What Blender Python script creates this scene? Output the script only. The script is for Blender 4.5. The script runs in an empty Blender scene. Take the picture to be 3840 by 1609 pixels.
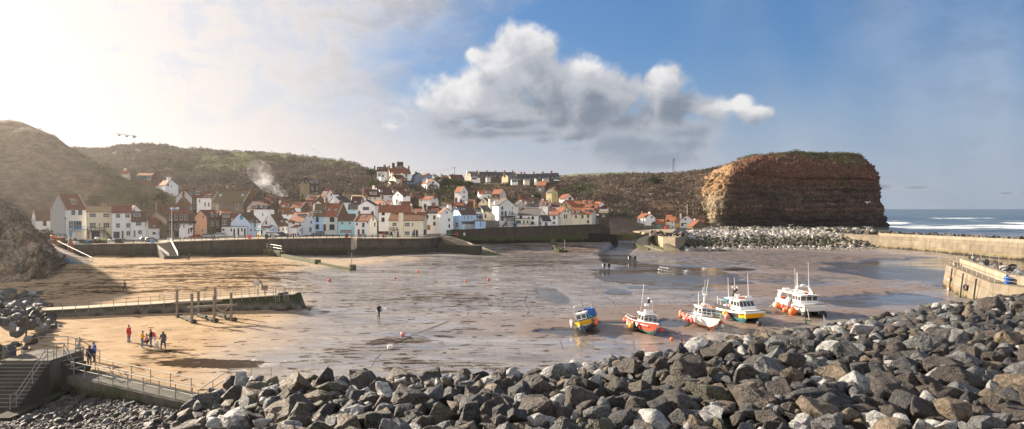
EXPO=1.68
import bpy,math,random
import numpy as np
from mathutils import Vector,Matrix
random.seed(7);RNG=np.random.default_rng(11)
SC=bpy.context.scene;COL=SC.collection
F=2502.0;CH=14.0;PI=math.pi
def gx(px,D):return(px-1920.0)/F*D
def gz(py,D):return CH-(py-784.0)/F*D
def PT(px,py,D):return Vector((gx(px,D),D,gz(py,D)))
def GP(px,py,z=0.0):
 D=F*(CH-z)/(py-784.0)
 return Vector((gx(px,D),D,z))
def tag(o,label=None,cat=None,group=None,kind=None):
 if label:o['label']=label
 if cat:o['category']=cat
 if group:o['group']=group
 if kind:o['kind']=kind
 return o
def empty(name,loc=(0,0,0),rz=0.0,label=None,cat=None,group=None):
 o=bpy.data.objects.new(name,None);COL.objects.link(o)
 o.location=loc;o.rotation_euler=(0,0,rz);o.empty_display_size=.2
 return tag(o,label,cat,group)
class MB:
 def __init__(s):s.v=[];s.f=[];s.m=[]
 def add(s,vs,fs,m=0):
  b=len(s.v);s.v+=[tuple(p)for p in vs]
  for f in fs:s.f.append(tuple(i+b for i in f));s.m.append(m)
  return s
 def hexa(s,p,m=0):
  return s.add(p,[(3,2,1,0),(4,5,6,7),(0,1,5,4),(1,2,6,5),(2,3,7,6),(3,0,4,7)],m)
 def box(s,c,d,rz=0.0,m=0,tap=1.0,ux=None):
  hx,hy,hz=d[0]/2,d[1]/2,d[2]/2;ca,sa=math.cos(rz),math.sin(rz);pts=[]
  for z,t in((-hz,1.0),(hz,tap)):
   for x,y in((-hx,-hy),(hx,-hy),(hx,hy),(-hx,hy)):
    x*=t;y*=t
    pts.append((c[0]+x*ca-y*sa,c[1]+x*sa+y*ca,c[2]+z))
  return s.hexa(pts,m)
 def obox(s,a,b,w,h,m=0,up=(0,0,1)):
  a,b=Vector(a),Vector(b);d=(b-a).normalized();u=Vector(up)
  sx=d.cross(u)
  if sx.length<1e-4:sx=Vector((1,0,0))
  sx.normalize();sy=sx.cross(d).normalized();sx=sx*w/2;sy=sy*h/2
  return s.hexa([a-sx-sy,a+sx-sy,a+sx+sy,a-sx+sy,b-sx-sy,b+sx-sy,b+sx+sy,b-sx+sy],m)
 def tube(s,pts,r,n=6,m=0,caps=True):
  pts=[Vector(p)for p in pts];k=len(pts);rs=r if isinstance(r,(list,tuple))else[r]*k
  vs=[];fs=[];prev=None
  for i,p in enumerate(pts):
   t=(pts[min(i+1,k-1)]-pts[max(i-1,0)])
   t=t.normalized()if t.length>1e-9 else Vector((0,0,1))
   if prev is None:
    a=t.cross(Vector((0,0,1)))
    if a.length<.05:a=t.cross(Vector((1,0,0)))
   else:
    a=prev-t*prev.dot(t)
   a.normalize();prev=a;b=t.cross(a)
   for j in range(n):
    q=2*PI*j/n
    vs.append(p+(a*math.cos(q)+b*math.sin(q))*rs[i])
  for i in range(k-1):
   for j in range(n):
    j2=(j+1)%n
    fs.append((i*n+j,i*n+j2,(i+1)*n+j2,(i+1)*n+j))
  if caps:fs.append(tuple(range(n))[::-1]);fs.append(tuple((k-1)*n+j for j in range(n)))
  return s.add(vs,fs,m)
 def ball(s,c,r,nu=10,nv=6,m=0,M=None):
  r=r if isinstance(r,(tuple,list))else(r,r,r);vs=[];fs=[]
  for i in range(nv+1):
   th=PI*i/nv
   for j in range(nu):
    ph=2*PI*j/nu
    q=Vector((r[0]*math.sin(th)*math.cos(ph),r[1]*math.sin(th)*math.sin(ph),r[2]*math.cos(th)))
    if M is not None:q=M@q
    vs.append(q+Vector(c))
  for i in range(nv):
   for j in range(nu):
    j2=(j+1)%nu
    if i==0:fs.append((i*nu,(i+1)*nu+j,(i+1)*nu+j2))
    elif i==nv-1:fs.append((i*nu+j,(i+1)*nu,i*nu+j2))
    else:fs.append((i*nu+j,(i+1)*nu+j,(i+1)*nu+j2,i*nu+j2))
  return s.add(vs,fs,m)
 def torus(s,c,R,r,M=None,nu=14,nv=7,m=0):
  vs=[];fs=[]
  for i in range(nu):
   a=2*PI*i/nu
   for j in range(nv):
    b=2*PI*j/nv
    q=Vector(((R+r*math.cos(b))*math.cos(a),(R+r*math.cos(b))*math.sin(a),r*math.sin(b)))
    if M is not None:q=M@q
    vs.append(q+Vector(c))
  for i in range(nu):
   for j in range(nv):
    i2,j2=(i+1)%nu,(j+1)%nv
    fs.append((i*nv+j,i2*nv+j,i2*nv+j2,i*nv+j2))
  return s.add(vs,fs,m)
 def rings(s,rings,m=0,caps=True,closed=True):
  n=len(rings[0]);vs=[p for r in rings for p in r];fs=[]
  for i in range(len(rings)-1):
   for j in range(n if closed else n-1):
    j2=(j+1)%n
    fs.append((i*n+j,i*n+j2,(i+1)*n+j2,(i+1)*n+j))
  if caps:fs.append(tuple(range(n))[::-1]);fs.append(tuple((len(rings)-1)*n+j for j in range(n)))
  return s.add(vs,fs,m)
 def mesh(s,name,mats,off=(0,0,0),smooth=False):
  me=bpy.data.meshes.new(name);ox,oy,oz=off
  me.from_pydata([(x-ox,y-oy,z-oz)for x,y,z in s.v],[],s.f)
  mats=mats if isinstance(mats,(list,tuple))else[mats]
  for q in mats:me.materials.append(q)
  if len(mats)>1:me.polygons.foreach_set('material_index',s.m)
  if smooth:me.polygons.foreach_set('use_smooth',[True]*len(s.f))
  uv=me.uv_layers.new(name='UVMap').data
  for p in me.polygons:
   n=p.normal
   if abs(n.z)<.995:t=Vector((-n.y,n.x,0)).normalized();w=n.cross(t)
   else:t=Vector((1,0,0));w=Vector((0,1,0))
   for li in p.loop_indices:
    c=me.vertices[me.loops[li].vertex_index].co+Vector(off)
    uv[li].uv=(c.dot(t),c.dot(w))
  return me
 def build(s,name,mats,parent=None,off=(0,0,0),smooth=False):
  o=bpy.data.objects.new(name,s.mesh(name,mats,off,smooth));COL.objects.link(o)
  if parent:o.parent=parent
  return o
def npmesh(name,V,Fq,mats,cols=None,attrs=None,smooth=False,midx=None,parent=None):
 """mesh from numpy arrays; Fq is an (n,3) or (n,4) index array"""
 me=bpy.data.meshes.new(name);k=Fq.shape[1]
 me.vertices.add(len(V));me.vertices.foreach_set('co',np.asarray(V,np.float32).ravel())
 me.loops.add(Fq.size);me.loops.foreach_set('vertex_index',Fq.ravel().astype(np.int32))
 me.polygons.add(len(Fq));me.polygons.foreach_set('loop_start',(np.arange(len(Fq))*k).astype(np.int32))
 if smooth:me.polygons.foreach_set('use_smooth',np.ones(len(Fq),bool))
 for q in(mats if isinstance(mats,(list,tuple))else[mats]):me.materials.append(q)
 if midx is not None:me.polygons.foreach_set('material_index',np.asarray(midx,np.int32))
 me.update(calc_edges=True)
 if cols is not None:
  a=me.color_attributes.new('Col','FLOAT_COLOR','POINT')
  c4=np.ones((len(V),4),np.float32);c4[:,:3]=cols;a.data.foreach_set('color',c4 .ravel())
 for nm,arr in(attrs or{}).items():
  a=me.attributes.new(nm,'FLOAT','POINT');a.data.foreach_set('value',np.asarray(arr,np.float32).ravel())
 o=bpy.data.objects.new(name,me);COL.objects.link(o)
 if parent:o.parent=parent
 return o
def copy_tree(o,parent=None):
 c=o.copy();COL.objects.link(c)
 if parent:c.parent=parent
 for ch in list(o.children):copy_tree(ch,c)
 return c
_PERM=RNG.permutation(512);_PERM=np.concatenate([_PERM,_PERM,_PERM])
_G=RNG.normal(size=(512,3));_G/=np.linalg.norm(_G,axis=1)[:,None]
def pnoise(P):
 P=np.asarray(P,float);I=np.floor(P).astype(int);f=P-I;I&=511;u=f*f*f*(f*(f*6-15)+10)
 out=np.zeros(P.shape[:-1])
 for dx in(0,1):
  wx=u[...,0]if dx else 1-u[...,0]
  for dy in(0,1):
   wy=u[...,1]if dy else 1-u[...,1]
   for dz in(0,1):
    wz=u[...,2]if dz else 1-u[...,2]
    h=_PERM[_PERM[_PERM[(I[...,0]+dx)&511]+((I[...,1]+dy)&511)]+((I[...,2]+dz)&511)]
    g=_G[h]
    out+=wx*wy*wz*(g[...,0]*(f[...,0]-dx)+g[...,1]*(f[...,1]-dy)+g[...,2]*(f[...,2]-dz))
 return out*1.5
def fbm(P,o=4,lac=2.1,gain=.5):
 P=np.asarray(P,float);a=1.0;s=0;n=np.zeros(P.shape[:-1])
 for i in range(o):n+=a*pnoise(P+i*17.3);s+=a;a*=gain;P=P*lac
 return n/s
def sstep(a,b,x):t=np.clip((x-a)/(b-a),0,1);return t*t*(3-2*t)
class NT:
 def __init__(s,tree):s.t=tree;s.t.nodes.clear()
 def n(s,typ,*ins,out=0,**kw):
  nd=s.t.nodes.new('ShaderNode'+typ);named=kw.pop('ins',{})
  for k,v in kw.items():setattr(nd,k,v)
  for i,v in list(enumerate(ins))+list(named.items()):
   if v is None:continue
   if isinstance(v,bpy.types.NodeSocket):s.t.links.new(v,nd.inputs[i])
   elif isinstance(v,bpy.types.Node):s.t.links.new(v.outputs[0],nd.inputs[i])
   else:nd.inputs[i].default_value=v
  return nd if out is None else nd.outputs[out]
 def math(s,op,a,b=None,c=None,clamp=False):return s.n('Math',a,b,c,operation=op,use_clamp=clamp)
 def vm(s,op,a,b=None,c=None,out=0):return s.n('VectorMath',a,b,c,operation=op,out=out)
 def mix(s,f,a,b,blend='MIX'):
  a=(*a,1)if isinstance(a,tuple)and len(a)==3 else a
  b=(*b,1)if isinstance(b,tuple)and len(b)==3 else b
  return s.n('Mix',data_type='RGBA',blend_type=blend,clamp_factor=True,ins={0:f,6:a,7:b},out=2)
 def ramp(s,v,a,b,c=0.0,d=1.0):return s.n('MapRange',v,a,b,c,d,interpolation_type='SMOOTHSTEP')
 def noise(s,vec,scale,detail=4.0,rough=.55,dist=0.0,out=0,dim='3D'):
  return s.n('TexNoise',noise_dimensions=dim,ins={'Vector':vec,'Scale':scale,'Detail':detail,'Roughness':rough,'Distortion':dist},out=out)
 def pos(s):return s.n('NewGeometry')
 def attr(s,nm,out=2):return s.n('Attribute',attribute_name=nm,out=out)
MATS={}
def newmat(name):
 m=bpy.data.materials.new(name);m.use_nodes=True;MATS[name]=m
 return m,NT(m.node_tree)
def finish(t,col,rough=.8,spec=.3,metal=0.0,bump=None,bstr=.3,bdist=.05,alpha=None,trans=None,coat=0.0):
 b=t.n('BsdfPrincipled',out=None)
 def put(k,v):
  if v is None:return
  if isinstance(v,bpy.types.NodeSocket):t.t.links.new(v,b.inputs[k])
  else:b.inputs[k].default_value=v
 put('Base Color',(*col,1)if isinstance(col,tuple)and len(col)==3 else col);put('Roughness',rough);put('Specular IOR Level',spec);put('Metallic',metal)
 put('Alpha',alpha);put('Transmission Weight',trans);put('Coat Weight',coat)
 if bump is not None:
  bn=t.n('Bump',ins={'Height':bump,'Strength':bstr,'Distance':bdist});t.t.links.new(bn,b.inputs['Normal'])
 o=t.n('OutputMaterial',out=None);t.t.links.new(b.outputs[0],o.inputs[0])
 return b
def paint(name,col,rough=.75,var=.18,scale=.8,streak=0.0,dirt=(.10,.085,.07),bump=0.0,metal=0.0,spec=.3,bscale=6.0,coat=0.0):
 if name in MATS:return MATS[name]
 m,t=newmat(name);p=t.pos()
 f=t.noise(p,scale,5.0,.62)
 c=t.mix(f,tuple(x*(1-var*1.6)for x in col),tuple(min(1,x*(1+var*1.2))for x in col))
 if streak:
  sv=t.vm('MULTIPLY',p,(1.1,1.1,.13));g=t.ramp(t.noise(sv,1.3,4.0,.7),.52,.78)
  c=t.mix(t.math('MULTIPLY',g,streak),c,dirt)
 finish(t,c,rough,spec,metal,t.noise(p,bscale,3.0)if bump else None,bump,.04,coat=coat)
 return m
def masonry(name,a,b,mortar,bw=.55,bh=.25,rough=.9):
 if name in MATS:return MATS[name]
 m,t=newmat(name);uv=t.n('UVMap');p=t.pos()
 br=t.n('TexBrick',out=None,ins={'Vector':uv,'Color1':(*a,1),'Color2':(*b,1),'Mortar':(*mortar,1),'Scale':1.0,'Mortar Size':.018,'Bias':0.0,'Brick Width':bw,'Row Height':bh})
 n=t.noise(p,.7,6.0,.7)
 c=t.mix(t.ramp(n,.3,.72),br.outputs[0],tuple(x*.42 for x in a),'MIX')
 c=t.mix(t.math('MULTIPLY',t.noise(p,4.0,3.0),.55),c,br.outputs[0])
 finish(t,c,rough,.2,0,t.math('ADD',br.outputs[1],t.math('MULTIPLY',n,.5)),.5,.05)
 return m
def roofmat(name,a,b,moss=(.10,.09,.045),mo=.35,rib=.42,rough=.8):
 if name in MATS:return MATS[name]
 m,t=newmat(name);uv=t.n('UVMap');p=t.pos()
 br=t.n('TexBrick',out=None,ins={'Vector':uv,'Color1':(*a,1),'Color2':(*b,1),'Mortar':(*[x*.45 for x in a],1),'Scale':1.0,'Mortar Size':.03,'Bias':-.2,'Brick Width':rib,'Row Height':.36})
 br.offset=0.0
 n=t.noise(p,.45,6.0,.7);n2=t.noise(p,2.6,4.0,.7)
 c=t.mix(t.math('MULTIPLY',t.ramp(n,.46,.72),mo),br.outputs[0],moss)
 c=t.mix(t.ramp(n2,.35,.75,0,.55),c,tuple(x*.5 for x in b))
 sx=t.n('SeparateXYZ',uv)
 wv=t.math('SINE',t.math('MULTIPLY',sx,2*PI/rib))
 finish(t,c,rough,.25,0,wv,.6,.09)
 return m
cam=bpy.data.cameras.new('camera');cam_o=bpy.data.objects.new('camera',cam);COL.objects.link(cam_o)
cam.sensor_width=36;cam.lens=36*F/3840;cam.shift_y=-20.5/3840;cam.clip_start=.5;cam.clip_end=60000
cam_o.location=(0,0,CH);cam_o.rotation_euler=(PI/2,0,0);SC.camera=cam_o
SUN_AZ,SUN_EL=math.radians(-57),math.radians(19.5)
sdir=Vector((math.sin(SUN_AZ)*math.cos(SUN_EL),math.cos(SUN_AZ)*math.cos(SUN_EL),math.sin(SUN_EL)))
sl=bpy.data.lights.new('sun','SUN');sl.energy=5.0;sl.angle=math.radians(.6);sl.color=(1.0,.86,.68)
so=bpy.data.objects.new('sun',sl);COL.objects.link(so);so.rotation_euler=sdir.to_track_quat('Z','Y').to_euler();so.location=(-300,200,200)
SC.view_settings.view_transform='Standard';SC.view_settings.look='None';SC.view_settings.exposure=EXPO;SC.view_settings.gamma=1.0
SC.cycles.max_bounces=5;SC.cycles.diffuse_bounces=3;SC.cycles.glossy_bounces=3;SC.cycles.transparent_max_bounces=8
SC.cycles.use_denoising=True
try:SC.cycles.denoiser='OPENIMAGEDENOISE'
except Exception:pass
SC.cycles.sample_clamp_indirect=6.0
w=bpy.data.worlds.new('World');SC.world=w;w.use_nodes=True
t=NT(w.node_tree)
dirv=t.n('TexCoord',out=0)
sep=t.n('SeparateXYZ',dirv,out=None)
dx,dy,dz=sep.outputs
az=t.math('ARCTAN2',dx,dy);el=t.math('ARCSINE',dz)
pae=t.n('CombineXYZ',az,el,0.0)
def ae(px,py):
 return math.atan((px-1920)/F),math.atan((784-py)/math.hypot(F,px-1920))
sky=t.n('TexSky',sky_type='NISHITA');sn=sky.node
sn.sun_disc=False;sn.sun_elevation=SUN_EL;sn.sun_rotation=SUN_AZ;sn.air_density=1.0;sn.dust_density=.6;sn.ozone_density=2.0
S=10.0
def C(r,g,b,k=1.0):return(r*S*k,g*S*k,b*S*k,1)
K=1/(2**EXPO)
base=t.mix(.65,t.vm('MULTIPLY',sky,(.40,.53,.69)),C(.042,.150,.330,K))
hz=t.ramp(el,.0,.26,1.0,0.0)
base=t.mix(t.math('MULTIPLY',hz,.85),base,C(.32,.42,.55,K))
sund=t.vm('DOT_PRODUCT',dirv,tuple(sdir),out=1)
near=t.ramp(sund,.58,1.0)
wv2=t.vm('MULTIPLY_ADD',pae,(1.0,1.9,1.0),(3.1,.7,.4))
nz=t.noise(wv2,2.3,6.0,.60,.25,dim='2D');nz2=t.noise(t.vm('MULTIPLY_ADD',pae,(1.0,1.6,1.0),(1.7,.2,0)),13.0,6.0,.62,.2,dim='2D')
leftness=t.ramp(az,-.55,.30,1.0,0.0)
up=t.ramp(el,.08,.30)
cov=t.math('ADD',t.math('MULTIPLY',leftness,1.25),t.math('MULTIPLY',t.math('SUBTRACT',nz,.5),1.9))
cov=t.math('ADD',cov,t.math('MULTIPLY',near,.5))
cov=t.ramp(cov,.10,1.0)
cov=t.math('MULTIPLY',cov,t.math('ADD',.72,t.math('MULTIPLY',t.ramp(nz2,.36,.60),.32)),clamp=True)
far_r=t.math('MULTIPLY',t.ramp(az,.20,.42),t.ramp(t.noise(t.vm('MULTIPLY',pae,(2.6,1.1,1)),1.6,2.0,.5,dim='2D'),.35,.70))
cov=t.math('MAXIMUM',cov,t.math('MULTIPLY',far_r,.45))
cir=t.mix(leftness,C(.56,.61,.70,K),C(.70,.67,.665,K))
grey=t.math('MULTIPLY',t.ramp(nz2,.42,.62),t.ramp(near,.2,.95,1.0,.35))
cir=t.mix(t.math('MULTIPLY',grey,t.math('ADD',.5,t.math('MULTIPLY',up,.5))),cir,C(.40,.43,.50,K))
cir=t.mix(t.math('MULTIPLY',near,.75),cir,C(1.0,.92,.87,K))
c1=t.mix(cov,base,cir)
lowband=t.math('MULTIPLY',t.ramp(el,.015,.17,1.0,0.0),t.ramp(az,.15,.5,1.0,.2))
c1=t.mix(t.math('MULTIPLY',lowband,.85),c1,t.mix(leftness,C(.47,.50,.58,K),C(.82,.755,.735,K)))
BL=[(1730,345,210,120),(1900,260,230,130),(1985,175,95,75),(1790,210,90,50),(1850,400,330,105),(2130,340,270,110),(2080,430,490,80),(2300,370,250,85),(2465,325,95,70),(2390,330,60,50),(2520,400,180,62),(2190,275,95,60),(2660,405,110,56),(2775,390,44,40),(2830,425,90,24),(1980,490,420,34),(2330,470,400,42),(2560,480,130,42)]
BL2=[(2390,545,260,50),(2480,600,220,50),(2560,500,150,44),(1900,500,330,26),(2040,525,80,22),(2130,558,80,24),(2560,545,110,40),(3300,700,60,14),(3440,703,70,12),(3380,613,40,7),(3770,725,40,8)]
def field(p,bl):
 acc=None
 for(px,py,rx,ry)in bl:
  rx*=1.22;ry*=1.26
  a0,e0=ae(px,py);s=math.cos(a0)
  ia,ie=F/rx/1.0/(s*s)*1.0,F/ry/max(s,.1)
  d=t.vm('LENGTH',t.vm('MULTIPLY_ADD',p,(ia,ie,0.0),(-a0*ia,-e0*ie,0.0)),out=1)
  acc=d if acc is None else t.math('SMOOTH_MIN',acc,d,.35)
 return t.math('SUBTRACT',1.0,acc)
def billow(q,sc):
 return t.math('ABSOLUTE',t.math('MULTIPLY_ADD',t.noise(q,sc,0.0,.5,0.0,dim='2D'),2.0,-1.0))
def cnoise(p,sc=1.0):
 q=t.vm('ADD',p,(2.3,1.1,.37))
 a=t.noise(q,8.0*sc,8.0,.58,.45,dim='2D')
 b=t.math('ADD',t.math('MULTIPLY',billow(q,12.0*sc),.50),t.math('MULTIPLY',billow(q,29.0*sc),.32))
 b=t.math('ADD',b,t.math('MULTIPLY',billow(q,66.0*sc),.15))
 return t.math('ADD',t.math('MULTIPLY',t.math('SUBTRACT',a,.5),1.9),t.math('MULTIPLY',t.math('SUBTRACT',.30,b),-.5))
def dens(p,bl):return t.math('ADD',field(p,bl),cnoise(p))
fine=t.math('SUBTRACT',t.noise(pae,42.0,4.0,.6,.4,dim='2D'),.5)
m0=t.math('ADD',dens(pae,BL),t.math('MULTIPLY',fine,.35))
m1=dens(t.vm('ADD',pae,(-.020,.036,0)),BL)
al=t.ramp(m0,.0,.50)
elf=t.ramp(el,.105,.235)
lit=t.math('ADD',t.math('MULTIPLY',t.math('SUBTRACT',m0,m1),.55),t.math('MULTIPLY',elf,.34))
lit=t.math('SUBTRACT',lit,t.math('MULTIPLY',t.ramp(m0,.3,1.3),.26))
lit=t.math('ADD',lit,t.math('MULTIPLY',t.ramp(az,-.16,.06,1.0,0.0),.22))
soft=t.noise(t.vm('MULTIPLY_ADD',pae,(1.0,2.1,1),(5,2,0)),7.0,6.0,.55,.5,dim='2D')
lit=t.math('ADD',t.math('ADD',lit,.13),t.math('MULTIPLY',t.math('SUBTRACT',soft,.5),1.0))
lit=t.math('ADD',lit,t.math('MULTIPLY',fine,.16))
cc=t.mix(t.ramp(lit,-.05,.45),C(.205,.25,.32,K),C(.47,.50,.555,K))
cc=t.mix(t.ramp(lit,.38,.95),cc,C(.88,.87,.87,K))
cc=t.mix(t.ramp(m0,.05,.5,.5,0.0),cc,t.mix(.5,c1,C(.78,.80,.83,K)))
c2=t.mix(t.math('MULTIPLY',al,.97),c1,cc)
n0=t.math('ADD',field(pae,BL2),t.math('MULTIPLY',cnoise(pae,1.3),.95))
al2=t.math('MULTIPLY',t.ramp(n0,-.25,.6),.88)
cc2=t.mix(t.ramp(n0,.15,1.0),C(.46,.50,.57,K),C(.25,.31,.40,K))
c3=t.mix(al2,c2,cc2)
back=t.math('MULTIPLY',t.ramp(dy,-.15,-.75),t.ramp(el,-.02,.12))
bn=t.ramp(t.noise(dirv,2.4,3.0,.55),.30,.62)
c3=t.mix(t.math('MULTIPLY',back,t.math('ADD',.45,t.math('MULTIPLY',bn,.55))),c3,C(1.55,1.52,1.50,K))  # bright clouds added unseen behind the camera to fill the shaded fronts
below=t.ramp(dz,-.02,.0)
c3=t.mix(below,C(.20,.19,.18,K),c3)
bg=t.n('Background',c3,.1,out=None)
wo=t.n('OutputWorld',out=None);t.t.links.new(bg.outputs[0],wo.inputs[0])
w.cycles.sampling_method='MANUAL';w.cycles.sample_map_resolution=512
def landmat(name,rough=.95,bstr=.5,bs=.6,fine=3.0,spec=.1,contrast=.5):
 m,t=newmat(name);p=t.pos();c=t.attr('Col',0)
 n=t.noise(p,fine,6.0,.7);n2=t.noise(p,.25,6.0,.65)
 c=t.mix(1.0,c,t.mix(t.ramp(n,.25,.78),(1-contrast,)*3,(1+contrast*.6,)*3),'MULTIPLY')
 c=t.mix(1.0,c,t.mix(t.ramp(n2,.3,.7),(.72,)*3,(1.25,1.22,1.15)),'MULTIPLY')
 finish(t,c,rough,spec,0,t.math('ADD',n,t.math('MULTIPLY',t.noise(p,bs,5.0,.6),2.0)),bstr,.35)
 return m
sea_bed=MB().add([(-40000,-200,-3),(40000,-200,-3),(40000,45000,-3),(-40000,45000,-3)],[(0,1,2,3)]).build('ground',paint('seabed',(.12,.10,.08)))
tag(sea_bed,'wide sandy sea floor ground reaching to the horizon',kind='structure')
def sea():
 m,t=newmat('sea_water');p=t.pos();sp=t.n('SeparateXYZ',p,out=None)
 fo=t.attr('foam');sw=t.vm('MULTIPLY',p,(.02,.10,0))
 fn=t.noise(t.vm('MULTIPLY',p,(.035,.12,0)),1.0,8.0,.7)
 fm=t.ramp(t.math('ADD',fo,t.math('MULTIPLY',t.math('SUBTRACT',fn,.5),1.7)),.40,.66)
 wn=t.noise(sw,1.0,5.0,.6)
 c=t.mix(t.ramp(wn,.3,.7),(.018,.050,.085),(.045,.085,.115))
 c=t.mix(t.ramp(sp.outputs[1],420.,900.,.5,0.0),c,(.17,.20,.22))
 c=t.mix(fm,c,(.85,.86,.87))
 h=t.math('ADD',t.noise(t.vm('MULTIPLY',p,(.12,.35,0)),1.0,6.0,.65),t.math('MULTIPLY',fm,.4))
 finish(t,c,t.math('ADD',.28,t.math('MULTIPLY',fm,.5)),.4,0,h,.8,.5)
 pxs=np.linspace(2500,4700,240);Ds=np.concatenate([np.geomspace(405,1500,260),np.geomspace(1550,45000,40)])
 PX,DD=np.meshgrid(pxs,Ds);X=(PX-1920)/F*DD
 z=np.full_like(X,-.6);foam=np.zeros_like(X)
 wob=fbm(np.stack([X*.006,DD*.004,0*X],-1),4)*70
 for d0,wd,h,k in((505,26,.7,.50),(560,34,1.2,.62),(640,40,1.6,.72),(760,46,1.2,.40),(960,60,1.5,.55),(1200,60,.9,.25)):
  q=(DD+wob-d0-.05*(X-200))/wd
  g=np.exp(-(q*1.6)**2);br=.50+1.25*fbm(np.stack([X*.010,DD*.004+d0,0*X],-1),4)
  z+=h*g;foam+=k*np.where(q<.25,np.exp(-(np.minimum(q+.2,0)/.75)**2),np.exp(-((q-.25)/.35)**2))*np.clip(br*1.3,0,1.3)
 foam+=.30*sstep(700,430,DD)+.10
 n=len(pxs);I=np.arange(len(Ds)*n).reshape(len(Ds),n)
 Fq=np.stack([I[:-1,:-1],I[:-1,1:],I[1:,1:],I[1:,:-1]],-1).reshape(-1,4)
 o=npmesh('sea',np.stack([X,DD,z],-1).reshape(-1,3),Fq,m,attrs={'foam':foam.ravel()},smooth=True)
 tag(o,'grey blue sea with white breakers rolling in beyond the breakwater',kind='structure')
sea()
WARP=[0,0]
def blob(X,D,px,py,rx,ry,soft=1.0):
 c=GP(px,py);Dc=c.y
 sx=rx/F*Dc;sy=abs(GP(px,py-ry).y-GP(px,py+ry).y)/2
 q=np.sqrt(((X+WARP[0]*min(sx,9)*.9-c.x)/sx)**2+((D+WARP[1]*min(sy,14)*.8-Dc)/sy)**2)
 return sstep(1.0+.35*soft,1.0-.35*soft,q)
def line_mask(X,D,pts,wpx):
 """distance to a ground polyline given through its picture points; width in metres"""
 P=[GP(*p)for p in pts];best=np.full(X.shape,1e9)
 for a,b in zip(P[:-1],P[1:]):
  ab=np.array([b.x-a.x,b.y-a.y]);L=(ab**2).sum()
  tt=np.clip(((X-a.x)*ab[0]+(D-a.y)*ab[1])/L,0,1)
  d=np.hypot(X-a.x-tt*ab[0],D-a.y-tt*ab[1]);best=np.minimum(best,d)
 return sstep(wpx,wpx*.5,best)
def beach():
 pxs=np.concatenate([np.arange(-700,-40,40),np.arange(-40,3900,6.5),np.arange(3900,4600,40)]);Ds=np.geomspace(24,440,460)
 PX,DD=np.meshgrid(pxs,Ds);X=(PX-1920)/F*DD
 P3=np.stack([X,DD,0*X],-1)
 n1=fbm(P3*.03,4);n2=fbm(P3*np.array([.05,.12,1]),4);n3=fbm(P3*np.array([.25,.5,1])+9,3)
 WARP[0]=fbm(np.stack([X*.10,DD*.05,0*X+5],-1),4)*1.6;WARP[1]=fbm(np.stack([X*.07,DD*.06,0*X+9],-1),4)*1.6
 edge=X+23+(DD-68)*.30+n1*16
 dry=sstep(7,-9,edge)
 dry=np.maximum(dry,.75*blob(X,DD,1050,985,420,22));dry=np.maximum(dry,.55*blob(X,DD,1350,970,260,12))
 brown=np.zeros_like(X)
 for b in((2500,1215,700,60),(3080,1095,420,34),(2450,900,230,22),(2600,945,700,12),(3150,1010,330,46),(2950,960,500,22),(2250,1240,300,30),(2150,925,220,12),(3000,1170,400,30),(2700,1040,420,14)):brown=np.maximum(brown,blob(X,DD,*b))
 brown=np.clip(brown+n2*.5,0,1)
 water=line_mask(X,DD,[(2330,893),(2345,925),(2300,952),(2330,985),(2480,1000),(2750,1008)],7.0)
 water=np.maximum(water,line_mask(X,DD,[(2250,1010),(2480,1035),(2700,1062),(2950,1085),(3200,1140),(3420,1110)],4.5)*.9)
 for b in((3480,1030,290,52),(3560,990,300,22),(3700,1060,200,60),(2460,1030,270,34),(2650,1072,260,20),(3300,1118,260,18),(3620,985,330,16),(3900,960,300,25)):water=np.maximum(water,blob(X,DD,*b,.6))
 puddle=np.zeros_like(X)
 for b in((2120,1240,95,22),(2540,1218,70,17),(2460,1253,90,7),(2060,1105,60,34),(2330,1095,60,10),(2450,1078,80,8),(2900,1175,50,8),(2310,1210,140,5)):puddle=np.maximum(puddle,blob(X,DD,*b,.35))
 water=sstep(.3,.75,water+n2*.35-.05)
 spit=blob(X,DD,3080,1093,400,30,.25);water*=1-spit;brown=np.maximum(brown,spit)
 water=np.maximum(water,sstep(.35,.6,puddle+n3*.1))
 weed=.33+.14*sstep(-30,-10,X)*sstep(150,60,DD)+.22*n2+.14*n1
 for b,k in(((700,1010,520,46),.62),((560,1075,500,34),.6),((330,1090,220,40),.62),((900,1040,420,40),.62),((1200,1070,250,45),.55),((1500,1120,420,60),.60),((1800,1125,350,44),.66),((1250,1170,160,24),.5),((2000,1180,260,22),.5),((1950,1060,300,20),.55),((1300,1250,220,22),.42),((2250,1100,260,16),.5),((1560,1215,260,12),.45),((2480,1160,200,14),.5),((1900,990,400,40),.68),((2050,945,300,22),.75),((1720,1245,120,22),.75),((1400,1310,260,60),.72),((1560,1370,260,30),.74),((1900,1385,260,20),.62),((1180,1370,160,40),.6),((800,1375,250,26),.72),((560,1350,200,40),.55),((400,1300,80,30),.4),((2600,985,330,22),.55),((3000,975,420,30),.55),((3200,990,300,16),.5),((3050,1020,200,14),.45),((2350,1130,330,26),.4),((2300,1175,200,20),.38),((700,955,300,12),.6),((300,955,160,12),.5),((1550,1050,380,16),.4)):
  weed=np.maximum(weed,k*blob(X,DD,*b,1.2))
 weed=np.where(dry>.2,weed*1.22+.06,weed)*(.85+.5*n1)*(1-sstep(.3,.8,water))
 peb=np.zeros_like(X)
 for b in((2560,1035,120,13),(2800,960,420,22),(2700,985,300,14),(2900,1045,250,14),(3050,1000,260,20),(2000,985,260,12)):peb=np.maximum(peb,blob(X,DD,*b,.9))
 z=.35*n1+.10*n2+.03*n3+.16*brown+.3*dry
 z+=-.8*sstep(165,200,DD)*sstep(-20,-60,X)+1.5*sstep(222,244,DD)*sstep(-30,-10,X)*sstep(60,35,X)
 z=z*(1-.85*water)-.10*water
 z+=peb*.12
 z-=3.4*sstep(395,435,DD)
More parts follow.
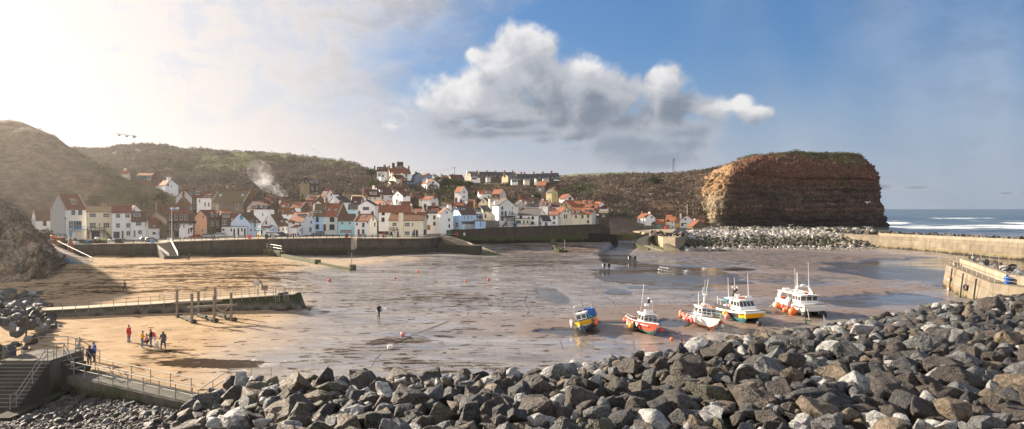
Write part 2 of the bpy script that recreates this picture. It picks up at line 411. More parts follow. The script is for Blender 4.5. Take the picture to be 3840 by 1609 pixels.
 hol=sstep(.3,-.3,(DD-54.3)+(X+35.2)*.497)*sstep(-18,-21,X)*sstep(60,55,DD);z-=2.2*hol
 n=len(pxs);I=np.arange(len(Ds)*n).reshape(len(Ds),n)
 Fq=np.stack([I[:-1,:-1],I[:-1,1:],I[1:,1:],I[1:,:-1]],-1).reshape(-1,4)
 m,t=newmat('beach_sand');p=t.pos()
 ad,ab_,aw,ae_,apb=(t.attr(k)for k in('dry','brown','water','weed','pebble'))
 g1=t.noise(p,.35,6.0,.65);g2=t.noise(p,2.2,5.0,.7);st=t.vm('MULTIPLY',p,(.075,.26,.3))
 s1=t.noise(st,1.0,10.0,.74,.5);s2=t.noise(t.vm('MULTIPLY',p,(.6,2.2,.4)),1.0,7.0,.76,.4)
 wet=t.mix(t.ramp(s1,.3,.7),(.125,.107,.097),(.30,.268,.25))
 wet=t.mix(t.math('MULTIPLY',ab_,.8),wet,t.mix(g1,(.125,.085,.060),(.21,.145,.105)))
 drc=t.mix(t.ramp(g1,.3,.7),(.29,.192,.108),(.42,.293,.172));drc=t.mix(t.ramp(g2,.5,.8,0,.5),drc,(.22,.145,.088))
 c=t.mix(ad,wet,drc)
 pb=t.n('TexVoronoi',out=None,ins={'Vector':t.vm('MULTIPLY',p,(1,.6,1)),'Scale':3.0})
 pm=t.math('MULTIPLY',apb,t.ramp(t.noise(p,.5,4.0),.4,.55))
 c=t.mix(pm,c,t.mix(t.ramp(pb.outputs[0],0.0,.6),(.24,.20,.155),(.06,.045,.034)))
 wk=t.math('ADD',t.math('MULTIPLY',s1,.58),t.math('MULTIPLY',s2,.42))
 thr=t.math('SUBTRACT',.675,t.math('MULTIPLY',ae_,.255))
 wm=t.ramp(t.math('SUBTRACT',wk,thr),-.012,.028)
 cl=t.ramp(t.math('ADD',t.noise(t.vm('MULTIPLY',p,(.45,.95,.4)),1.0,5.0,.62,.5),t.math('MULTIPLY',ae_,.22)),.690,.715)
 wm=t.math('MAXIMUM',wm,t.math('MULTIPLY',cl,t.math('SUBTRACT',1.0,aw)))
 wc=t.mix(t.ramp(g2,.35,.7),(.012,.0075,.0055),(.048,.029,.020))
 c=t.mix(t.math('MULTIPLY',wm,.95),c,wc)
 c=t.mix(aw,c,(.055,.048,.044))
 film=t.math('MULTIPLY',t.ramp(t.noise(t.vm('MULTIPLY',p,(.055,.22,.1)),1.0,7.0,.68,.6),.40,.52),t.math('SUBTRACT',1.0,ad))
 film=t.math('MULTIPLY',film,t.math('SUBTRACT',1.0,ab_,clamp=True))
 film=t.math('MULTIPLY',film,t.math('SUBTRACT',1.0,wm))
 r=t.math('ADD',.40,t.math('MULTIPLY',ad,.5));r=t.math('ADD',r,t.math('MULTIPLY',ab_,.08))
 r=t.math('SUBTRACT',r,t.math('MULTIPLY',film,.34));r=t.math('ADD',r,t.math('MULTIPLY',wm,.35),clamp=True)
 r=t.math('MULTIPLY',r,t.math('SUBTRACT',1.0,t.math('MULTIPLY',aw,.50)))
 sp=t.math('SUBTRACT',t.math('ADD',.5,t.math('MULTIPLY',film,.5)),t.math('MULTIPLY',ad,.45));sp=t.math('MULTIPLY',sp,t.math('SUBTRACT',1.0,t.math('MULTIPLY',wm,.92)))
 wv=t.n('TexWave',ins={'Vector':t.vm('MULTIPLY',p,(.35,1.0,1)),'Scale':1.25,'Distortion':7.0,'Detail':3.0,'Detail Scale':1.3},bands_direction='Y',out=1)
 h=t.math('ADD',t.math('MULTIPLY',g2,.55),t.math('MULTIPLY',wv,t.math('MULTIPLY',.30,t.math('SUBTRACT',1.0,t.math('MAXIMUM',aw,ad)))))
 h=t.math('ADD',h,t.math('MULTIPLY',wm,1.1));h=t.math('ADD',h,t.math('MULTIPLY',pm,t.math('MULTIPLY',pb.outputs[0],1.5)))
 h=t.math('ADD',h,t.math('MULTIPLY',t.noise(p,.9,5.0),t.math('ADD',.5,t.math('MULTIPLY',ad,.9))))
 h=t.math('MULTIPLY',h,t.math('SUBTRACT',1.0,t.math('MAXIMUM',t.math('MULTIPLY',aw,.86),t.math('MULTIPLY',film,.90))))
 finish(t,c,r,sp,0,h,.55,.10)
 o=npmesh('beach',np.stack([X,DD,z],-1).reshape(-1,3),Fq,m,attrs={'dry':dry.ravel(),'brown':brown.ravel(),'water':water.ravel(),'weed':weed.ravel(),'pebble':peb.ravel()},smooth=True)
 tag(o,'low tide harbour beach, golden dry sand left and wet brown sand right',kind='structure')
 global beach_z
 def beach_z(x,d,_z=z,_p=pxs,_d=Ds):
  px=1920+x/d*F;i=int(np.clip(np.searchsorted(_d,d),1,len(_d)-1));j=int(np.clip(np.searchsorted(_p,px),1,len(_p)-1))
  return float(max(_z[i,j],_z[i-1,j-1],_z[i-1,j],_z[i,j-1]))
beach()
def ground_at(px,py):
 """the point of the sand seen at a picture point"""
 z=0.0
 for _ in range(4):
  p=GP(px,py,z);z=beach_z(p.x,p.y)
 return Vector((p.x,p.y,z))
def gsm(a,k):
 w_=np.exp(-np.linspace(-2,2,2*k+1)**2);w_/=w_.sum()
 return np.convolve(np.pad(a,k,mode='edge'),w_,'valid')
def loft(rows,us,nv,smooth=4):
 """rows: lists of (px, py, D); returns a grid of points, rows bottom to top"""
 R=[]
 for r in rows:
  r=sorted(r);p=np.array(r,float)
  py=gsm(np.interp(us,p[:,0],p[:,1]),smooth);D=gsm(np.interp(us,p[:,0],p[:,2]),smooth)
  R.append(np.stack([(us-1920)/F*D,D,CH-(py-784)/F*D],-1))
 R=np.array(R);k=len(R);G=[]
 for i in range(k-1):
  n=nv[i]if isinstance(nv,(list,tuple))else nv
  p0,p1,p2,p3=R[max(i-1,0)],R[i],R[i+1],R[min(i+2,k-1)]
  for j in range(n+(1 if i==k-2 else 0)):
   s=j/n
   G.append(.5*((2*p1)+(p2-p0)*s+(2*p0-5*p1+4*p2-p3)*s*s+(3*p1-p0-3*p2+p3)*s**3)if TENS else p1+(p2-p1)*s)
 return np.array(G)
TENS=False
def gnormal(G):
 du=np.gradient(G,axis=1);dv=np.gradient(G,axis=0);n=np.cross(du,dv);n/=np.linalg.norm(n,axis=-1)[...,None]+1e-9
 return n
def gridmesh(name,G,mat,cols,smooth=True):
 h,w_=G.shape[:2];I=np.arange(h*w_).reshape(h,w_)
 Fq=np.stack([I[:-1,:-1],I[:-1,1:],I[1:,1:],I[1:,:-1]],-1).reshape(-1,4)
 return npmesh(name,G.reshape(-1,3),Fq,mat,cols=cols.reshape(-1,3),smooth=smooth)
def lerp3(a,b,f):return np.asarray(a)*(1-f[...,None])+np.asarray(b)*f[...,None]
HILL=landmat('hill_ground');CLIFFM=landmat('cliff_rock',bstr=1.0,bs=.9,fine=.9,contrast=.85);CLAY=landmat('clay_bank',bstr=1.0,bs=1.1,fine=1.6,contrast=.75)
TUFTS=[]
def scatter(G,n,w,rad,col,colv=.3,lift=.3):
 """n tufts over a hill grid, weighted by w on its vertices"""
 h,k=G.shape[:2];A=np.linalg.norm(np.cross(G[1:,:-1]-G[:-1,:-1],G[:-1,1:]-G[:-1,:-1]),axis=-1)
 W=np.clip(w[:-1,:-1],0,1)*A/(np.linalg.norm(G[:-1,:-1],axis=-1))**1.0
 W=W.ravel()/W.sum();idx=RNG.choice(len(W),n,p=W);i,j=np.unravel_index(idx,A.shape)
 a,b=RNG.random(n)[:,None],RNG.random(n)[:,None]
 p=G[i,j]*(1-a)*(1-b)+G[i,j+1]*a*(1-b)+G[i+1,j]*(1-a)*b+G[i+1,j+1]*a*b
 r=rad[0]+(rad[1]-rad[0])*RNG.random(n)**2;p=p+np.array([0,0,1])*(r*lift)[:,None]
 f=.5+fbm(p*.03+40,3)*1.6;f=np.clip(f,0,1)[:,None]
 c=np.asarray(col[0])*(1-f)+np.asarray(col[1])*f
 c=c*(1+colv*(RNG.random(n)[:,None]*2-1));TUFTS.append((p,r,c))
us=np.arange(-2600,700,9.0)
rows=[[(-2600,1250,120),(-1200,1180,150),(-400,1010,178),(0,915,250),(150,898,272),(330,885,276),(560,860,280),(700,800,284)],[(-2600,900,160),(-1200,830,200),(-400,800,235),(0,780,268),(200,770,284),(330,778,286),(480,775,290),(560,770,292),(700,770,300)],[(-2600,700,190),(-1200,640,225),(-400,640,260),(0,620,300),(200,660,302),(400,690,300),(520,715,305),(620,742,307),(700,765,308)],[(-2600,420,250),(-1200,400,300),(-400,420,340),(-60,452,350),(50,450,352),(85,457,350),(120,475,345),(170,493,345),(215,527,342),(255,548,340),(300,568,338),(345,598,335),(420,634,332),(450,655,330),(500,686,328),(560,703,324),(620,716,320),(640,730,316),(700,760,312)],[(-2600,470,420),(-1200,460,500),(-400,500,520),(0,560,500),(300,640,460),(700,800,420)]]
G=loft(rows,us,[26,26,30,6]);N=gnormal(G)
P=G.copy();dsp=fbm(P*np.array([.035,.035,.05]),5)*4.0+fbm(P*.16,4)*1.2
crest=np.zeros(G.shape[:2]);crest[-8:]=1
dsp*=np.where(crest>0,.12,1.0);G=G+N*dsp[...,None]*np.sign(-N[...,1:2]+1e-6)
PXg=1920+G[...,0]/G[...,1]*F;PYg=784-(G[...,2]-CH)/G[...,1]*F
gr=sstep(-.1,.35,fbm(G*.025+3,4)+.002*(PXg-350));strata=.5+.5*np.sin(G[...,2]*1.1+fbm(G*.05,3)*5)
col=lerp3((.235,.170,.115),(.175,.145,.075),gr);col=lerp3(col,(.225,.172,.125),sstep(.15,.5,fbm(G*np.array([.02,.02,.12])+8,4))*(1-gr*.6)*(.4+.6*strata))
col=lerp3(col,(.20,.19,.07),sstep(20,4,PYg-np.interp(PXg,[p[0]for p in rows[3]],[p[1]for p in rows[3]]))*sstep(270,420,PXg))
tag(gridmesh('left_hillside',G,HILL,col),'steep brown hillside rising behind the leftmost houses',kind='structure')
scatter(G[:-6],9000,.25+gr[:-6]*.8,(.35,1.3),((.155,.120,.080),(.165,.150,.078)))
HLEFT=G
us=np.arange(-2600,236,7.0)
rows=[[(-2600,2000,60),(-1400,1700,80),(-500,1350,100),(-100,1190,118),(40,1120,122),(130,1090,126),(190,1075,132),(212,1040,146),(225,1000,160),(236,985,165)],[(-2600,1400,66),(-1400,1250,86),(-500,1080,108),(-100,1020,128),(60,1000,132),(140,990,135),(195,1000,137),(212,1010,148),(225,990,161),(236,980,166)],[(-2600,900,80),(-1400,850,105),(-500,880,125),(-100,850,145),(40,855,150),(110,880,152),(160,930,152),(190,985,150),(212,990,152),(225,983,163),(236,975,168)],[(-2600,250,120),(-1400,300,140),(-700,300,155),(-330,430,165),(-170,610,170),(-70,728,174),(0,742,178),(45,757,178),(90,790,176),(125,850,172),(150,905,168),(185,965,163),(212,975,158),(225,975,167),(236,970,172)],[(-2600,200,200),(-1400,300,230),(-700,330,235),(-330,450,235),(-150,640,235),(0,800,230),(130,900,220),(236,960,200)]]  # unseen left end raised to throw its shadow over the beach
G=loft(rows,us,[20,22,22,6],2);N=gnormal(G);sg=np.sign(-N[...,1:2]+1e-6)
gul=fbm(np.stack([G[...,0]*.28+G[...,1]*.1,G[...,1]*.02,G[...,2]*.05],-1),4)
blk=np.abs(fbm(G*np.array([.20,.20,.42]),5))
low=sstep(16,3,G[...,2])
dsp=gul*4.0*(1-low*.5)+(np.minimum(blk,.22)*9.0-1.2)*low+(np.abs(fbm(G*.5,4))-.2)*2.2
fade=np.ones(G.shape[:2]);fade[-10:]=.3
G=G+N*sg*(dsp*fade)[...,None]
col=lerp3((.42,.305,.21),(.28,.208,.148),sstep(-.2,.3,gul));col=lerp3(col,(.32,.25,.18),low*sstep(.1,.4,blk));col=lerp3(col,(.035,.028,.022),sstep(.09,.0,blk)*(low*.8+.2));col=lerp3(col,(.115,.086,.062),sstep(.0,.3,fbm(G*np.array([.3,.3,.06]),4))*.6)  # recesses between blocks darkened in the colour, like deep shade
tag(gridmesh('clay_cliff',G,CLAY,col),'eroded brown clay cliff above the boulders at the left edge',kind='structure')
us=np.arange(100,2500,9.0)
ridge3=[(100,555,620),(275,557,620),(330,560,610),(400,562,600),(440,552,595),(520,547,590),(600,547,585),(660,556,580),(690,564,575),(800,566,570),(900,570,560),(1000,573,550),(1100,583,540),(1200,595,530),(1300,607,520),(1360,625,510),(1400,645,490),(1450,665,480),(1520,690,470),(1640,692,468),(1700,690,480),(1760,706,490),(1800,692,500),(1900,695,505),(2000,698,505),(2100,700,510),(2300,720,520),(2500,760,520)]
rows=[[(100,900,270),(600,870,268),(700,880,262),(1500,880,262),(1640,870,262),(2300,880,300),(2500,900,330)],[(100,830,310),(600,810,300),(1100,815,292),(1500,780,292),(1700,800,292),(2000,800,300),(2300,830,330),(2500,850,350)],[(100,740,350),(600,745,345),(1000,750,335),(1330,745,325),(1500,700,345),(1640,720,330),(1780,745,330),(2000,752,345),(2300,800,360),(2500,830,380)],[(100,640,470),(600,655,450),(1000,668,440),(1330,668,420),(1450,690,400),(1640,700,410),(1740,700,410),(1900,712,430),(2100,730,420),(2300,770,420),(2500,800,440)],ridge3,[(p[0],p[1]+60,p[2]+160)for p in ridge3]]
G=loft(rows,us,[10,14,22,24,5]);N=gnormal(G);sg=np.sign(-N[...,1:2]+1e-6)
dsp=fbm(G*.03,5)*5+fbm(G*.11,4)*2.0
h=G.shape[0];fr=np.concatenate([np.zeros(12),np.linspace(0,1,16),np.ones(h-28-9),np.linspace(1,.12,4),np.full(5,.1)])[:,None]
G=G+N*sg*(dsp*fr)[...,None]
PXg=1920+G[...,0]/G[...,1]*F;PYg=784-(G[...,2]-CH)/G[...,1]*F
rp=np.interp(PXg,[p[0]for p in ridge3],[p[1]for p in ridge3])
f1=fbm(G*.018+5,4);f2=fbm(G*.05+15,4)
grass=sstep(-.05,.25,f1+.9*sstep(52,8,PYg-rp)*sstep(620,760,PXg)+.55*sstep(240,0,np.hypot(PXg-800,(PYg-610)*2))-.25)
grass=np.maximum(grass,sstep(120,40,np.hypot((PXg-1660)*.6,(PYg-715)*1.4))*.9)
col=lerp3((.125,.092,.072),(.165,.125,.095),sstep(-.2,.3,f2));col=lerp3(col,(.125,.135,.055),grass);col=lerp3(col,(.16,.15,.06),grass*sstep(.0,.3,f2))
clay=sstep(70,25,np.hypot((PXg-1850)*.8,(PYg-704)*2.6)+40*f2);col=lerp3(col,(.36,.21,.125),clay)
vil=sstep(292,268,G[...,1]);col=lerp3(col,(.11,.09,.075),vil)
tag(gridmesh('wooded_hill',G,HILL,col),'scrubby brown and green hill behind the village',kind='structure')
scatter(G[18:-4],30000,np.clip(1.15-grass[18:-4]*.9-clay[18:-4],.03,1),(.7,2.6),((.115,.086,.068),(.185,.142,.112)),.22,.35)
scatter(G[18:-4],5000,np.clip(grass[18:-4],.02,1),(.4,1.4),((.085,.095,.036),(.15,.145,.06)),.3)
scatter(G[12:-8],2500,sstep(150,40,np.hypot((PXg[12:-8]-1690)*.6,(PYg[12:-8]-715)*1.4))+.02,(.6,2.0),((.030,.050,.018),(.055,.085,.028)),.35)
HMID=G
us=np.arange(1700,2760,8.0)
ridge4=[(1700,720,560),(1960,700,540),(2090,668,520),(2180,665,520),(2250,663,520),(2300,658,520),(2400,655,520),(2500,655,520),(2560,652,515),(2620,642,505),(2680,636,490),(2720,622,480),(2760,606,470)]
rows=[[(1700,890,300),(2180,900,300),(2280,878,330),(2400,862,352),(2500,866,355),(2600,872,356),(2660,876,362),(2760,880,378)],[(1700,850,330),(2180,800,330),(2280,800,350),(2400,805,368),(2500,808,372),(2600,806,374),(2660,800,376),(2760,790,392)],[(1700,800,400),(2180,735,400),(2300,720,420),(2400,715,430),(2500,712,430),(2600,715,425),(2660,706,415),(2760,690,410)],ridge4,[(p[0],p[1]+70,p[2]+170)for p in ridge4]]
G=loft(rows,us,[16,20,24,5]);N=gnormal(G);sg=np.sign(-N[...,1:2]+1e-6)
dsp=fbm(G*.035+2,5)*4.5+fbm(G*.12,4)*2.0;h=G.shape[0]
fr=np.concatenate([np.linspace(0,1,10),np.ones(h-10-9),np.linspace(1,.15,4),np.full(5,.12)])[:,None];G=G+N*sg*(dsp*fr)[...,None]
PXg=1920+G[...,0]/G[...,1]*F;PYg=784-(G[...,2]-CH)/G[...,1]*F
f1=fbm(G*.02+7,4);f2=fbm(G*.06+25,4)
grass=np.maximum(sstep(100,30,np.hypot((PXg-2190)*.9,(PYg-712)*2.2)+30*f2),sstep(.22,.45,f1)*.8)
grass=np.maximum(grass,sstep(12,3,PYg-np.interp(PXg,[p[0]for p in ridge4],[p[1]for p in ridge4]))*.5)
col=lerp3((.125,.092,.070),(.175,.13,.095),sstep(-.2,.3,f2));col=lerp3(col,(.075,.115,.032),grass)
clay=sstep(60,15,np.hypot((PXg-2480)*.7,(PYg-782)*2.4)+45*f2)+sstep(-34,14,PXg-2700+(PYg-700)*.42+30*f2);clay=np.clip(clay,0,1)
col=lerp3(col,(.40,.22,.115),clay)
tag(gridmesh('right_hillside',G,HILL,col),'brown scrub hillside between the village and the headland',kind='structure')
scatter(G[4:-4],17000,np.clip(1.1-grass[4:-4]-clay[4:-4]*.93,.02,1),(.7,2.4),((.115,.084,.066),(.20,.150,.112)),.35,.35)
scatter(G[4:-4],2500,np.clip(grass[4:-4]+.12*clay[4:-4],.01,1),(.5,1.5),((.032,.045,.020),(.075,.095,.034)),.3)
HRIGHT=G
us=np.arange(1700,2900,10.0)
ridge5=[(1700,672,1600),(2090,658,1600),(2180,651,1600),(2240,648,1600),(2330,646,1600),(2450,648,1650),(2520,652,1700),(2900,700,1700)]
G=loft([[(1700,740,900),(2900,740,900)],ridge5,[(1700,700,2400),(2900,720,2400)]],us,[40,5]);PYg=784-(G[...,2]-CH)/G[...,1]*F;PXg=1920+G[...,0]/G[...,1]*F
f1=fbm(G*.004,4);col=lerp3((.13,.16,.085),(.085,.085,.06),sstep(-.1,.3,f1));col=lerp3(col,(.06,.06,.065),sstep(2440,2520,PXg))
hedge=sstep(.9,1.0,np.abs(np.sin(G[...,1]*.02+3*f1)));col=lerp3(col,(.9,.92,.95),hedge*sstep(.1,.3,fbm(G*.006+4,3))*.9)
tag(gridmesh('far_moor',G,HILL,col),'far green moor with streaks of snow on the skyline',kind='structure')
foot=[(2610,878,400,0),(2640,872,366,0),(2665,868,352,0),(2700,866,350,0),(2760,866,352,0),(2900,868,360,0),(3050,868,366,0),(3200,866,372,0),(3290,864,376,0),(3325,862,384,0),(3330,850,420,0),(3325,845,470,0)]
midr=[(2612,760,408),(2640,765,380),(2680,770,357),(2710,775,354),(2770,775,357),(2900,775,364),(3050,775,370),(3200,775,376),(3275,775,381),(3297,775,388),(3302,775,420),(3300,775,470)]
upr=[(2625,700,425),(2650,692,396),(2685,676,373),(2728,655,364),(2790,640,366),(2900,640,374),(3050,650,376),(3180,650,382),(3256,650,386),(3282,650,392),(3286,655,420),(3276,660,470)]
shl=[(2640,678,450),(2668,664,430),(2702,645,412),(2752,618,398),(2836,592,384),(2920,590,388),(3050,600,392),(3160,602,396),(3236,606,398),(3264,620,402),(3270,640,430),(3256,650,470)]
top=[(2660,650,475),(2700,630,455),(2740,612,436),(2790,592,420),(2848,579,408),(2920,578,410),(3050,574,414),(3150,573,418),(3212,576,420),(3246,600,424),(3254,622,445),(3240,640,475)]
bk=[(2720,640,560),(2760,620,560),(2800,610,560),(2830,605,560),(2860,600,560),(2920,600,560),(3040,600,560),(3130,600,560),(3180,610,560),(3200,630,560),(3204,640,560),(3200,650,560)]
def ring(r,n):
 p=np.array([[q[0],q[1],q[2]]for q in r],float)
 W=np.stack([(p[:,0]-1920)/F*p[:,2],p[:,2],CH-(p[:,1]-784)/F*p[:,2]],-1)
 s=np.linspace(0,len(W)-1,n);i=np.minimum(s.astype(int),len(W)-2);f=(s-i)[:,None]
 return W[i]*(1-f)+W[i+1]*f
R=[ring(r,420)for r in(foot,midr,upr,shl,top,bk)];G=[]
for i,n in enumerate((40,44,26,14,8)):
 for j in range(n+(i==4)):s=j/n;G.append(R[i]*(1-s)+R[i+1]*s)
G=np.array(G);N=gnormal(G);NW=N.copy();c0=G.reshape(-1,3).mean(0);sgn=np.sign(((G-c0)*N).sum(-1))[...,None]
zz=G[...,2];wz=zz+3.2*fbm(G*.022,3)+.7*fbm(G*.12,3)+(G[...,0]-200)*.012
bed=pnoise(np.stack([0*wz,0*wz+3.3,wz*.55],-1))*1.0+pnoise(np.stack([0*wz,0*wz+7.7,wz*1.5],-1))*.6
vert=fbm(np.stack([G[...,0]*.10+G[...,1]*.10,G[...,1]*.05,zz*.012],-1),5)
ov=sstep(13,9,zz)*sstep(5,9,zz)
hh=G.shape[0];fd=np.concatenate([np.ones(110),np.linspace(1,.25,hh-110)])[:,None]
amp_=.35+1.3*sstep(-.25,.35,fbm(G*np.array([.05,.05,.15])+3,3))
crk=-np.clip(.12-np.abs(fbm(np.stack([G[...,0]*.22+G[...,1]*.2,0*zz+4,zz*.04],-1),3)),0,1)*9
dsp=(bed*amp_*2.0+crk*1.4+vert*3.8+np.abs(fbm(G*.16,5))*2.6-.7-1.6*ov*(.5+vert))*fd
G=G+N*sgn*dsp[...,None]
PXg=1920+G[...,0]/G[...,1]*F;PYg=784-(G[...,2]-CH)/G[...,1]*F
f1=fbm(G*.05,5);bands=sstep(-.35,.35,pnoise(np.stack([0*wz,0*wz+11.1,wz*.35],-1))+.5*pnoise(np.stack([0*wz+2,0*wz,wz*1.3],-1)))
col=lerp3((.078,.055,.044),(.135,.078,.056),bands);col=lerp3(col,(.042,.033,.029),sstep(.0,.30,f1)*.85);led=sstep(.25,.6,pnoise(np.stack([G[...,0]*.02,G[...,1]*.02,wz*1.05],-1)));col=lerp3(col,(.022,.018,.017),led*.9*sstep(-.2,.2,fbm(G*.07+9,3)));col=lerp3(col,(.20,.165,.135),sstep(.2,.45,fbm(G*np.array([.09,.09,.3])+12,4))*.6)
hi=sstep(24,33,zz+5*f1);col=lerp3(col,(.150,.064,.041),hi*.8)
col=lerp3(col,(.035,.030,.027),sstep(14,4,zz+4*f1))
guano=sstep(.30,.5,fbm(np.stack([G[...,0]*.16,G[...,1]*.05,zz*.5],-1)+31,4))*sstep(60,10,np.abs(PYg-770))*sstep(2900,3050,PXg);col=lerp3(col,(.42,.40,.38),guano*.9)
lf=sstep(2745,2690,PXg+(PYg-760)*.2+20*f1);col=lerp3(col,lerp3((.33,.205,.118),(.30,.24,.165),sstep(700,760,PYg)),lf)  # left face pale orange: its sunlit look put into the rock colour
gt=sstep(.05,.3,f1*1.3+.80*sstep(640,580,PYg)-.52+.22*sstep(2950,3100,PXg))*(1-lf*.8);col=lerp3(col,(.085,.085,.035),gt*.85)
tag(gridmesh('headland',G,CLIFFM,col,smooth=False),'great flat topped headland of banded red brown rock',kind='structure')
scatter(G[88:-2],4200,np.clip(gt[88:-2],.004,1),(.4,1.3),((.060,.056,.028),(.125,.112,.056)),.35)
scatter(G[20:100,:120],500,lf[20:100,:120]*sstep(.1,.3,f1[20:100,:120])+.01,(.6,1.6),((.030,.040,.016),(.055,.065,.026)),.3)
HEAD=G
def bushes(G,n,w,rad,cols,seed):
 """rounded clumps of tufts that read as single bushes in the scrub"""
 r0=len(TUFTS);scatter(G,n,w,rad,cols,.1,0);p,r,c=TUFTS.pop();k=26;rng=np.random.default_rng(seed)
 d=rng.normal(size=(n,k,3));d/=np.linalg.norm(d,axis=-1)[...,None];d[...,2]=np.abs(d[...,2])*.95
 hue=(.80+.42*rng.random(n))[:,None];q=p[:,None]+d*r[:,None,None]*np.array([1.15,1.15,.95])*(.75+.3*rng.random((n,k,1)))
 TUFTS.append((q.reshape(-1,3),np.repeat(r*.42,k),np.repeat(c*hue,k,0)))
BSH=((.105,.078,.062),(.20,.15,.115))
bushes(HMID[20:-6],520,np.ones(HMID[20:-6].shape[:2]),(1.6,4.2),BSH,1);bushes(HRIGHT[6:-6],380,np.ones(HRIGHT[6:-6].shape[:2]),(1.5,4.0),BSH,2);bushes(HLEFT[30:-8],160,np.ones(HLEFT[30:-8].shape[:2]),(.8,2.0),((.13,.115,.06),(.18,.14,.095)),3)
bushes(HMID[20:-6],90,np.ones(HMID[20:-6].shape[:2]),(1.4,3.4),((.045,.060,.026),(.085,.105,.042)),4);bushes(HRIGHT[6:-6],70,np.ones(HRIGHT[6:-6].shape[:2]),(1.4,3.2),((.045,.060,.026),(.08,.10,.04)),5)
def leafmat():
 m,t=newmat('scrub_leaf');c=t.attr('Col',0)
 b=finish(t,c,.85,.1)
 return m
LEAF=leafmat()
def tuftmesh(name,P,Rr,C3,per,sz=(.22,.50),up=.55,parent=None,off=None):
 n=len(P);k=per;tot=n*k
 d=RNG.normal(size=(tot,3));d/=np.linalg.norm(d,axis=1)[:,None];d[:,2]=np.abs(d[:,2])*up*1.6-.1
 rr=np.repeat(Rr,k);c=np.repeat(P,k,0)+d*(rr*(.45+.55*RNG.random(tot)))[:,None]
 a=RNG.normal(size=(tot,3))+d*.4;a[:,2]+=.5;a/=np.linalg.norm(a,axis=1)[:,None];b=np.cross(a,RNG.normal(size=(tot,3)));b/=np.linalg.norm(b,axis=1)[:,None]+1e-9
 s=rr*(sz[0]+(sz[1]-sz[0])*RNG.random(tot))
 V=np.stack([c-b*(s*.45)[:,None],c+b*(s*.45)[:,None],c+a*s[:,None]*1.1],1).reshape(-1,3)
 cl=np.repeat(C3,k,0)*(.8+.4*RNG.random(tot))[:,None]
 if off is not None:V=V-np.asarray(off)
 return npmesh(name,V,np.arange(tot*3).reshape(-1,3),LEAF,cols=np.repeat(cl,3,0),parent=parent)
tp=np.concatenate([q[0]for q in TUFTS]);tr=np.concatenate([q[1]for q in TUFTS]);tc=np.concatenate([q[2]for q in TUFTS])
tag(tuftmesh('hillside_scrub',tp,tr,tc,12),'winter brown scrub and low bushes covering the hillsides','scrub',kind='stuff')
WALLS=dict(white=paint('wall_white',(.82,.805,.78),.8,.07,.6,.22,(.42,.38,.33)),greywhite=paint('wall_grey_white',(.64,.63,.60),.85,.10,.6,.35,(.30,.27,.24)),cream=paint('wall_cream',(.74,.66,.50),.8,.08,.6,.2,(.40,.33,.24)),peach=paint('wall_peach',(.70,.38,.24),.85,.10,.6,.25,(.35,.19,.12)),blue=paint('wall_light_blue',(.40,.57,.77),.8,.07,.6,.12,(.3,.33,.36)),paleblue=paint('wall_pale_blue',(.60,.70,.84),.8,.06,.6,.1,(.36,.38,.42)),aqua=paint('wall_aqua',(.37,.62,.70),.8,.07,.6,.12,(.25,.33,.36)),slateblue=paint('wall_slate_blue',(.20,.27,.36),.8,.08,.6),yellow=paint('wall_yellow',(.60,.48,.21),.8,.08,.6,.15,(.38,.28,.14)),buff=paint('wall_buff',(.29,.235,.155),.9,.16,.5,.45,(.20,.16,.10)),pink=paint('wall_pinkish',(.60,.51,.47),.85,.14,.5,.4,(.30,.22,.19)),bgrey=paint('wall_blue_grey',(.52,.525,.54),.85,.08,.6,.2,(.28,.26,.25)),render=paint('wall_brown_render',(.20,.165,.135),.9,.16,.5,.3),timber=paint('wall_timber',(.46,.27,.10),.8,.18,1.5),stone=masonry('wall_brown_stone',(.22,.155,.095),(.15,.105,.066),(.17,.14,.11)),sand=masonry('wall_sandstone',(.36,.245,.13),(.27,.175,.09),(.26,.20,.14)),grit=masonry('wall_dark_gritstone',(.125,.095,.070),(.085,.066,.052),(.11,.09,.075)),brick=masonry('wall_red_brick',(.34,.15,.085),(.25,.105,.065),(.24,.18,.14),.25,.09))
ROOFS=dict(red=roofmat('roof_red_pantile',(.27,.095,.056),(.20,.070,.044)),orange=roofmat('roof_orange_pantile',(.40,.142,.070),(.32,.112,.058),mo=.15),maroon=roofmat('roof_maroon_tile',(.135,.055,.040),(.10,.043,.034),mo=.15),brown=roofmat('roof_brown_tile',(.155,.092,.060),(.115,.068,.047)),rust=roofmat('roof_rust_pantile',(.32,.13,.055),(.20,.085,.045),mo=.55),olive=roofmat('roof_mossy_pantile',(.22,.16,.085),(.16,.115,.065),(.15,.12,.05),.6),slate=roofmat('roof_slate',(.075,.078,.088),(.052,.055,.064),(.07,.07,.05),.25,.3),greyslate=roofmat('roof_grey_tile',(.19,.165,.155),(.14,.125,.12),(.11,.10,.08),.3,.3),pale=roofmat('roof_pale_pantile',(.50,.34,.20),(.42,.28,.17),mo=.2),lead=paint('roof_lead',(.20,.205,.215),.6),blue=paint('roof_blue',(.07,.12,.25),.6))
ROOFS['stripe']=roofmat('roof_striped_pantile',(.36,.135,.070),(.23,.085,.050),mo=.3,rib=.62)
GLASS,tg=newmat('window_glass');finish(tg,tg.mix(tg.noise(tg.pos(),.35,1.0),(.012,.014,.017),(.075,.08,.085)),.07,.5)
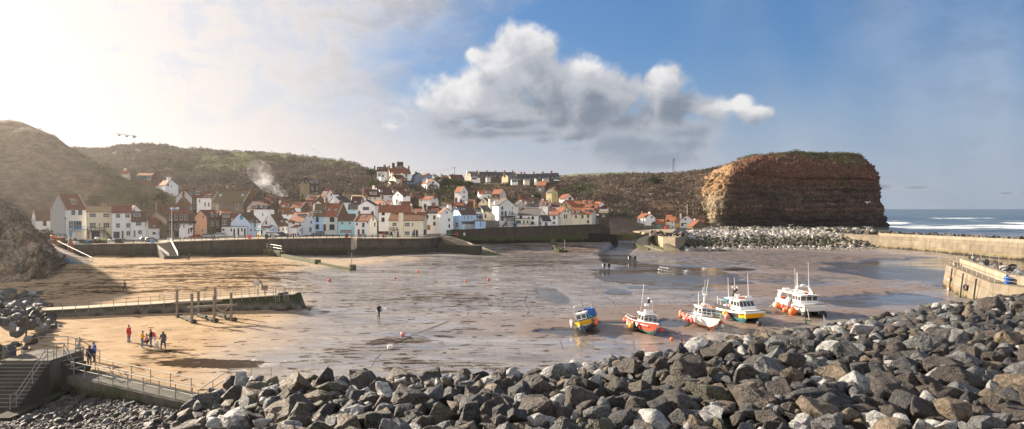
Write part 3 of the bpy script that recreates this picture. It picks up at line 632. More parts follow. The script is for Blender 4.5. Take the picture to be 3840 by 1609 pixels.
TRIM=dict(w=paint('frame_white',(.72,.71,.69),.6),b=paint('frame_blue',(.16,.37,.62),.55),k=paint('frame_black',(.018,.018,.022),.6),t=paint('frame_teal',(.05,.30,.33),.6),n=paint('paint_navy',(.022,.032,.065),.55),d=paint('door_dark',(.035,.03,.035),.6),o=paint('door_wood',(.33,.17,.065),.7),r=paint('paint_maroon',(.15,.035,.03),.6),g=paint('paint_lead_grey',(.24,.25,.27),.7),u=paint('paint_sky_blue',(.13,.42,.72),.5),l=paint('paint_pale_blue',(.38,.50,.68),.6),y=paint('paint_ochre',(.55,.33,.09),.7),e=paint('paint_green',(.04,.11,.08),.6))
CHIM=dict(brick=WALLS['brick'],stone=WALLS['stone'],white=WALLS['white'],grit=WALLS['grit'],cream=WALLS['cream'],buff=WALLS['buff'],orange=masonry('chimney_orange_brick',(.42,.20,.09),(.33,.15,.07),(.28,.2,.14),.25,.09),dark=paint('chimney_dark',(.06,.045,.04),.9))
POT=paint('pot_clay',(.33,.15,.085),.85);COPE=paint('coping_stone',(.42,.37,.30),.9,.2);SKYL=paint('skylight_glass',(.42,.45,.48),.08,.05,metal=.7);RIDGE=paint('ridge_tile',(.20,.085,.055),.85,.2)
ZN=dict(A=(100,680,4.495),B=(420,680,4.495),C=(720,680,4.495),D=(1020,680,4.495),E=(1320,640,4.15),Fz=(1620,680,4.495),G=(1920,680,4.495),H=(2300,760,4.495),I=(1380,580,5.995),J=(1720,600,5.152),K=(430,600,6.743),L=(1080,630,8.3))
HOUSES={}
def rects(s):return[q.split()for q in s.split(';')if q.strip()]if s else[]
class House:pass
def house(key,z,label,g,D,psi,sx=None,d=7.0,form='e',wall='white',roof='red',lw=None,rw=None,win='',door='',dorm='',sky='',chim='',cat='house',name='house',group=None,ov=.18,cop=None,dcol='g',droof=None,thick=.2):
 ox,oy,sc=ZN[z]
 def ux(u):return ox+u/sc
 def uy(v):return oy+v/sc
 x0,x1,yb,ye,yr=ux(g[0]),ux(g[1]),uy(g[2]),uy(g[3]),uy(g[4])
 phi=math.atan(((x0+x1)/2-1920)/F);th=-phi+math.radians(psi)
 t=Vector((math.cos(th),math.sin(th),0));b=Vector((-math.sin(th),math.cos(th),0));nf=-b
 X0=gx(x0,D);s1=(x1-1920)/F;w=(s1*D-X0)/(math.cos(th)-s1*math.sin(th));L=Vector((X0,D,0));Rr=L+t*w
 if sx is not None:
  s2=(ux(sx)-1920)/F;q=L if sx<(g[0]+g[1])/2 else Rr
  dd=(q.x-s2*q.y)/(math.sin(th)+s2*math.cos(th));d=min(max(dd,2.5),14.0)if dd>0 else d
 Cf=L+t*(w/2)
 zb,ze=gz(yb,Cf.y),gz(ye,Cf.y)
 zr=gz(yr,(Cf+b*d/2).y)if form=='e' else(gz(yr,(Cf+b*d).y)if form=='s' else gz(yr,Cf.y))
 zr=max(zr,ze+.25)
 root=Vector((Cf.x+b.x*d/2,Cf.y+b.y*d/2,zb));R=empty(name,root,0,label,cat,group)
 def Pw(u,v,zz):p=L+t*u+b*v;return Vector((p.x,p.y,zz))
 m=MB();zlo=zb-1.5
 if form=='e':
  hs=[Pw(0,0,zlo),Pw(w,0,zlo),Pw(w,d,zlo),Pw(0,d,zlo),Pw(0,0,ze),Pw(w,0,ze),Pw(w,d,ze),Pw(0,d,ze),Pw(0,d/2,zr),Pw(w,d/2,zr)]
  m.add(hs,[(0,1,5,4),(2,3,7,6)],0);m.add(hs,[(3,0,4,8,7)],1);m.add(hs,[(1,2,6,9,5)],2)
 elif form=='g':
  hs=[Pw(0,0,zlo),Pw(w,0,zlo),Pw(w,d,zlo),Pw(0,d,zlo),Pw(0,0,ze),Pw(w,0,ze),Pw(w,d,ze),Pw(0,d,ze),Pw(w/2,0,zr),Pw(w/2,d,zr)]
  m.add(hs,[(0,1,5,8,4),(2,3,7,9,6)],0);m.add(hs,[(3,0,4,7)],1);m.add(hs,[(1,2,6,5)],2)
 else:
  zk=zr if form=='s' else ze
  hs=[Pw(0,0,zlo),Pw(w,0,zlo),Pw(w,d,zlo),Pw(0,d,zlo),Pw(0,0,ze),Pw(w,0,ze),Pw(w,d,zk),Pw(0,d,zk)]
  m.add(hs,[(0,1,5,4),(2,3,7,6),(4,5,6,7)],0);m.add(hs,[(3,0,4,7)],1);m.add(hs,[(1,2,6,5)],2)
 m.build('wall',[WALLS[wall],WALLS[lw or wall],WALLS[rw or wall]],R,root)
 m=MB();T=Vector((0,0,thick));e3=Vector((0,0,.02));rm=ROOFS[roof]
 def slab(a,bb,c,dd_):m.hexa([a+e3,bb+e3,c+e3,dd_+e3,a+T,bb+T,c+T,dd_+T])
 if form=='e':
  k=(zr-ze)/(d/2);o2=.28
  slab(Pw(-ov,-o2,ze-k*o2),Pw(w+ov,-o2,ze-k*o2),Pw(w+ov,d/2,zr),Pw(-ov,d/2,zr));slab(Pw(-ov,d/2,zr),Pw(w+ov,d/2,zr),Pw(w+ov,d+o2,ze-k*o2),Pw(-ov,d+o2,ze-k*o2))
  m.tube([Pw(-ov,d/2,zr+thick),Pw(w+ov,d/2,zr+thick)],.13,5,1)
  sp,sn=Pw(0,0,ze+thick),Vector((0,0,0))+(nf*k+Vector((0,0,1))).normalized()
  if cop:
   for u in((0,w)if cop==1 else((0,)if cop=='l' else(w,))):
    for v in(-o2,d+o2):m.obox(Pw(u,v,ze-k*o2+thick),Pw(u,d/2,zr+thick),.34,.22,2)
 elif form=='g':
  k=(zr-ze)/(w/2);o2=.22
  slab(Pw(-o2,-ov,ze-k*o2),Pw(w/2,-ov,zr),Pw(w/2,d+ov,zr),Pw(-o2,d+ov,ze-k*o2));slab(Pw(w/2,-ov,zr),Pw(w+o2,-ov,ze-k*o2),Pw(w+o2,d+ov,ze-k*o2),Pw(w/2,d+ov,zr))
  m.tube([Pw(w/2,-ov,zr+thick),Pw(w/2,d+ov,zr+thick)],.13,5,1)
  sd=-1 if psi>0 else 1;sp=Pw(w/2,0,zr+thick);sn=(t*sd*k+Vector((0,0,1))).normalized()
  if cop:
   for u in(0,w):m.obox(Pw(u,-.05,ze+thick),Pw(w/2,-.05,zr+thick),.34,.22,2)
 elif form=='s':
  slab(Pw(-ov,-ov,ze),Pw(w+ov,-ov,ze),Pw(w+ov,d,zr),Pw(-ov,d,zr));k=(zr-ze)/d;sp=Pw(0,0,ze+thick);sn=(nf*k+Vector((0,0,1))).normalized()
 else:
  slab(Pw(-ov,-ov,ze),Pw(w+ov,-ov,ze),Pw(w+ov,d+ov,ze),Pw(-ov,d+ov,ze));sp=Pw(0,0,ze);sn=Vector((0,0,1))
 m.build('roof',[rm,RIDGE,COPE if cop else RIDGE],R,root)
 O=Vector((0,0,CH))
 def ray(px,py):return Vector(((px-1920)/F,1,-(py-784)/F))
 def hit(px,py,p,n):
  r=ray(px,py);q=r.dot(n);return O+r*((p-O).dot(n)/q)if abs(q)>1e-6 else None
 PL=dict(f=(Pw(0,0,0),nf,t),l=(Pw(0,0,0),-t,-b),r=(Pw(w,0,0),t,b))
 def wallrect(q,pl):
  p,n,tt=PL[pl];a0,a1,a2,a3=[float(v)for v in q[:4]];px0,py0,px1,py1=ux(a0),uy(a1),ux(a2),uy(a3);my=(py0+py1)/2;mx=(px0+px1)/2
  A,B,Tp,Bt=hit(px0,my,p,n),hit(px1,my,p,n),hit(mx,py0,p,n),hit(mx,py1,p,n)
  c=(A+B)/2;c.z=(Tp.z+Bt.z)/2;ww=(B-A).length;hh=abs(Tp.z-Bt.z);tt=(B-A).normalized()
  return c,ww,hh,tt,n
 def face_box(mb,c,ww,hh,tt,n,o0,o1,mi=0):
  a=tt*ww/2;up=Vector((0,0,hh/2));p0,p1=c+n*o0,c+n*o1
  mb.hexa([p0-a-up,p0+a-up,p1+a-up,p1-a-up,p0-a+up,p0+a+up,p1+a+up,p1-a+up],mi)
 def window(q,pl,parent=R):
  c,ww,hh,tt,n=wallrect(q,pl);fr=TRIM[q[4]]if len(q)>4 else TRIM['w']
  mb=MB();face_box(mb,c,ww,hh,tt,n,-.02,.06);face_box(mb,c-Vector((0,0,hh/2+.05)),ww+.2,.1,tt,n,-.02,.14)
  wf=mb.build('window',fr,parent,root)
  nx=max(1,round(ww/.62));ny=2 if hh>.8 else 1;pb=MB();bw=.085
  cw,chh=(ww-bw)/nx,(hh-bw)/ny
  for i in range(nx):
   for j in range(ny):
    cc=c+tt*((i+.5)*cw+bw/2-ww/2)+Vector((0,0,(j+.5)*chh+bw/2-hh/2));face_box(pb,cc,cw-bw,chh-bw,tt,n,.05,.066)
  pb.build('pane',GLASS,wf,root)
  return wf
 for q in rects(win):
  pl='f'
  if q[0]in 'lrf':pl=q[0];q=q[1:]
  window(q,pl)
 for q in rects(door):
  pl='f'
  if q[0]in 'lrf':pl=q[0];q=q[1:]
  c,ww,hh,tt,n=wallrect(q,pl);mb=MB();face_box(mb,c,ww,hh,tt,n,-.02,.07);face_box(mb,c+Vector((0,0,hh/2+.07)),ww+.2,.14,tt,n,-.02,.10,1)
  if ww>1.8:
   for j in range(1,5):face_box(mb,c+Vector((0,0,hh*(j/5-.5))),ww-.1,.03,tt,n,.07,.085,1)
  mb.build('garage_door' if ww>1.8 else 'door',[TRIM[q[4]]if len(q)>4 else TRIM['d'],TRIM['w']if ww<1.8 else TRIM[q[4]]],R,root)
 for q in rects(dorm):
  a0,a1,a2,a3=[float(v)for v in q[:4]];kind=q[4]if len(q)>4 else 's'
  Q=hit(ux((a0+a2)/2),uy(a3),sp,sn)
  if form=='g':fn,ft=(-t if psi>0 else t),(-b if psi>0 else b)
  else:fn,ft=nf,t
  A,B,Tp=hit(ux(a0),uy((a1+a3)/2),Q,fn),hit(ux(a2),uy((a1+a3)/2),Q,fn),hit(ux((a0+a2)/2),uy(a1),Q,fn)
  ww=max((B-A).length,.9);ft=(B-A).normalized();hh=max(Tp.z-Q.z,.8);c0=(A+B)/2;c0 .z=Q.z-.05;up=Vector((0,0,1));bk=-fn;k2=max(k,.35);run=hh/k2
  mb=MB();a=ft*(ww/2+.15)
  rise=.25 if kind=='s' else 0.0
  v=[c0-a,c0+a,c0+a+up*hh,c0-a+up*hh,c0-a+up*(hh+.02)+bk*run,c0+a+up*(hh+.02)+bk*run]
  mb.add(v,[(0,1,2,3),(0,3,4),(1,5,2)],0)
  o_=fn*.25;a2_=ft*(ww/2+.32);th_=up*.14;sl=up*(.0 if kind=='f' else-.22)
  if kind=='p':
   ap=up*(hh+ww*.38)
   for s_ in(-1,1):
    e=c0+ft*s_*(ww/2+.3)+up*(hh-.1);f_=c0+ap
    mb.hexa([e+o_,f_+o_,f_+bk*(run+ww*.4/k2),e+bk*run,e+o_+th_,f_+o_+th_,f_+bk*(run+ww*.4/k2)+th_,e+bk*run+th_],1)
   mb.add([c0-a+up*hh,c0+a+up*hh,c0+ap],[(0,1,2)],0)
  else:
   r2=run if kind=='f' else run*1.45
   zb2=up*(hh+.02+(0 if kind=='f' else.42*hh))
   f0,f1,g1,g0=c0-a2_+up*hh+o_+sl,c0+a2_+up*hh+o_+sl,c0+a2_+zb2+bk*r2,c0-a2_+zb2+bk*r2
   mb.hexa([f0,f1,g1,g0,f0+th_,f1+th_,g1+th_,g0+th_],1)
  dm=mb.build('dormer',[WALLS['white']if dcol=='w' else TRIM[dcol],ROOFS[droof]if droof else(ROOFS['lead']if kind=='f' else rm)],R,root)
  wb=MB();cw=c0+up*(hh*.52);face_box(wb,cw,ww,hh*.8,ft,fn,-.02,.05)
  nx=max(1,round(ww/.6));cc_=ww/nx
  for i in range(nx):face_box(wb,cw+ft*((i+.5)*cc_-ww/2),cc_-.12,hh*.8-.16,ft,fn,.04,.06,1)
  wb.build('window',[TRIM['w'],GLASS],dm,root)
 for q in rects(sky):
  a0,a1,a2,a3=[float(v)for v in q[:4]];kx=(a2-a0)*.18
  if form=='e':cs=[(a0,a3),(a2,a3),(a2,a1),(a0,a1)]
  else:cs=[(a0,a3),(a2-kx,a3),(a2,a1),(a0+kx,a1)]
  pts=[hit(ux(u),uy(v),sp,sn)for u,v in cs];c=sum(pts,Vector())/4
  mb=MB();pp=[c+(p_-c)*1.12 for p_ in pts];mb.hexa([p_-sn*.02 for p_ in pp]+[p_+sn*.06 for p_ in pp],1);mb.hexa([p_ for p_ in pts]+[p_+sn*.085 for p_ in pts],0)
  mb.build('skylight',[SKYL,TRIM['g']],R,root)
 for q in rects(chim):
  cx0,cx1,cy=ux(float(q[0])),ux(float(q[1])),uy(float(q[2]));ck=q[3]if len(q)>3 else 'brick';npots=int(q[4])if len(q)>4 else 2
  pr,nr=(Pw(0,d/2,0),nf)if form in 'esf' else(Pw(0,.9,0),nf)
  if form in 'sf':pr=Pw(0,d*.8,0)
  A,B=hit(cx0,cy,pr,nr),hit(cx1,cy,pr,nr);c=(A+B)/2;ww=max((B-A).length,.5);zt=max(c.z,ze+.6);base=min(ze+.2,zr-1.0,zt-1.2)
  mb=MB();dp=min(max(ww*.7,.6),1.0);mb.box((c.x,c.y,(zt+base)/2),(ww,dp,zt-base),th);mb.box((c.x,c.y,zt-.28),(ww+.16,dp+.16,.16),th);mb.box((c.x,c.y,zt+.04),(ww+.10,dp+.10,.10),th)
  ch=mb.build('chimney',CHIM[ck],R,root)
  for i in range(npots):
   pc=c+t*((i+.5)/npots-.5)*ww;pb=MB();pb.tube([(pc.x,pc.y,zt+.05),(pc.x,pc.y,zt+.55),(pc.x,pc.y,zt+.60)],[.17,.135,.165],7);pb.build('chimney_pot',POT,ch,root)
 h=House();h.R,h.root,h.Pw,h.w,h.d,h.zb,h.ze,h.zr,h.t,h.b,h.nf,h.th,h.hit,h.ux,h.uy,h.PL,h.wallrect,h.face_box=R,root,Pw,w,d,zb,ze,zr,t,b,nf,th,hit,ux,uy,PL,wallrect,face_box
 HOUSES[key]=h
 return h
H_=house
H_('A1','A','low white cottage with brown tiled roof below the cliff, leftmost house',(150,607,890,657,500),250,12,d=7,roof='brown',win='275 668 335 745 k;458 668 515 745 k;440 788 505 880 k',door='325 780 378 880 w',chim='475 515 432 grit 1',cop='l')
H_('A2','A','tall white three storey house with red roof and blue balcony',(655,1010,975,470,230),244,27,sx=400,roof='red',lw='bgrey',win='752 485 818 565 b;868 485 935 565 b;708 668 785 800 w;790 668 925 800 b',door='715 840 765 940 u;815 848 955 972 w',dorm='765 318 838 392 s',droof='pale',cop=1)  # side wall greyed for shade and dormer tiles paled for sun, in the colour
H_('A3','A','cream house with pale glaring roof and dark outside staircase',(1020,1440,990,515,425),243,3,d=6,wall='cream',roof='pale',win='1060 540 1168 605;1290 540 1395 605;1060 697 1168 785;1290 697 1395 785;1212 705 1240 765',door='1090 850 1230 980 n;1022 852 1062 980 o',chim='1275 1355 380 buff 2')  # pale roof: glare of the sun put into the tile colour
H_('B4','B','white three storey house with navy garage and small tiled bay roofs',(0,330,975,530,420),241,0,d=7,roof='red',win='62 548 140 615;222 548 298 615;65 705 135 783;238 705 308 780;240 838 308 912',door='25 855 128 960 n;165 835 193 965 d',chim='170 215 360 stone 2')
H_('B5','B','white house with deep brown roof, wide dormer and gabled porch',(330,570,945,672,520),240,0,d=7,roof='brown',win='400 685 500 748;438 822 510 890',door='362 828 398 940 g',dorm='372 537 470 592 f',dcol='w')
H_('B5b','B','white gabled house with red roof tucked behind the row',(300,500,700,505,412),249,28,sx=210,form='g',roof='red',win='358 477 383 512 k',chim='408 455 465 stone 1')
H_('B6','B','tiny white cottage with two little dormers and pale blue door',(625,890,935,775,622),239,14,sx=570,roof='red',win='682 858 738 888 k;832 855 870 910',door='775 850 805 910 l',dorm='690 735 735 775 p;833 722 868 772 p',cop='r')
H_('B7','B','brown stone three storey inn with white sash windows and two skylights',(920,1305,945,540,410),238,26,sx=640,wall='stone',roof='red',win='968 555 1005 648;1060 555 1100 648;1148 555 1188 645;1225 557 1262 647;968 713 1003 800;1062 715 1098 800;970 855 1040 935;1135 845 1188 905',door='1072 830 1105 940 d',sky='975 443 1040 478;1062 440 1130 478',chim='748 828 335 stone 2')
h=H_('B8','B','small white annexe with black awning beside the stone inn',(1130,1365,945,700,660),236.5,0,d=4,form='s',roof='red',win='1130 725 1155 785;1200 725 1225 785;1305 675 1335 733 k;1322 795 1343 848 k',door='1283 795 1305 885 d')
a=MB();c=h.hit(h.ux(1210),h.uy(690),h.Pw(0,0,0),h.nf)+h.nf*.5;a.obox(c-h.t*4.4,c+h.t*4.4,1.0,.8);a.build('awning',TRIM['k'],h.R,h.root)
H_('B9','C','brown stone house with bright orange end wall and twin dormers',(250,485,845,600,495),236,42,sx=47,wall='stone',lw='peach',roof='red',win='325 672 358 745;415 670 452 742;l 175 573 205 628;l 162 803 187 865;l 202 803 222 850',door='410 785 447 840 r',dorm='328 540 368 597 p;418 538 457 595 p')
H_('C2','C','narrow stone house with orange roof and four light upper window',(500,668,860,540,485),240,10,d=7,wall='stone',roof='orange',win='520 548 640 600;512 660 578 725')
H_('C3','C','big brown rendered hall with long mossy ochre pantile roof',(325,870,560,355,165),282,-28,sx=1088,wall='render',rw='stone',roof='olive',win='408 380 447 472;740 380 785 470',sky='460 218 500 255;835 213 878 250',chim='432 505 100 stone 2;960 1015 135 brick 2;740 770 135 brick 1',cop=1,cat='hall',name='hall')
H_('C3b','C','stone house with dull ochre roof half hidden left of the big hall',(205,430,420,305,165),300,-5,d=9,wall='stone',roof='olive')
H_('C3c','C','dark stone house with tall chimney right behind the big hall',(1050,1160,500,330,200),292,-20,d=8,wall='grit',roof='slate',chim='1040 1110 150 stone 3')
H_('B10','B','house with grey gable end, red roof and two white dormers',(1350,1430,475,272,140),272,40,sx=1075,wall='stone',lw='bgrey',roof='red',win='1375 290 1403 372;1370 410 1402 465;l 1170 212 1188 245',dorm='1325 170 1365 228 s',chim='1197 1240 75 brick 2')
H_('B11','B','white house with slit windows and two grey dormers on the upper row',(1428,1672,470,275,200),270,0,d=6,roof='red',win='1465 303 1490 360;1560 352 1577 418 k;1622 357 1642 420 k',dorm='1415 165 1478 230 f;1560 225 1582 268 s;1625 225 1645 268 s')
H_('B12','B','low stone outbuilding with orange lean roof under the grey gable',(1290,1345,475,400,285),262,55,sx=1070,wall='stone',roof='orange',win='1312 405 1338 470',cat='outbuilding',name='outbuilding')
H_('K1','K','white gabled cottage with orange roof high on the left slope',(1275,1610,830,640,515),318,24,sx=1040,form='g',roof='orange',win='1330 595 1368 655 k;1430 645 1450 672 k',chim='1325 1412 440 white 2')
H_('K2','K','long low red brick house with wide dark glazing above the left slope',(560,935,560,392,325),330,-25,sx=1100,wall='brick',roof='orange',win='500 415 565 490 t;660 400 830 490 t;835 395 910 495')
H_('K3','K','white cottage end with tall lit chimney at the slope edge',(160,330,470,350,270),328,-10,d=6,wall='cream',roof='orange',chim='228 300 215 cream 1')
H_('C4','C','white two storey house with rusty roof and two wide dormers',(928,1285,700,465,335),258,-26,sx=1500,rw='stone',roof='maroon',win='1183 535 1205 587',dorm='1005 405 1085 455 f;1190 405 1250 455 f',chim='1165 1220 268 stone 2;1355 1415 270 stone 2',sky='1145 425 1175 445')
h5=H_('C5','C','pale blue gabled cafe with painted arch panel on its end wall',(970,1155,905,690,535),236,52,sx=655,wall='paleblue',roof='brown',win='985 800 1000 835 n;1050 800 1150 835 n;1048 705 1072 772 t',dorm='1003 660 1030 700 f;1090 655 1115 690 f',chim='995 1028 490 stone 1;835 865 480 buff 1',cat='cafe')
h6=H_('C6','C','white flat roofed toilet block with three dark doors',(640,925,922,768,760),231,22,sx=498,form='f',wall='white',roof='lead',win='650 795 672 840 k;830 790 852 838 k;l 515 803 545 825 k',door='697 800 722 922 d;768 793 793 912 d;877 795 903 912 d',cat='toilet block',name='toilet_block')
H_('C7','C','small peach house with rust roof behind the pale blue cafe',(672,800,720,620,548),252,5,d=6,wall='peach',roof='red')
h8=H_('C8','C','white gabled cottage with deep brown roof and two slim dormers',(1445,1610,858,745,530),238,50,sx=1185,roof='brown',win='1523 778 1545 820 k;1582 772 1600 822;1450 775 1475 825 k;l 1240 668 1262 720 k',dorm='1500 648 1530 683 s;1583 645 1610 680 s',chim='1297 1367 485 white 1')
H_('C9','C','white lean to porch with blue gable and blue door',(1325,1400,840,785,752),235,8,d=4,form='g',roof='blue',door='1353 790 1388 838 b',cat='porch',name='porch_building',win='1318 808 1338 835 b')
H_('C10','C','low white outshot with short red roof beside the blue porch',(1200,1325,840,790,765),235.5,4,d=3,form='s',roof='red',cat='outshot',name='outshot')
H_('D1','D','white gabled house with striped red roof and long dormer by the quay',(275,512,870,682,530),238,-42,sx=736,roof='stripe',win='345 660 380 712 k;465 703 482 727 k;r 640 665 678 717;r 622 775 667 850;r 620 572 636 595 k',dorm='437 555 545 592 f',droof='brown',cop='r')
H_('D2','D','low white outshot with red lean roof facing the quay',(312,412,890,785,742),231.5,-42,sx=505,form='s',roof='red',win='r 468 815 482 835 k',door='r 500 785 512 890 k',cat='outshot',name='outshot')
H_('D3','D','white house with rusty orange roof and two skylights in the second row',(130,400,640,552,462),254,8,d=7,roof='rust',sky='170 497 195 515;335 497 370 517',win='258 560 273 585 k',chim='400 465 462 white 1')
H_('D4','D','narrow light blue house with mossy olive roof',(703,862,880,585,390),241,-10,d=9,wall='blue',roof='olive',win='742 598 787 680 k;735 725 793 805 k',dorm='725 495 757 530 f;800 495 832 530 f',chim='727 765 395 stone 1;908 955 358 brick 2')
H_('D5','D','grey white house with orange pantiles, dark windows and brown door',(862,1105,905,588,383),241.5,-22,sx=1285,wall='greywhite',rw='stone',roof='stripe',win='975 605 1050 680 k;970 725 1052 815 k',door='868 723 908 840 r',sky='945 465 980 493;1060 465 1093 493',chim='1140 1190 342 brick 2',cop='r')
H_('D6','D','aqua blue house with brown roof and long seven light window',(1113,1387,900,665,560),235,-6,d=6,wall='aqua',roof='brown',win='1158 683 1208 732;1287 683 1337 732;1145 815 1345 872',chim='1452 1488 510 stone 1')
H_('D7','D','white corner house with striped red roof, leaning wall lamp and brown door',(1390,1630,925,672,560),233,-24,sx=1768,roof='stripe',win='1420 702 1443 738 k;1518 698 1562 768 g;1515 810 1560 880 g;r 1722 690 1740 757 k',door='1445 810 1478 915 r',sky='1540 570 1578 598',chim='1678 1710 515 dark 1',cop='l')
H_('D8','D','broad white gable with one wide grey window above the quay',(1450,1735,600,410,325),258,-18,sx=1792,form='g',roof='slate',win='1533 432 1638 483 g')
H_('D9','D','small turquoise house with grey slate roof',(1285,1440,575,470,390),262,-5,d=6,wall='aqua',roof='greyslate',win='1373 480 1400 507')
H_('L1','L','tall stone house with yellowed gable end standing alone above the roofs',(670,970,870,490,350),318,44,sx=372,wall='grit',lw='buff',roof='slate',win='740 570 780 680;890 572 930 680;730 780 785 845;820 765 940 845;l 425 610 452 668;l 555 445 582 487 k;l 420 785 440 820 k;l 600 805 625 855',dorm='725 390 808 478 f;855 390 935 480 f',chim='505 565 290 dark 2;790 860 300 buff 2')
H_('D11','D','orange brick house with red roof and flat dormer',(575,740,450,315,240),285,-20,sx=875,wall='brick',rw='stone',roof='orange',win='637 358 668 408',dorm='630 262 697 285 f',cop=1)
H_('D12','D','house with bright red roof beneath the smoking chimney',(300,492,490,450,355),272,-22,sx=642,wall='greywhite',rw='stone',roof='orange',chim='290 345 305 stone 2',cop='r')
H_('D12b','D','house with red roof and single skylight in the second row',(115,268,490,450,362),273,-8,d=8,wall='stone',roof='orange',sky='170 405 225 435',cop='r',chim='120 150 330 white 1')
H_('D12c','C','brown brick house with row of tall chimneys behind the rusty roof',(1215,1420,440,330,270),280,-5,d=7,wall='render',roof='red',chim='1280 1350 250 brick 3;1465 1520 330 stone 2')
H_('D13','D','white gabled cottage with dark red roof and one skylight above the roofs',(820,922,310,250,142),305,-45,sx=1045,roof='red',win='r 985 200 1010 247 g',sky='893 183 930 208',chim='848 882 105 dark 2')
H_('D14','D','small white gable with red roof in the middle of the roofs',(690,868,440,392,337),270,-24,sx=930,form='g',roof='red',chim='785 815 270 stone 1;905 935 285 brick 1')
H_('D15','D','white gabled house with grey slate roof and broad white chimney',(1170,1328,450,352,250),274,42,sx=960,roof='slate',chim='1040 1112 232 white 1;1200 1325 218 buff 3')
H_('D16','D','house with dark red roof and single skylight right of the slate roof',(1335,1490,430,385,265),282,-8,d=8,roof='maroon',sky='1390 335 1425 360')
H_('D17','D','house with glowing orange roof in front of a flat white range',(1428,1560,430,376,312),287,5,d=7,roof='orange',cop='r')
H_('D17b','D','long flat white range with row of windows behind the orange roof',(1345,1585,340,275,240),296,4,d=6,form='s',roof='pale',win='1430 267 1480 303;1510 280 1545 305;1375 270 1410 300')
H_('E1','E','buff gabled house with maroon roof and flat white dormer',(250,440,475,402,300),298,30,sx=155,wall='cream',lw='buff',roof='maroon',dorm='290 330 382 370 f',dcol='w',chim='172 200 270 brick 2',win='260 420 300 450;340 418 375 450')
H_('E2','E','grey white house with wide maroon roof and single white dormer',(440,648,490,375,262),308,16,sx=308,wall='greywhite',roof='maroon',win='463 388 490 445 k;575 395 630 428',dorm='435 292 467 333 s',chim='325 355 235 white 1;553 595 235 brick 2',dcol='w')
H_('E3','E','house with dark red roof and small twin light dormer',(650,800,420,362,272),316,6,d=8,roof='maroon',dorm='645 305 688 340 s',dcol='w')
H_('E4','E','white gabled house with maroon roof and several black windows',(783,908,500,390,322),292,22,sx=635,roof='maroon',win='798 363 838 407 k;l 697 360 733 403;l 680 448 705 497;750 457 765 505 k',chim='830 850 295 buff 1')
H_('E5','E','brown stone house with slate roof and three skylights',(882,1052,400,248,162),332,40,sx=683,wall='stone',roof='slate',win='918 265 945 318 r;1003 262 1030 318 r;1003 348 1032 387;970 348 992 385 k',sky='862 183 885 203;912 187 932 206;955 190 978 208',chim='765 805 130 brick 3')
H_('E6','E','cream house with maroon roof below the big white hotel',(677,830,250,125,70),350,26,sx=577,wall='cream',roof='maroon',win='715 130 738 163',chim='618 648 35 cream 1;770 790 45 cream 1')
H_('E6b','E','low cream outbuilding with short red roof on the bank',(600,682,260,196,166),342,20,sx=545,wall='cream',roof='red',cat='outbuilding',name='outbuilding',win='612 218 632 240')
H_('E7','I','big white hotel with broad red roof on the hilltop',(500,960,600,425,320),372,12,sx=432,lw='cream',roof='red',win='838 430 882 495 g;840 515 885 585 g;585 430 620 470 g',chim='457 493 260 brick 2;898 932 270 brick 2',cat='hotel',name='hotel')  # left gable cream where white wall is sunlit: warm light in the colour
H_('E8','I','dark brown gabled house with enormous chimney stacks on the skyline',(570,885,345,322,235),388,12,d=11,form='g',wall='render',roof='maroon',chim='650 790 172 dark 5;540 600 200 dark 4')
H_('E9','I','white house with dark red roof among bushes on the skyline',(200,435,530,375,285),378,-4,d=7,roof='maroon',chim='137 165 262 dark 1;350 403 240 brick 2',sky='225 300 250 318;300 300 325 318')
H_('E9b','I','small white lean to with blue grey window on the hilltop',(285,385,545,445,390),370,8,d=5,form='g',roof='maroon',win='310 447 355 503 g',cat='outhouse',name='outhouse')
H_('E10','I','slate blue gabled house with red roof on the skyline',(1052,1237,640,475,412),383,24,sx=980,form='g',wall='slateblue',roof='maroon',win='1145 443 1168 475;1105 540 1128 585',chim='1060 1095 390 dark 1')
H_('E11','I','slate blue chalet with white side wall beside its twin',(1292,1440,600,485,417),380,26,sx=1210,form='g',wall='slateblue',lw='white',roof='orange',win='1335 500 1405 540 l;l 1222 500 1245 555;l 1250 497 1275 550')
H_('E12','I','tall white house with orange roof and large grey picture window',(1330,1605,960,658,560),330,26,sx=1205,form='g',roof='orange',win='1438 603 1490 640 g;1367 793 1475 850 g;l 1228 700 1245 840 k;l 1283 695 1302 752 k;l 1283 788 1302 850 k',chim='1320 1352 548 white 1')
H_('E13','I','low buff ended cottage with long dark red roof on the skyline',(1872,2160,600,538,460),428,20,sx=1787,wall='grit',lw='buff',roof='maroon',chim='1895 1912 435 dark 1')
H_('E13b','I','short red roofed cottage half hidden by hilltop bushes',(1665,1800,560,512,475),432,8,d=7,wall='grit',roof='red',chim='1650 1672 462 brick 1')
H_('E14','I','tall narrow white house with orange roof alone on the bank',(1945,2087,1075,840,725),306,-42,sx=2245,roof='orange',win='r 2145 815 2172 858 k;r 2130 930 2177 967;r 2125 1020 2180 1055',chim='2052 2090 755 white 0',cop='r')
H_('E15','E','small white cottage with red roof and two brick chimneys',(1095,1222,570,450,394),282,-42,sx=1345,rw='greywhite',roof='orange',sky='1190 398 1218 420',chim='1255 1293 372 brick 2;1140 1175 365 buff 2')
H_('E16','E','dark stone gabled cottage with red roof among the chimneys',(1040,1130,500,440,390),292,32,sx=915,wall='cream',lw='grit',roof='red',win='1060 450 1090 478',chim='915 950 350 brick 1')
H_('E17','E','long white house with striped orange pantile roof behind the pub',(415,935,880,648,548),248,0,d=8,roof='stripe',win='460 730 507 792 k;463 655 510 690 k;652 658 740 686',chim='418 450 515 brick 1;908 935 520 white 1',cop='r')
H_('E18','E','white gable with red pantile side roof in the third row',(445,540,580,520,475),266,36,sx=335,form='g',roof='orange',win='480 505 505 530')
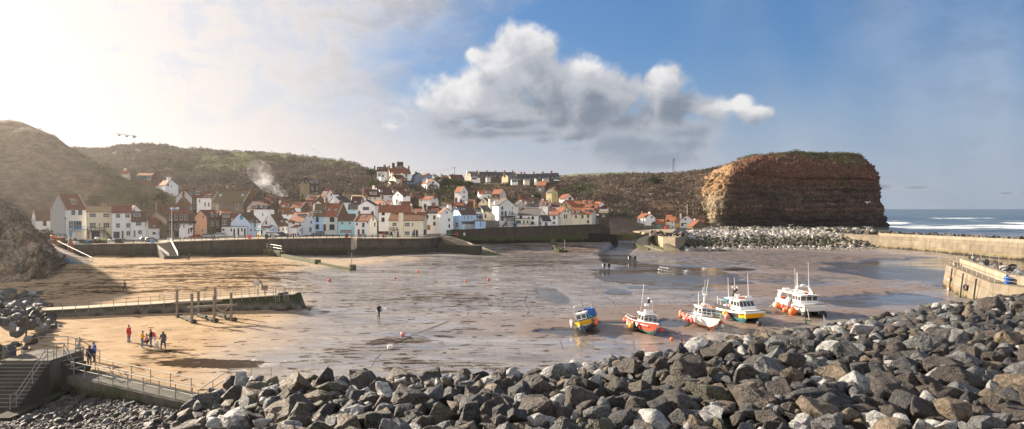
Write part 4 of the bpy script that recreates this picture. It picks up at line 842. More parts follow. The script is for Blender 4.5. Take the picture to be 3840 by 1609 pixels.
H_('E19','E','slim white gable with short red roof right of the striped roof',(518,577,580,530,476),268,-45,sx=632,roof='red',chim='555 582 480 brick 1')
H_('E20','E','white house with red roof just above the long orange roof',(775,925,580,545,490),258,2,d=6,roof='red',chim='700 722 470 white 1')
h21=H_('E21','E','cream seafront pub with dark rust pantile roof and blue shutters',(572,1112,1040,772,660),229,-10,sx=1168,wall='cream',roof='rust',win='628 808 695 865;820 808 902 868;930 808 957 868;820 942 900 1003;932 942 955 1000;775 810 790 870;775 950 790 1010;658 950 678 985;1030 800 1045 815',door='593 948 630 1012 n;992 940 1028 1008 n;700 950 755 1042 d',chim='985 1000 645 cream 0',cat='pub',name='pub')
H_('E22','E','white house with maroon roof and two orange capped dormers',(1167,1340,920,660,560),247,-4,d=8,roof='maroon',win='1262 697 1300 755 g;1262 795 1300 852 g;1170 690 1190 735 k',dorm='1250 605 1277 640 s;1308 605 1335 640 s',droof='orange',door='1172 848 1218 922 o',chim='1115 1160 530 grit 2;1245 1298 515 brick 3')
H_('E22b','E','short red roof with white end wall behind the pub',(945,1092,700,650,598),240,-10,sx=1150,roof='red',cop='r')
h=H_('F1','Fz','tall white gabled house with orange side roof on the quay corner',(138,358,872,548,455),243,24,sx=103,form='g',roof='orange',win='235 510 262 538 g;275 625 300 668 k;278 725 303 773 k',chim='262 320 405 white 1',cop=1)
h2=H_('F2','Fz','light blue boathouse with long brown roof and two skylights',(490,745,815,555,420),245,30,sx=323,wall='blue',roof='brown',win='535 585 555 635;598 585 622 638;658 588 678 632;l 403 692 450 770',sky='390 455 460 483;495 455 560 482',cat='boathouse',name='boathouse')
h3=H_('F3','Fz','low light blue flat roofed extension by the harbour wall',(730,905,815,668,660),243,4,d=5,form='f',wall='blue',roof='brown',win='815 678 825 755 n',cat='extension',name='extension_building')
H_('F4','Fz','slate roofed house with blue door and dark timber balcony',(715,870,640,505,432),257,5,d=9,roof='slate',wall='white',win='753 543 780 600',door='790 545 825 625 b',chim='670 725 480 white 1')
H_('F5','Fz','yellow cream house with slate roof and brick stack',(862,1000,680,505,420),255,14,sx=745,wall='cream',roof='slate',win='865 510 885 535 k;890 553 917 610 k;962 508 980 533 k',chim='710 780 385 orange 1',cop='l')
H_('F6','Fz','cream gable with maroon roof and one white window',(785,965,500,370,285),272,-18,sx=1000,form='g',wall='cream',roof='maroon',win='850 322 885 362')
H_('F7','Fz','cream upper storey with five light window under a brown roof',(970,1125,680,300,278),264,4,d=6,wall='cream',roof='brown',win='985 315 1050 350')
h8b=H_('F8','Fz','big weathered grey white gable with black timber balcony and steps',(1125,1405,778,410,300),249,24,sx=1020,form='g',wall='greywhite',lw='white',roof='greyslate',win='1168 423 1200 475 g;1163 503 1205 567 g;1342 430 1365 473;1340 503 1362 555 g;1295 500 1320 545;1163 600 1205 660 g',door='1225 503 1255 590 n',chim='1050 1090 335 white 1')  # left wall whiter than the front: sunlight put into its colour
H_('F9','Fz','grey pink gable with pale roof behind the weathered gable',(1380,1452,580,412,340),264,-38,sx=1575,wall='greywhite',rw='pink',roof='greyslate',win='r 1462 437 1485 472',chim='1485 1515 325 white 1')
H_('F10','Fz','white house with red roof and three light dormer below the bank',(865,1012,300,205,130),314,0,d=8,roof='red',win='940 240 962 278 g',dorm='918 162 990 198 f',dcol='w')
H_('F11','Fz','stone house with bright red roof and blotchy pink gable',(1005,1142,310,212,132),312,-36,sx=1250,wall='stone',rw='pink',roof='orange',win='1065 235 1085 275',chim='1065 1085 95 stone 1;1178 1195 105 brick 1')
H_('F12','Fz','low red roof at the foot of the bare clay bank',(795,885,250,215,150),318,6,d=7,roof='orange',chim='790 810 125 dark 1')
H_('F13','Fz','brown hipped roof among chimney stacks in the second row',(160,322,450,415,352),260,0,d=8,wall='buff',roof='brown',chim='225 248 295 orange 1;325 362 365 brick 2')
H_('F13b','Fz','low house with bright orange roof behind the boathouse',(368,528,460,418,365),262,-4,d=7,wall='cream',roof='orange',chim='388 425 300 brick 3')
H_('F13c','Fz','dark gabled house with brick stack behind the boathouse',(440,560,470,405,335),266,0,d=7,form='g',wall='grit',roof='slate',chim='470 500 310 dark 1')
H_('F13d','Fz','white gable with maroon roof beside the tall brick stack',(595,712,470,430,368),268,30,sx=548,roof='maroon',chim='553 590 340 white 1;710 735 320 orange 1')
H_('F14','Fz','long low rusty shed roof on the bank under the narrow white house',(605,745,375,345,302),296,0,d=5,form='s',wall='brick',roof='maroon',cat='shed',name='shed')
H_('F15','Fz','flat roofed grey house with glazed upper room behind the quay',(60,262,530,425,415),256,0,d=7,form='f',wall='greywhite',roof='lead',win='108 440 165 487 g;185 442 235 487 g')
H_('G1','G','long white house with grey tiled roof on the harbour wall',(95,440,740,570,465),253,-14,sx=560,roof='greyslate',win='128 578 173 625 k;330 592 372 635 k;323 680 370 723 k;270 595 300 625',chim='465 520 445 white 1')
H_('G2','G','cream flat roofed annexe with bright blue boarded window',(60,295,740,632,625),249,0,d=5,form='f',wall='cream',roof='slate',win='65 657 150 708 t;187 657 215 708 g;247 657 275 705 g',cat='annexe',name='annexe')
H_('G3','G','white lean to with steep slate roof and french window',(525,650,752,665,582),249,20,sx=440,roof='slate',win='548 685 603 752;l 468 690 487 720 k',cat='lean to',name='lean_to')
H_('G4','G','white house with red and maroon roof and small tiled canopy',(640,768,735,570,500),251,-12,d=9,roof='orange',win='690 583 733 637 g;688 680 730 718 g')
H_('G5','G','cream gabled house with bright orange roof near the wall end',(715,828,735,525,442),255,-44,sx=1005,wall='cream',roof='orange',win='r 887 487 903 517 k;r 935 488 953 517 k;r 875 562 897 620 g;r 908 560 928 620 g',chim='890 915 385 stone 1',door='r 808 560 825 620 w')
H_('G6','G','cream house with two white gabled dormers in an orange roof',(1005,1160,700,548,435),256,-4,d=8,wall='cream',roof='orange',win='1065 568 1090 612 k',dorm='1003 497 1030 540 p;1092 497 1120 540 p',dcol='w')
H_('G7','G','cream end house with dark shed dormer in an orange roof',(1158,1345,720,548,445),255,-14,sx=1420,wall='cream',rw='greywhite',roof='orange',win='1172 562 1203 615 k;1270 560 1298 615 k;1268 652 1298 698 k',dorm='1238 485 1320 515 f',dcol='k',chim='1340 1385 420 dark 2')
H_('G8','G','dark stone building with flat tan roof at the end of the wall',(1465,1607,735,545,510),258,-6,d=7,form='s',wall='grit',roof='olive',win='1520 560 1560 597;1515 648 1560 688 r')
H_('G9','G','sandstone house with red roof behind the cream end house',(1225,1430,500,455,390),272,-10,sx=1468,wall='sand',roof='orange',chim='1370 1392 385 stone 1')
H_('G10','G','white gabled cottage with orange roof nearest the hillside',(1372,1465,510,400,350),284,-44,sx=1570,roof='orange',win='r 1470 455 1490 490 k',chim='1490 1506 330 dark 1')
H_('G10b','G','low white extension with maroon roof beside the hillside',(1475,1600,510,460,415),281,-8,d=5,roof='maroon',cat='extension',name='extension_building')
H_('G11','G','sandstone cottage with long orange roof in the upper right row',(1050,1195,430,385,330),290,6,d=8,wall='sand',roof='orange',chim='1080 1098 300 stone 1')
H_('G12','G','sandstone cottage with two white dormers in its orange roof',(1195,1375,450,385,320),289,2,d=8,wall='sand',roof='orange',dorm='1218 335 1240 362 s;1302 345 1322 372 s',dcol='w',chim='1225 1245 295 stone 1;1370 1390 298 dark 1')
H_('G13','G','stone gabled barn with wide dull orange roof',(1000,1130,460,425,330),278,45,sx=787,wall='stone',roof='orange',chim='890 910 372 stone 1',cat='barn',name='barn')
H_('G14','G','white house with red roof and square brick stack on the slope',(790,890,340,290,222),300,-42,sx=1040,roof='orange',win='830 297 850 312',chim='885 990 275 brick 0;865 880 205 dark 1')
H_('G15','G','pale yellow house standing above the right hand roofs',(575,668,340,188,140),322,-44,sx=772,wall='yellow',roof='greyslate',win='585 215 595 240;615 215 625 243;640 218 652 243;640 285 652 310;590 285 600 308',chim='675 715 120 orange 2')
H_('G16','G','orange brick house with bright orange roof and white bays on the hill',(410,557,172,72,2),378,-22,sx=625,wall='sand',rw='grit',roof='orange',win='430 75 447 105;510 75 530 105;418 118 450 165;500 112 535 165',door='455 125 495 170 w')
H_('G17','G','white house with pinkish gable and boxy dormer in a red roof',(450,602,520,405,330),270,-30,sx=676,rw='pink',roof='red',dorm='497 360 558 402 f',dcol='w',chim='510 530 298 white 1;615 640 295 white 1')
H_('G18','G','house with long dark maroon roof behind the pink gable',(165,330,430,395,265),272,-6,d=10,roof='maroon',chim='100 140 245 brick 2;155 175 300 brick 1')
H_('G19','G','house with pale grey roof and small dormer in the right cluster',(335,492,430,395,330),276,4,d=7,wall='white',roof='greyslate',dorm='345 345 375 370 f',chim='330 360 245 white 1')
H_('G20','G','house with dark maroon roof left of the orange barn',(672,795,470,430,370),268,-8,d=7,roof='maroon')
H_('G21','G','white house with slate roof and orange ridge behind the long white house',(225,455,490,432,398),260,2,d=6,roof='slate',chim='210 245 350 white 1')
H_('G22','G','white house with maroon roof squeezed behind the lean to',(630,740,520,500,460),262,0,d=6,roof='maroon',chim='665 705 478 white 1')
H_('H1','H','white cottage with red roof leftmost of those under the headland',(402,542,430,257,185),345,-42,sx=708,roof='orange',win='428 275 445 318 g;498 278 515 318 g;428 345 445 387;493 347 522 395;r 635 230 660 252 k',door='455 345 468 412 r',dorm='505 218 525 250 s',chim='475 500 158 brick 2;600 620 158 white 1')
H_('H1b','H','tiny stone hut leaning on the leftmost headland cottage',(315,382,410,347,320),346,4,d=4,wall='sand',roof='brown',cat='hut',name='hut')
H_('H2','H','low sandstone cottage with dark slate roof and red windows',(548,690,445,350,278),344,-4,d=8,wall='sand',roof='slate',win='563 360 580 400 r;643 365 660 400 r',door='598 358 622 410 d')
H_('H3','H','low sandstone cottage with orange roof and teal shutters',(690,848,455,357,283),343.5,-4,d=8,wall='sand',roof='orange',win='703 365 730 397 t;805 370 825 397 t',door='750 365 778 432 t',cop='l')
H_('H4','H','cream house with red roof and timber gallery under the headland',(875,968,460,318,207),350,-8,d=10,wall='cream',roof='orange',win='905 285 945 318 k',door='888 372 935 455 g',chim='1048 1072 170 brick 1')
H_('H5','H','slim white cottage with red roof beside the yellow doors',(965,1037,470,320,240),347,-10,d=8,roof='orange',win='985 325 1002 368;982 388 1005 430',door='1012 388 1024 450 b',chim='1120 1148 190 white 1')
H_('H6','H','narrow gabled store with tall yellow timber doors',(1035,1118,480,320,250),346,-6,d=8,form='g',wall='sand',roof='orange',door='1040 355 1112 480 y',cat='store',name='store_building')
H_('H7','H','broad grey white gable with small blue sign under the headland',(1118,1365,495,305,215),344,-6,d=13,form='g',wall='greywhite',roof='red',win='1202 262 1228 290 k;1145 345 1178 392 k;1143 440 1175 465 k')
H_('H8','H','small sandstone building with orange roof at the cliff foot',(1252,1337,545,400,305),338,-44,sx=1568,wall='sand',rw='stone',roof='orange',door='1310 470 1322 505 r',chim='1362 1378 275 white 1')
H_('H8b','H','long dark red roof behind the broad grey gable',(1370,1530,470,335,238),356,-4,d=9,wall='stone',roof='maroon',chim='1250 1285 165 dark 1')
tcol='grey slate roof'
def terr(i,row,u,yb,ye,yr,D,lab,psi,win,ch,lw=None,sx=None):
 H_('T%s%d'%(row,i),'J',lab,(u[0],u[1],yb,ye,yr),D,psi,sx=sx,d=8,wall='grit',lw=lw,roof='slate',win=win,chim=ch,name='terrace_house',group='terraced houses on the hilltop',cat='terraced house',thick=.15,ov=.05)
terr(0,'r',(230,410),405,282,230,520,'buff ended house at the left end of the rear hilltop terrace',18,'290 282 312 310 l;355 284 380 312 l','155 187 205 white 1;340 372 212 brick 2','buff',120)
terr(1,'r',(410,592),405,285,233,521,'rear terrace house with white windows and a shared gable chimney',10,'447 292 467 318 l;530 290 560 318 l','527 558 210 brick 3')
terr(2,'r',(592,740),405,290,235,522,'rear terrace house with a dark bush in front',10,'620 288 645 320 l;700 290 735 320 l','697 727 215 brick 2')
terr(3,'r',(740,1100),405,292,240,524,'rear terrace houses end mostly hidden by the front terrace',10,'795 292 822 325 l','870 902 210 brick 3;1030 1058 210 brick 2;1195 1220 235 brick 2')
terr(0,'f',(957,1132),412,330,270,470,'buff ended house at the left end of the front hilltop terrace',20,'990 330 1015 360 l;1060 335 1082 360 l','872 905 240 stone 2;1062 1098 250 brick 2','buff',825)
terr(1,'f',(1132,1328),415,335,275,471,'front terrace house above the white garden shed',12,'1160 335 1200 372 l;1275 338 1300 365 l','1252 1287 245 brick 3')
terr(2,'f',(1328,1508),415,332,278,472,'front terrace house with paired pale bay windows',12,'1365 330 1385 385 l;1430 332 1480 355 l','1435 1465 240 brick 2')
terr(3,'f',(1508,1682),415,325,270,473,'front terrace house with pale blue bays above the orange roof',12,'1545 320 1585 360 l;1630 322 1655 362 l','1605 1642 238 brick 3')
terr(4,'f',(1682,1852),405,318,262,474,'front terrace house second from its right end',12,'1710 315 1735 350 l;1800 318 1838 350 l','1775 1810 220 brick 3')
terr(5,'f',(1852,1945),400,308,256,475,'shorter house at the right end of the front hilltop terrace',12,'1880 305 1900 345 l;1915 305 1930 335 l','')
for k,(u,yb,ye,yr,D,lab,wl)in enumerate((((1020,1145),440,390,362,452,'white garden shed with dark gable edge below the front terrace','white'),((1265,1370),442,392,372,455,'cream garden shed below the front terrace','cream'),((1630,1742),400,378,362,456,'low grey garage roof above the orange brick house','greywhite'),((237,355),400,335,322,500,'white conservatory against the buff ended rear house','white'),((355,415),405,345,325,499,'white block wall store right of the conservatory','white'),((535,620),392,345,328,500,'small grey shed between the terrace houses','greywhite'),((1480,1518),438,365,355,454,'tall white outhouse between front terrace gardens','white'))):
 H_('S%d'%k,'J',lab,(u[0],u[1],yb,ye,yr),D,6,d=4,form='f' if k in(4,6)else 'e',wall=wl,roof='lead',name='garden_shed',cat='shed',win='%d %d %d %d k'%(u[0]+12,ye+8,u[1]-12,(ye+yb)//2+5)if k in(0,3)else '')
def concrete(name,col,zg=None,zb=None,dirt=.35,rough=.9,gcol=(.045,.055,.020),bcol=(.014,.012,.010),bricky=False,gtop=False):
 m,t=newmat(name);p=t.pos();sp=t.n('SeparateXYZ',p,out=None)
 f=t.noise(p,.5,6.0,.68);c=t.mix(t.ramp(f,.3,.7),tuple(x*.78 for x in col),tuple(x*1.12 for x in col))
 g=t.ramp(t.noise(t.vm('MULTIPLY',p,(.9,.9,.10)),1.2,5.0,.7),.48,.72);c=t.mix(t.math('MULTIPLY',g,dirt),c,tuple(x*.32 for x in col))
 bmp=t.noise(p,3.0,5.0,.7)
 if bricky:
  br=t.n('TexBrick',out=None,ins={'Vector':t.n('UVMap'),'Color1':(1,1,1,1),'Color2':(.74,.72,.70,1),'Mortar':(.45,.43,.4,1),'Scale':1.0,'Mortar Size':.03 if bricky is True else.05,'Brick Width':1.1 if bricky is True else bricky[0],'Row Height':.45 if bricky is True else bricky[1]})
  c=t.mix(.85,c,br.outputs[0],'MULTIPLY')
 zn=t.math('ADD',sp.outputs[2],t.math('MULTIPLY',t.math('SUBTRACT',t.noise(t.vm('MULTIPLY',p,(.5,.5,.25)),1.0,6.0,.7),.5),3.2))
 if zg is not None:c=t.mix(t.math('MULTIPLY',t.ramp(zn,zg-.5 if gtop else zg+.5,zg+.3 if gtop else zg-.4),.85),c,gcol)
 if zb is not None:c=t.mix(t.math('MULTIPLY',t.ramp(zn,zb+.3,zb-.3),.95),c,bcol)
 finish(t,c,rough,.2,0,bmp,.5,.06)
 return m
CON_WALL=concrete('sea_wall_concrete',(.085,.071,.055),1.6,.5,.85,gcol=(.032,.033,.016),bricky=(9.0,2.1));CON_WALL2=concrete('village_wall_stone',(.075,.060,.048),4.0,2.7,.6,bricky=True)
CON_JET=concrete('jetty_concrete',(.13,.115,.095),1.25,.35,.7,gcol=(.030,.040,.014),gtop=True);CON_TOP=concrete('jetty_deck',(.40,.33,.24),None,None,.25);CON_LIT=concrete('pier_concrete',(.205,.172,.128),1.0,.35,.5,bricky=(5.2,1.7),gcol=(.14,.11,.06))
CON_STEP=concrete('steps_concrete',(.105,.091,.077),.2,-.35,.6);PAVE=landmat('promenade_paving',bs=2.0,fine=4.0,contrast=.25)
STEEL=paint('rail_steel',(.34,.32,.29),.42,.15,3.0,metal=.7);IRON=paint('painted_iron',(.035,.033,.033),.55);WOODG=paint('weathered_timber',(.23,.19,.15),.85,.25,2.0,.3);WEED=paint('weedy_timber',(.045,.04,.03),.9,.4,3.0,bump=.5)
def W(px,py,D):return PT(px,py,D)
def strip(mb,pts,w,z0=0.0,m=0,dz=0.0):
 """flat ribbon along 3d points, width w, thickness down to z0"""
 P=[Vector(p)for p in pts];L=[]
 for i,p in enumerate(P):
  d=(P[min(i+1,len(P)-1)]-P[max(i-1,0)]);d.z=0;d.normalize();n=Vector((-d.y,d.x,0));L.append((p+n*w/2,p-n*w/2))
 for(a,b),(c,d)in zip(L[:-1],L[1:]):
  mb.hexa([Vector((q.x,q.y,z0))for q in(a,b,d,c)]+[a,b,d,c],m)
 return L
def wall_line(mb,pts,zlo,th,m=0,batter=0.0):
 """pts: top front edge points; wall body of thickness th going away from the viewer"""
 P=[Vector(p)for p in pts]
 for a,b in zip(P[:-1],P[1:]):
  n=Vector((-(b-a).y,(b-a).x,0)).normalized()
  if n.y<0:n=-n
  fa,fb=a-n*batter,b-n*batter
  mb.hexa([(fa.x,fa.y,zlo),(fb.x,fb.y,zlo),(b.x+n.x*th,b.y+n.y*th,zlo),(a.x+n.x*th,a.y+n.y*th,zlo),a,b,b+n*th,a+n*th],m)
uu=np.arange(60,1712,4.0)
fr=[(60,921,206),(194,918,206),(300,917,205),(520,914,206),(590,913,206),(645,907,207),(960,897,210),(1310,892,214),(1340,894,213),(1500,894.5,214),(1600,894,218),(1640,891,224),(1660,884,234),(1712,878,240)]
bk=[(60,897,262),(480,894,258),(640,889,254),(960,878,256),(1200,873,258),(1400,878,252),(1500,880,250),(1640,867,262),(1712,866,262)]
G=loft([fr,bk],uu,24,1);v=np.linspace(0,1,G.shape[0])[:,None];pxg=uu[None,:]
col=np.zeros(G.shape)+np.array([.42,.37,.31]);road=sstep(.22,.30,v)*sstep(980,1120,pxg)*sstep(1430,1380,pxg);col=lerp3(col,(.15,.135,.125),np.broadcast_to(road,G.shape[:2]));col=lerp3(col,(.27,.235,.20),np.broadcast_to(sstep(620,560,pxg)*1.0,G.shape[:2]))
prom=tag(gridmesh('promenade',G,PAVE,col),'pale paved seafront promenade along the top of the sea wall',kind='structure')
def prom_at(px,v):
 j=int(np.clip(np.searchsorted(uu,px),1,len(uu)-1));return Vector(G_PROM[int(round(v*24)),j])
G_PROM=G
def sea_wall(lab,pts,zlo,th,mat,cope=True,cap=CON_TOP,batter=.25):
 c=sum((Vector(p)for p in pts),Vector())/len(pts);c.z=zlo;e=empty('sea_wall',c,0,lab,'sea wall')
 m=MB();wall_line(m,pts,zlo,th,0,batter);m.build('wall',mat,e,c)
 if cope:
  k=MB();wall_line(k,[Vector(p)+Vector((0,-.12,.16))for p in pts],0,.6)
  for i,q in enumerate(k.v):
   k.v[i]=(q[0],q[1],q[2])
  k2=MB()
  for a,b in zip(pts[:-1],pts[1:]):k2 .obox(Vector(a)+Vector((0,.12,.05)),Vector(b)+Vector((0,.12,.05)),.6,.22)
  k2 .build('coping',cap,e,c)
 return e
sea_wall('dark stained sea wall between the slipway and the beach steps',[W(*q)for q in((204,918,206),(300,917,205),(520,914,206),(594,913,206))],-2.5,1.0,CON_WALL)
sea_wall('long streaky sea wall under the row of benches',[W(*q)for q in((640,907.5,206.6),(800,902,208),(960,897,210),(1150,894.5,212),(1316,892,214))],-2.5,1.0,CON_WALL)
sea_wall('curved weedy sea wall in front of the cream pub',[W(*q)for q in((1338,894,212),(1420,894.5,212.5),(1500,894.5,214),(1570,894.5,216),(1612,893.5,219),(1638,891,224),(1652,887,231),(1660,884,238))],-2.5,1.0,CON_WALL,batter=.5)
e=tag(MB().add([W(1316,892,214),W(1338,894,212.2),W(1338,930,212.0),W(1316,945,213.8),W(1322,892,216),W(1340,894,216),W(1340,945,216),W(1318,945,216)],[(3,2,1,0),(0,1,5,4),(1,2,6,5),(3,0,4,7),(2,3,7,6)]).build('wall_buttress',concrete('pale_patch',(.42,.36,.28),.8,None,.3)),'pale repaired buttress where two lengths of sea wall meet','buttress')
m=MB()
for k in range(3):
 z0=.9-.6*k;P=[W(x,930,D-1.2-.9*k)for x,D in((1300,214),(1370,212),(1450,211.5),(1530,212.5),(1590,215),(1640,222))]
 for a,b in zip(P[:-1],P[1:]):m.hexa([(a.x,a.y,-2),(b.x,b.y,-2),(b.x,b.y+3,-2),(a.x,a.y+3,-2),(a.x,a.y,z0),(b.x,b.y,z0),(b.x,b.y+3,z0+.3),(a.x,a.y+3,z0+.3)])
tag(m.build('wall_footing',WEED),'black weed covered footing along the curved sea wall','wall footing')
vw=[W(*q)for q in((1690,862,241),(1745,862,241.5),(1822,858,241.5),(1830,855,241.5),(1925,853,242.5),(2020,849,244.5),(2120,846,247),(2200,843,249),(2252,843,251))]
sea_wall('tall dark village harbour wall with houses built along its top',vw,-1.5,3.0,CON_WALL2,True,CON_WALL2)
sea_wall('shadowed return wall at the right end of the village',[W(*q)for q in((2250,843,251),(2268,846,256),(2282,850,268),(2288,853,285))],-1.5,2.0,CON_WALL2,False)
for px0,px1,y,lab in((1823,1866,829,'grey concrete garden wall with jagged top beside the blue extension'),(1866,1868+2,829,None)):
 if lab:
  a,b=W(px0,y,242.5),W(1872,y,243);m=MB();wall_line(m,[a,b],a.z-4.5,.5);n=6
  for i in range(n):q=a.lerp(b,(i+.5)/n);m.box((q.x,q.y+.25,q.z+.15),(.5,.45,.3))
  tag(m.build('garden_wall',concrete('grey_blockwork',(.16,.14,.12),None,None,.4)),lab,'wall')
m=MB();P=[W(2230,875,247),W(2310,880,256),W(2318,884,268)];wall_line(m,P,-1,4.0);tag(m.build('weed_ledge',concrete('black_weed',(.02,.018,.015),None,None,.2)),'black weedy stone ledge at the foot of the village end wall','ledge')
sl_pts=[(W(1642,887,232),W(1690,884,236)),(W(1700,910,221),W(1752,905,224)),(W(1765,936,210.5),W(1822,930,213)),(W(1830,963,200),W(1884,957,203))]
m=MB()
for(a,b),(c,d)in zip(sl_pts[:-1],sl_pts[1:]):m.hexa([(a.x,a.y,-2),(c.x,c.y,-2),(d.x,d.y,-2),(b.x,b.y,-2),a,c,d,b])
SLIP=tag(m.build('slipway',concrete('slipway_concrete',(.26,.20,.14),.9,None,.4)),'concrete slipway running down to the sand beside the pub corner',kind='structure')
m=MB();m.tube([W(1708,896,222.5),W(1760,912,217),W(1812,938,209.5)],.16,6)
for q in(W(1715,899,222),W(1740,907,219),W(1765,915,216.5),W(1790,928,212.5)):m.tube([q,q-Vector((0,0,1.0))],.1,5)
tag(m.build('slipway_rail',paint('sun_bleached_timber',(.50,.40,.28),.8)),'long pale timber guard rail on the right edge of the slipway','guard rail')
m=MB();m.obox(W(1674,896,226.5),W(1709,910,219.8),.25,.25);tag(m.build('kerb_beam',MATS['sun_bleached_timber']),'short pale timber kerb on the left edge of the slipway','kerb')
m=MB()
for k in range(7):m.hexa([(W(1650+k*22,900,226-3.2*k)+Vector((dx_,dy_,dz_)))[:]for dz_ in(-6,-.9-.12*k)for dx_,dy_ in((-2.4,-1.6),(1.6,-2.2),(2.0,2.0),(-1.5,1.6))])
tag(m.build('slipway_footing',WEED),'dark stepped rock ledges on the left flank of the slipway','rock ledge')
def stairs(name,lab,top,bot,w_,n,mat,zlo,cat='steps',dirn=None):
 """n treads from top centre to bottom centre"""
 top,bot=Vector(top),Vector(bot);run=bot-top;f=Vector((run.x,run.y,0)).normalized();s=Vector((-f.y,f.x,0))*w_/2;m=MB()
 for i in range(n):
  a=top.lerp(bot,i/n);b=top.lerp(bot,(i+1)/n);z=a.z-(top.z-bot.z)/n*.0
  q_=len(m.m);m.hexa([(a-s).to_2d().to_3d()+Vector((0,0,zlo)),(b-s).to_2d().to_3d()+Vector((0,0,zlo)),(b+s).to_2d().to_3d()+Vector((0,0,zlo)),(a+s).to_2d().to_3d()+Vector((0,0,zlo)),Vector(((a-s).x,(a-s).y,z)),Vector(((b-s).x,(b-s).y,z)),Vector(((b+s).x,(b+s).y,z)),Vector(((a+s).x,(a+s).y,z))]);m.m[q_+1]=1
 return tag(m.build(name,mat if isinstance(mat,list)else[mat,mat]),lab,cat)
stairs('beach_steps','broad concrete steps cut through the sea wall down to the sand',W(612,912,205.5),W(640,962,193),3.4,13,[concrete('beach_riser_shade',(.09,.075,.06),None,None,.3),concrete('beach_step_stone',(.26,.21,.165),None,None,.3)],-2.5)  # dark risers, pale treads: shade and light painted as two concretes
m=MB()
ls=[(W(150,917,206),W(190,917,206)),(W(165,938,193),W(225,935,193)),(W(200,985,172),W(290,965,178)),(W(230,1006,165),W(345,992,169))]
for(a,b),(c,d)in zip(ls[:-1],ls[1:]):m.hexa([(a.x-8,a.y,-2),(c.x-8,c.y,-2),(d.x,d.y,-2),(b.x,b.y,-2),a-Vector((8,0,0)),c-Vector((8,0,0)),d,b])
tag(m.build('boat_slip',concrete('boat_slip_concrete',(.24,.19,.15),None,None,.3)),'pale concrete boat slip below the clay cliff on the left',kind='structure')
stairs('slip_steps','long shallow flight of steps along the edge of the boat slip',W(194,921,205),W(352,990,169),1.5,13,MATS['beach_step_stone'],-2.5)
def railing(name,lab,pts,step,h,rails=(1.0,.52),r=.035,mat=STEEL,base_drop=0.0,cat='railing',pr=None,n=5,group=None,knob=0.0):
 P=[Vector(p)for p in pts];c=P[0].copy();e=empty(name,c,0,lab,cat,group)
 for f in rails:
  m=MB();m.tube([p+Vector((0,0,h*f))for p in P],r,n);m.build('rail',mat,e,c)
 for a,b in zip(P[:-1],P[1:]):
  k=max(1,round((b-a).length/step))
  for i in range(k+(1 if b is P[-1]else 0)):
   q=a.lerp(b,i/k);m=MB();m.tube([q-Vector((0,0,base_drop)),q+Vector((0,0,h))],(pr or r),n)
   if knob:m.ball(q+Vector((0,0,h+knob*.6)),knob,7,5)
   m.build('post',mat,e,c)
 return e
ed=lambda px,v=0.02:prom_at(px,v)
railing('promenade_railing','black iron railing on the sea wall left of the beach steps',[ed(x)for x in(290,400,500,590)],4.2,1.15,(.92,.5),.05,IRON,pr=.09,knob=.13)
railing('promenade_railing','black bollard railing along the quay in front of the parked dark car',[ed(x)for x in(1010,1100,1200,1320)],2.0,1.15,(.9,.5),.035,IRON,pr=.10,knob=.14)
railing('promenade_railing','black bollard railing on the quay before the white corner house',[ed(x)for x in(1345,1420,1500)],2.2,1.15,(.9,.5),.035,IRON,pr=.10,knob=.14)
railing('promenade_railing','dense black railing round the curved quay corner by the pub',[ed(x)for x in(1560,1600,1636,1650)],.9,1.2,(1.0,.5),.04,IRON,pr=.05)
railing('steps_railing','dark handrail down the right side of the beach steps',[W(640,907,205),W(668,962,192)],3,1.0,(1.0,.6,.2),.05,IRON)
railing('steps_railing','dark handrail down the left side of the beach steps',[W(594,935,199),W(634,965,191)],3,1.0,(1.0,.5),.05,IRON)
railing('slip_railing','thin handrail along the steps of the boat slip',[W(215,915,205),W(260,938,193),W(345,980,172)],6,1.0,(1.0,),.05,IRON)
GR=concrete('groyne_concrete',(.17,.15,.10),.9,None,.4)
gpts=[ground_at(955,950),ground_at(1058,964),ground_at(1085,968),ground_at(1190,990)]
m=MB();m.obox(gpts[0]+Vector((0,0,1.0)),gpts[1]+Vector((0,0,.75)),1.6,2.0);m.obox(gpts[1]+Vector((0,0,.2)),gpts[3]+Vector((0,0,.1)),1.1,1.5);m.box(gpts[3]+Vector((0,0,.2)),(1.5,1.3,1.9),.5)
m.obox(gpts[3],ground_at(1318,1014),.9,.9);m.box(ground_at(1322,1010)+Vector((0,0,.4)),(1.4,1.2,1.5),.5)
tag(m.build('groyne',GR),'low mossy concrete groyne stepping out from the sea wall','groyne')
railing('groyne_railing','white tubular railing at the top of the low groyne',[gpts[0]+Vector((1,-.6,2)),gpts[1]+Vector((0,-.6,1.75))],3,1.6,(1.0,.5),.06,paint('white_rail',(.6,.56,.5),.5))
m=MB();q=ground_at(1319,1006);m.tube([q,q+Vector((0,0,3.6))],.09,6);tag(m.build('marker_post',paint('pale_post',(.45,.38,.30),.8)),'slim pale marker post at the seaward end of the groyne','post')
m=MB()
for i in range(9):
 q=ground_at(2062+i*6.6,904+i*5.2);m.box(q+Vector((0,0,.7-.05*i)),(1.5,2.0,1.9-.12*i),.3+.2*(i%3),tap=.8)
tag(m.build('groyne',concrete('mossy_groyne',(.10,.088,.062),1.4,None,.4,gcol=(.055,.058,.024))),'broken mossy groyne of tumbled blocks below the village wall','groyne')
m=MB();q=ground_at(2118,945);m.tube([q,q+Vector((0,0,4.0))],.11,6);m.ball(q+Vector((0,0,.2)),(.9,.7,.5),8,5);tag(m.build('marker_post',MATS['pale_post']),'lone weathered marker post in the sand below the village wall','post')
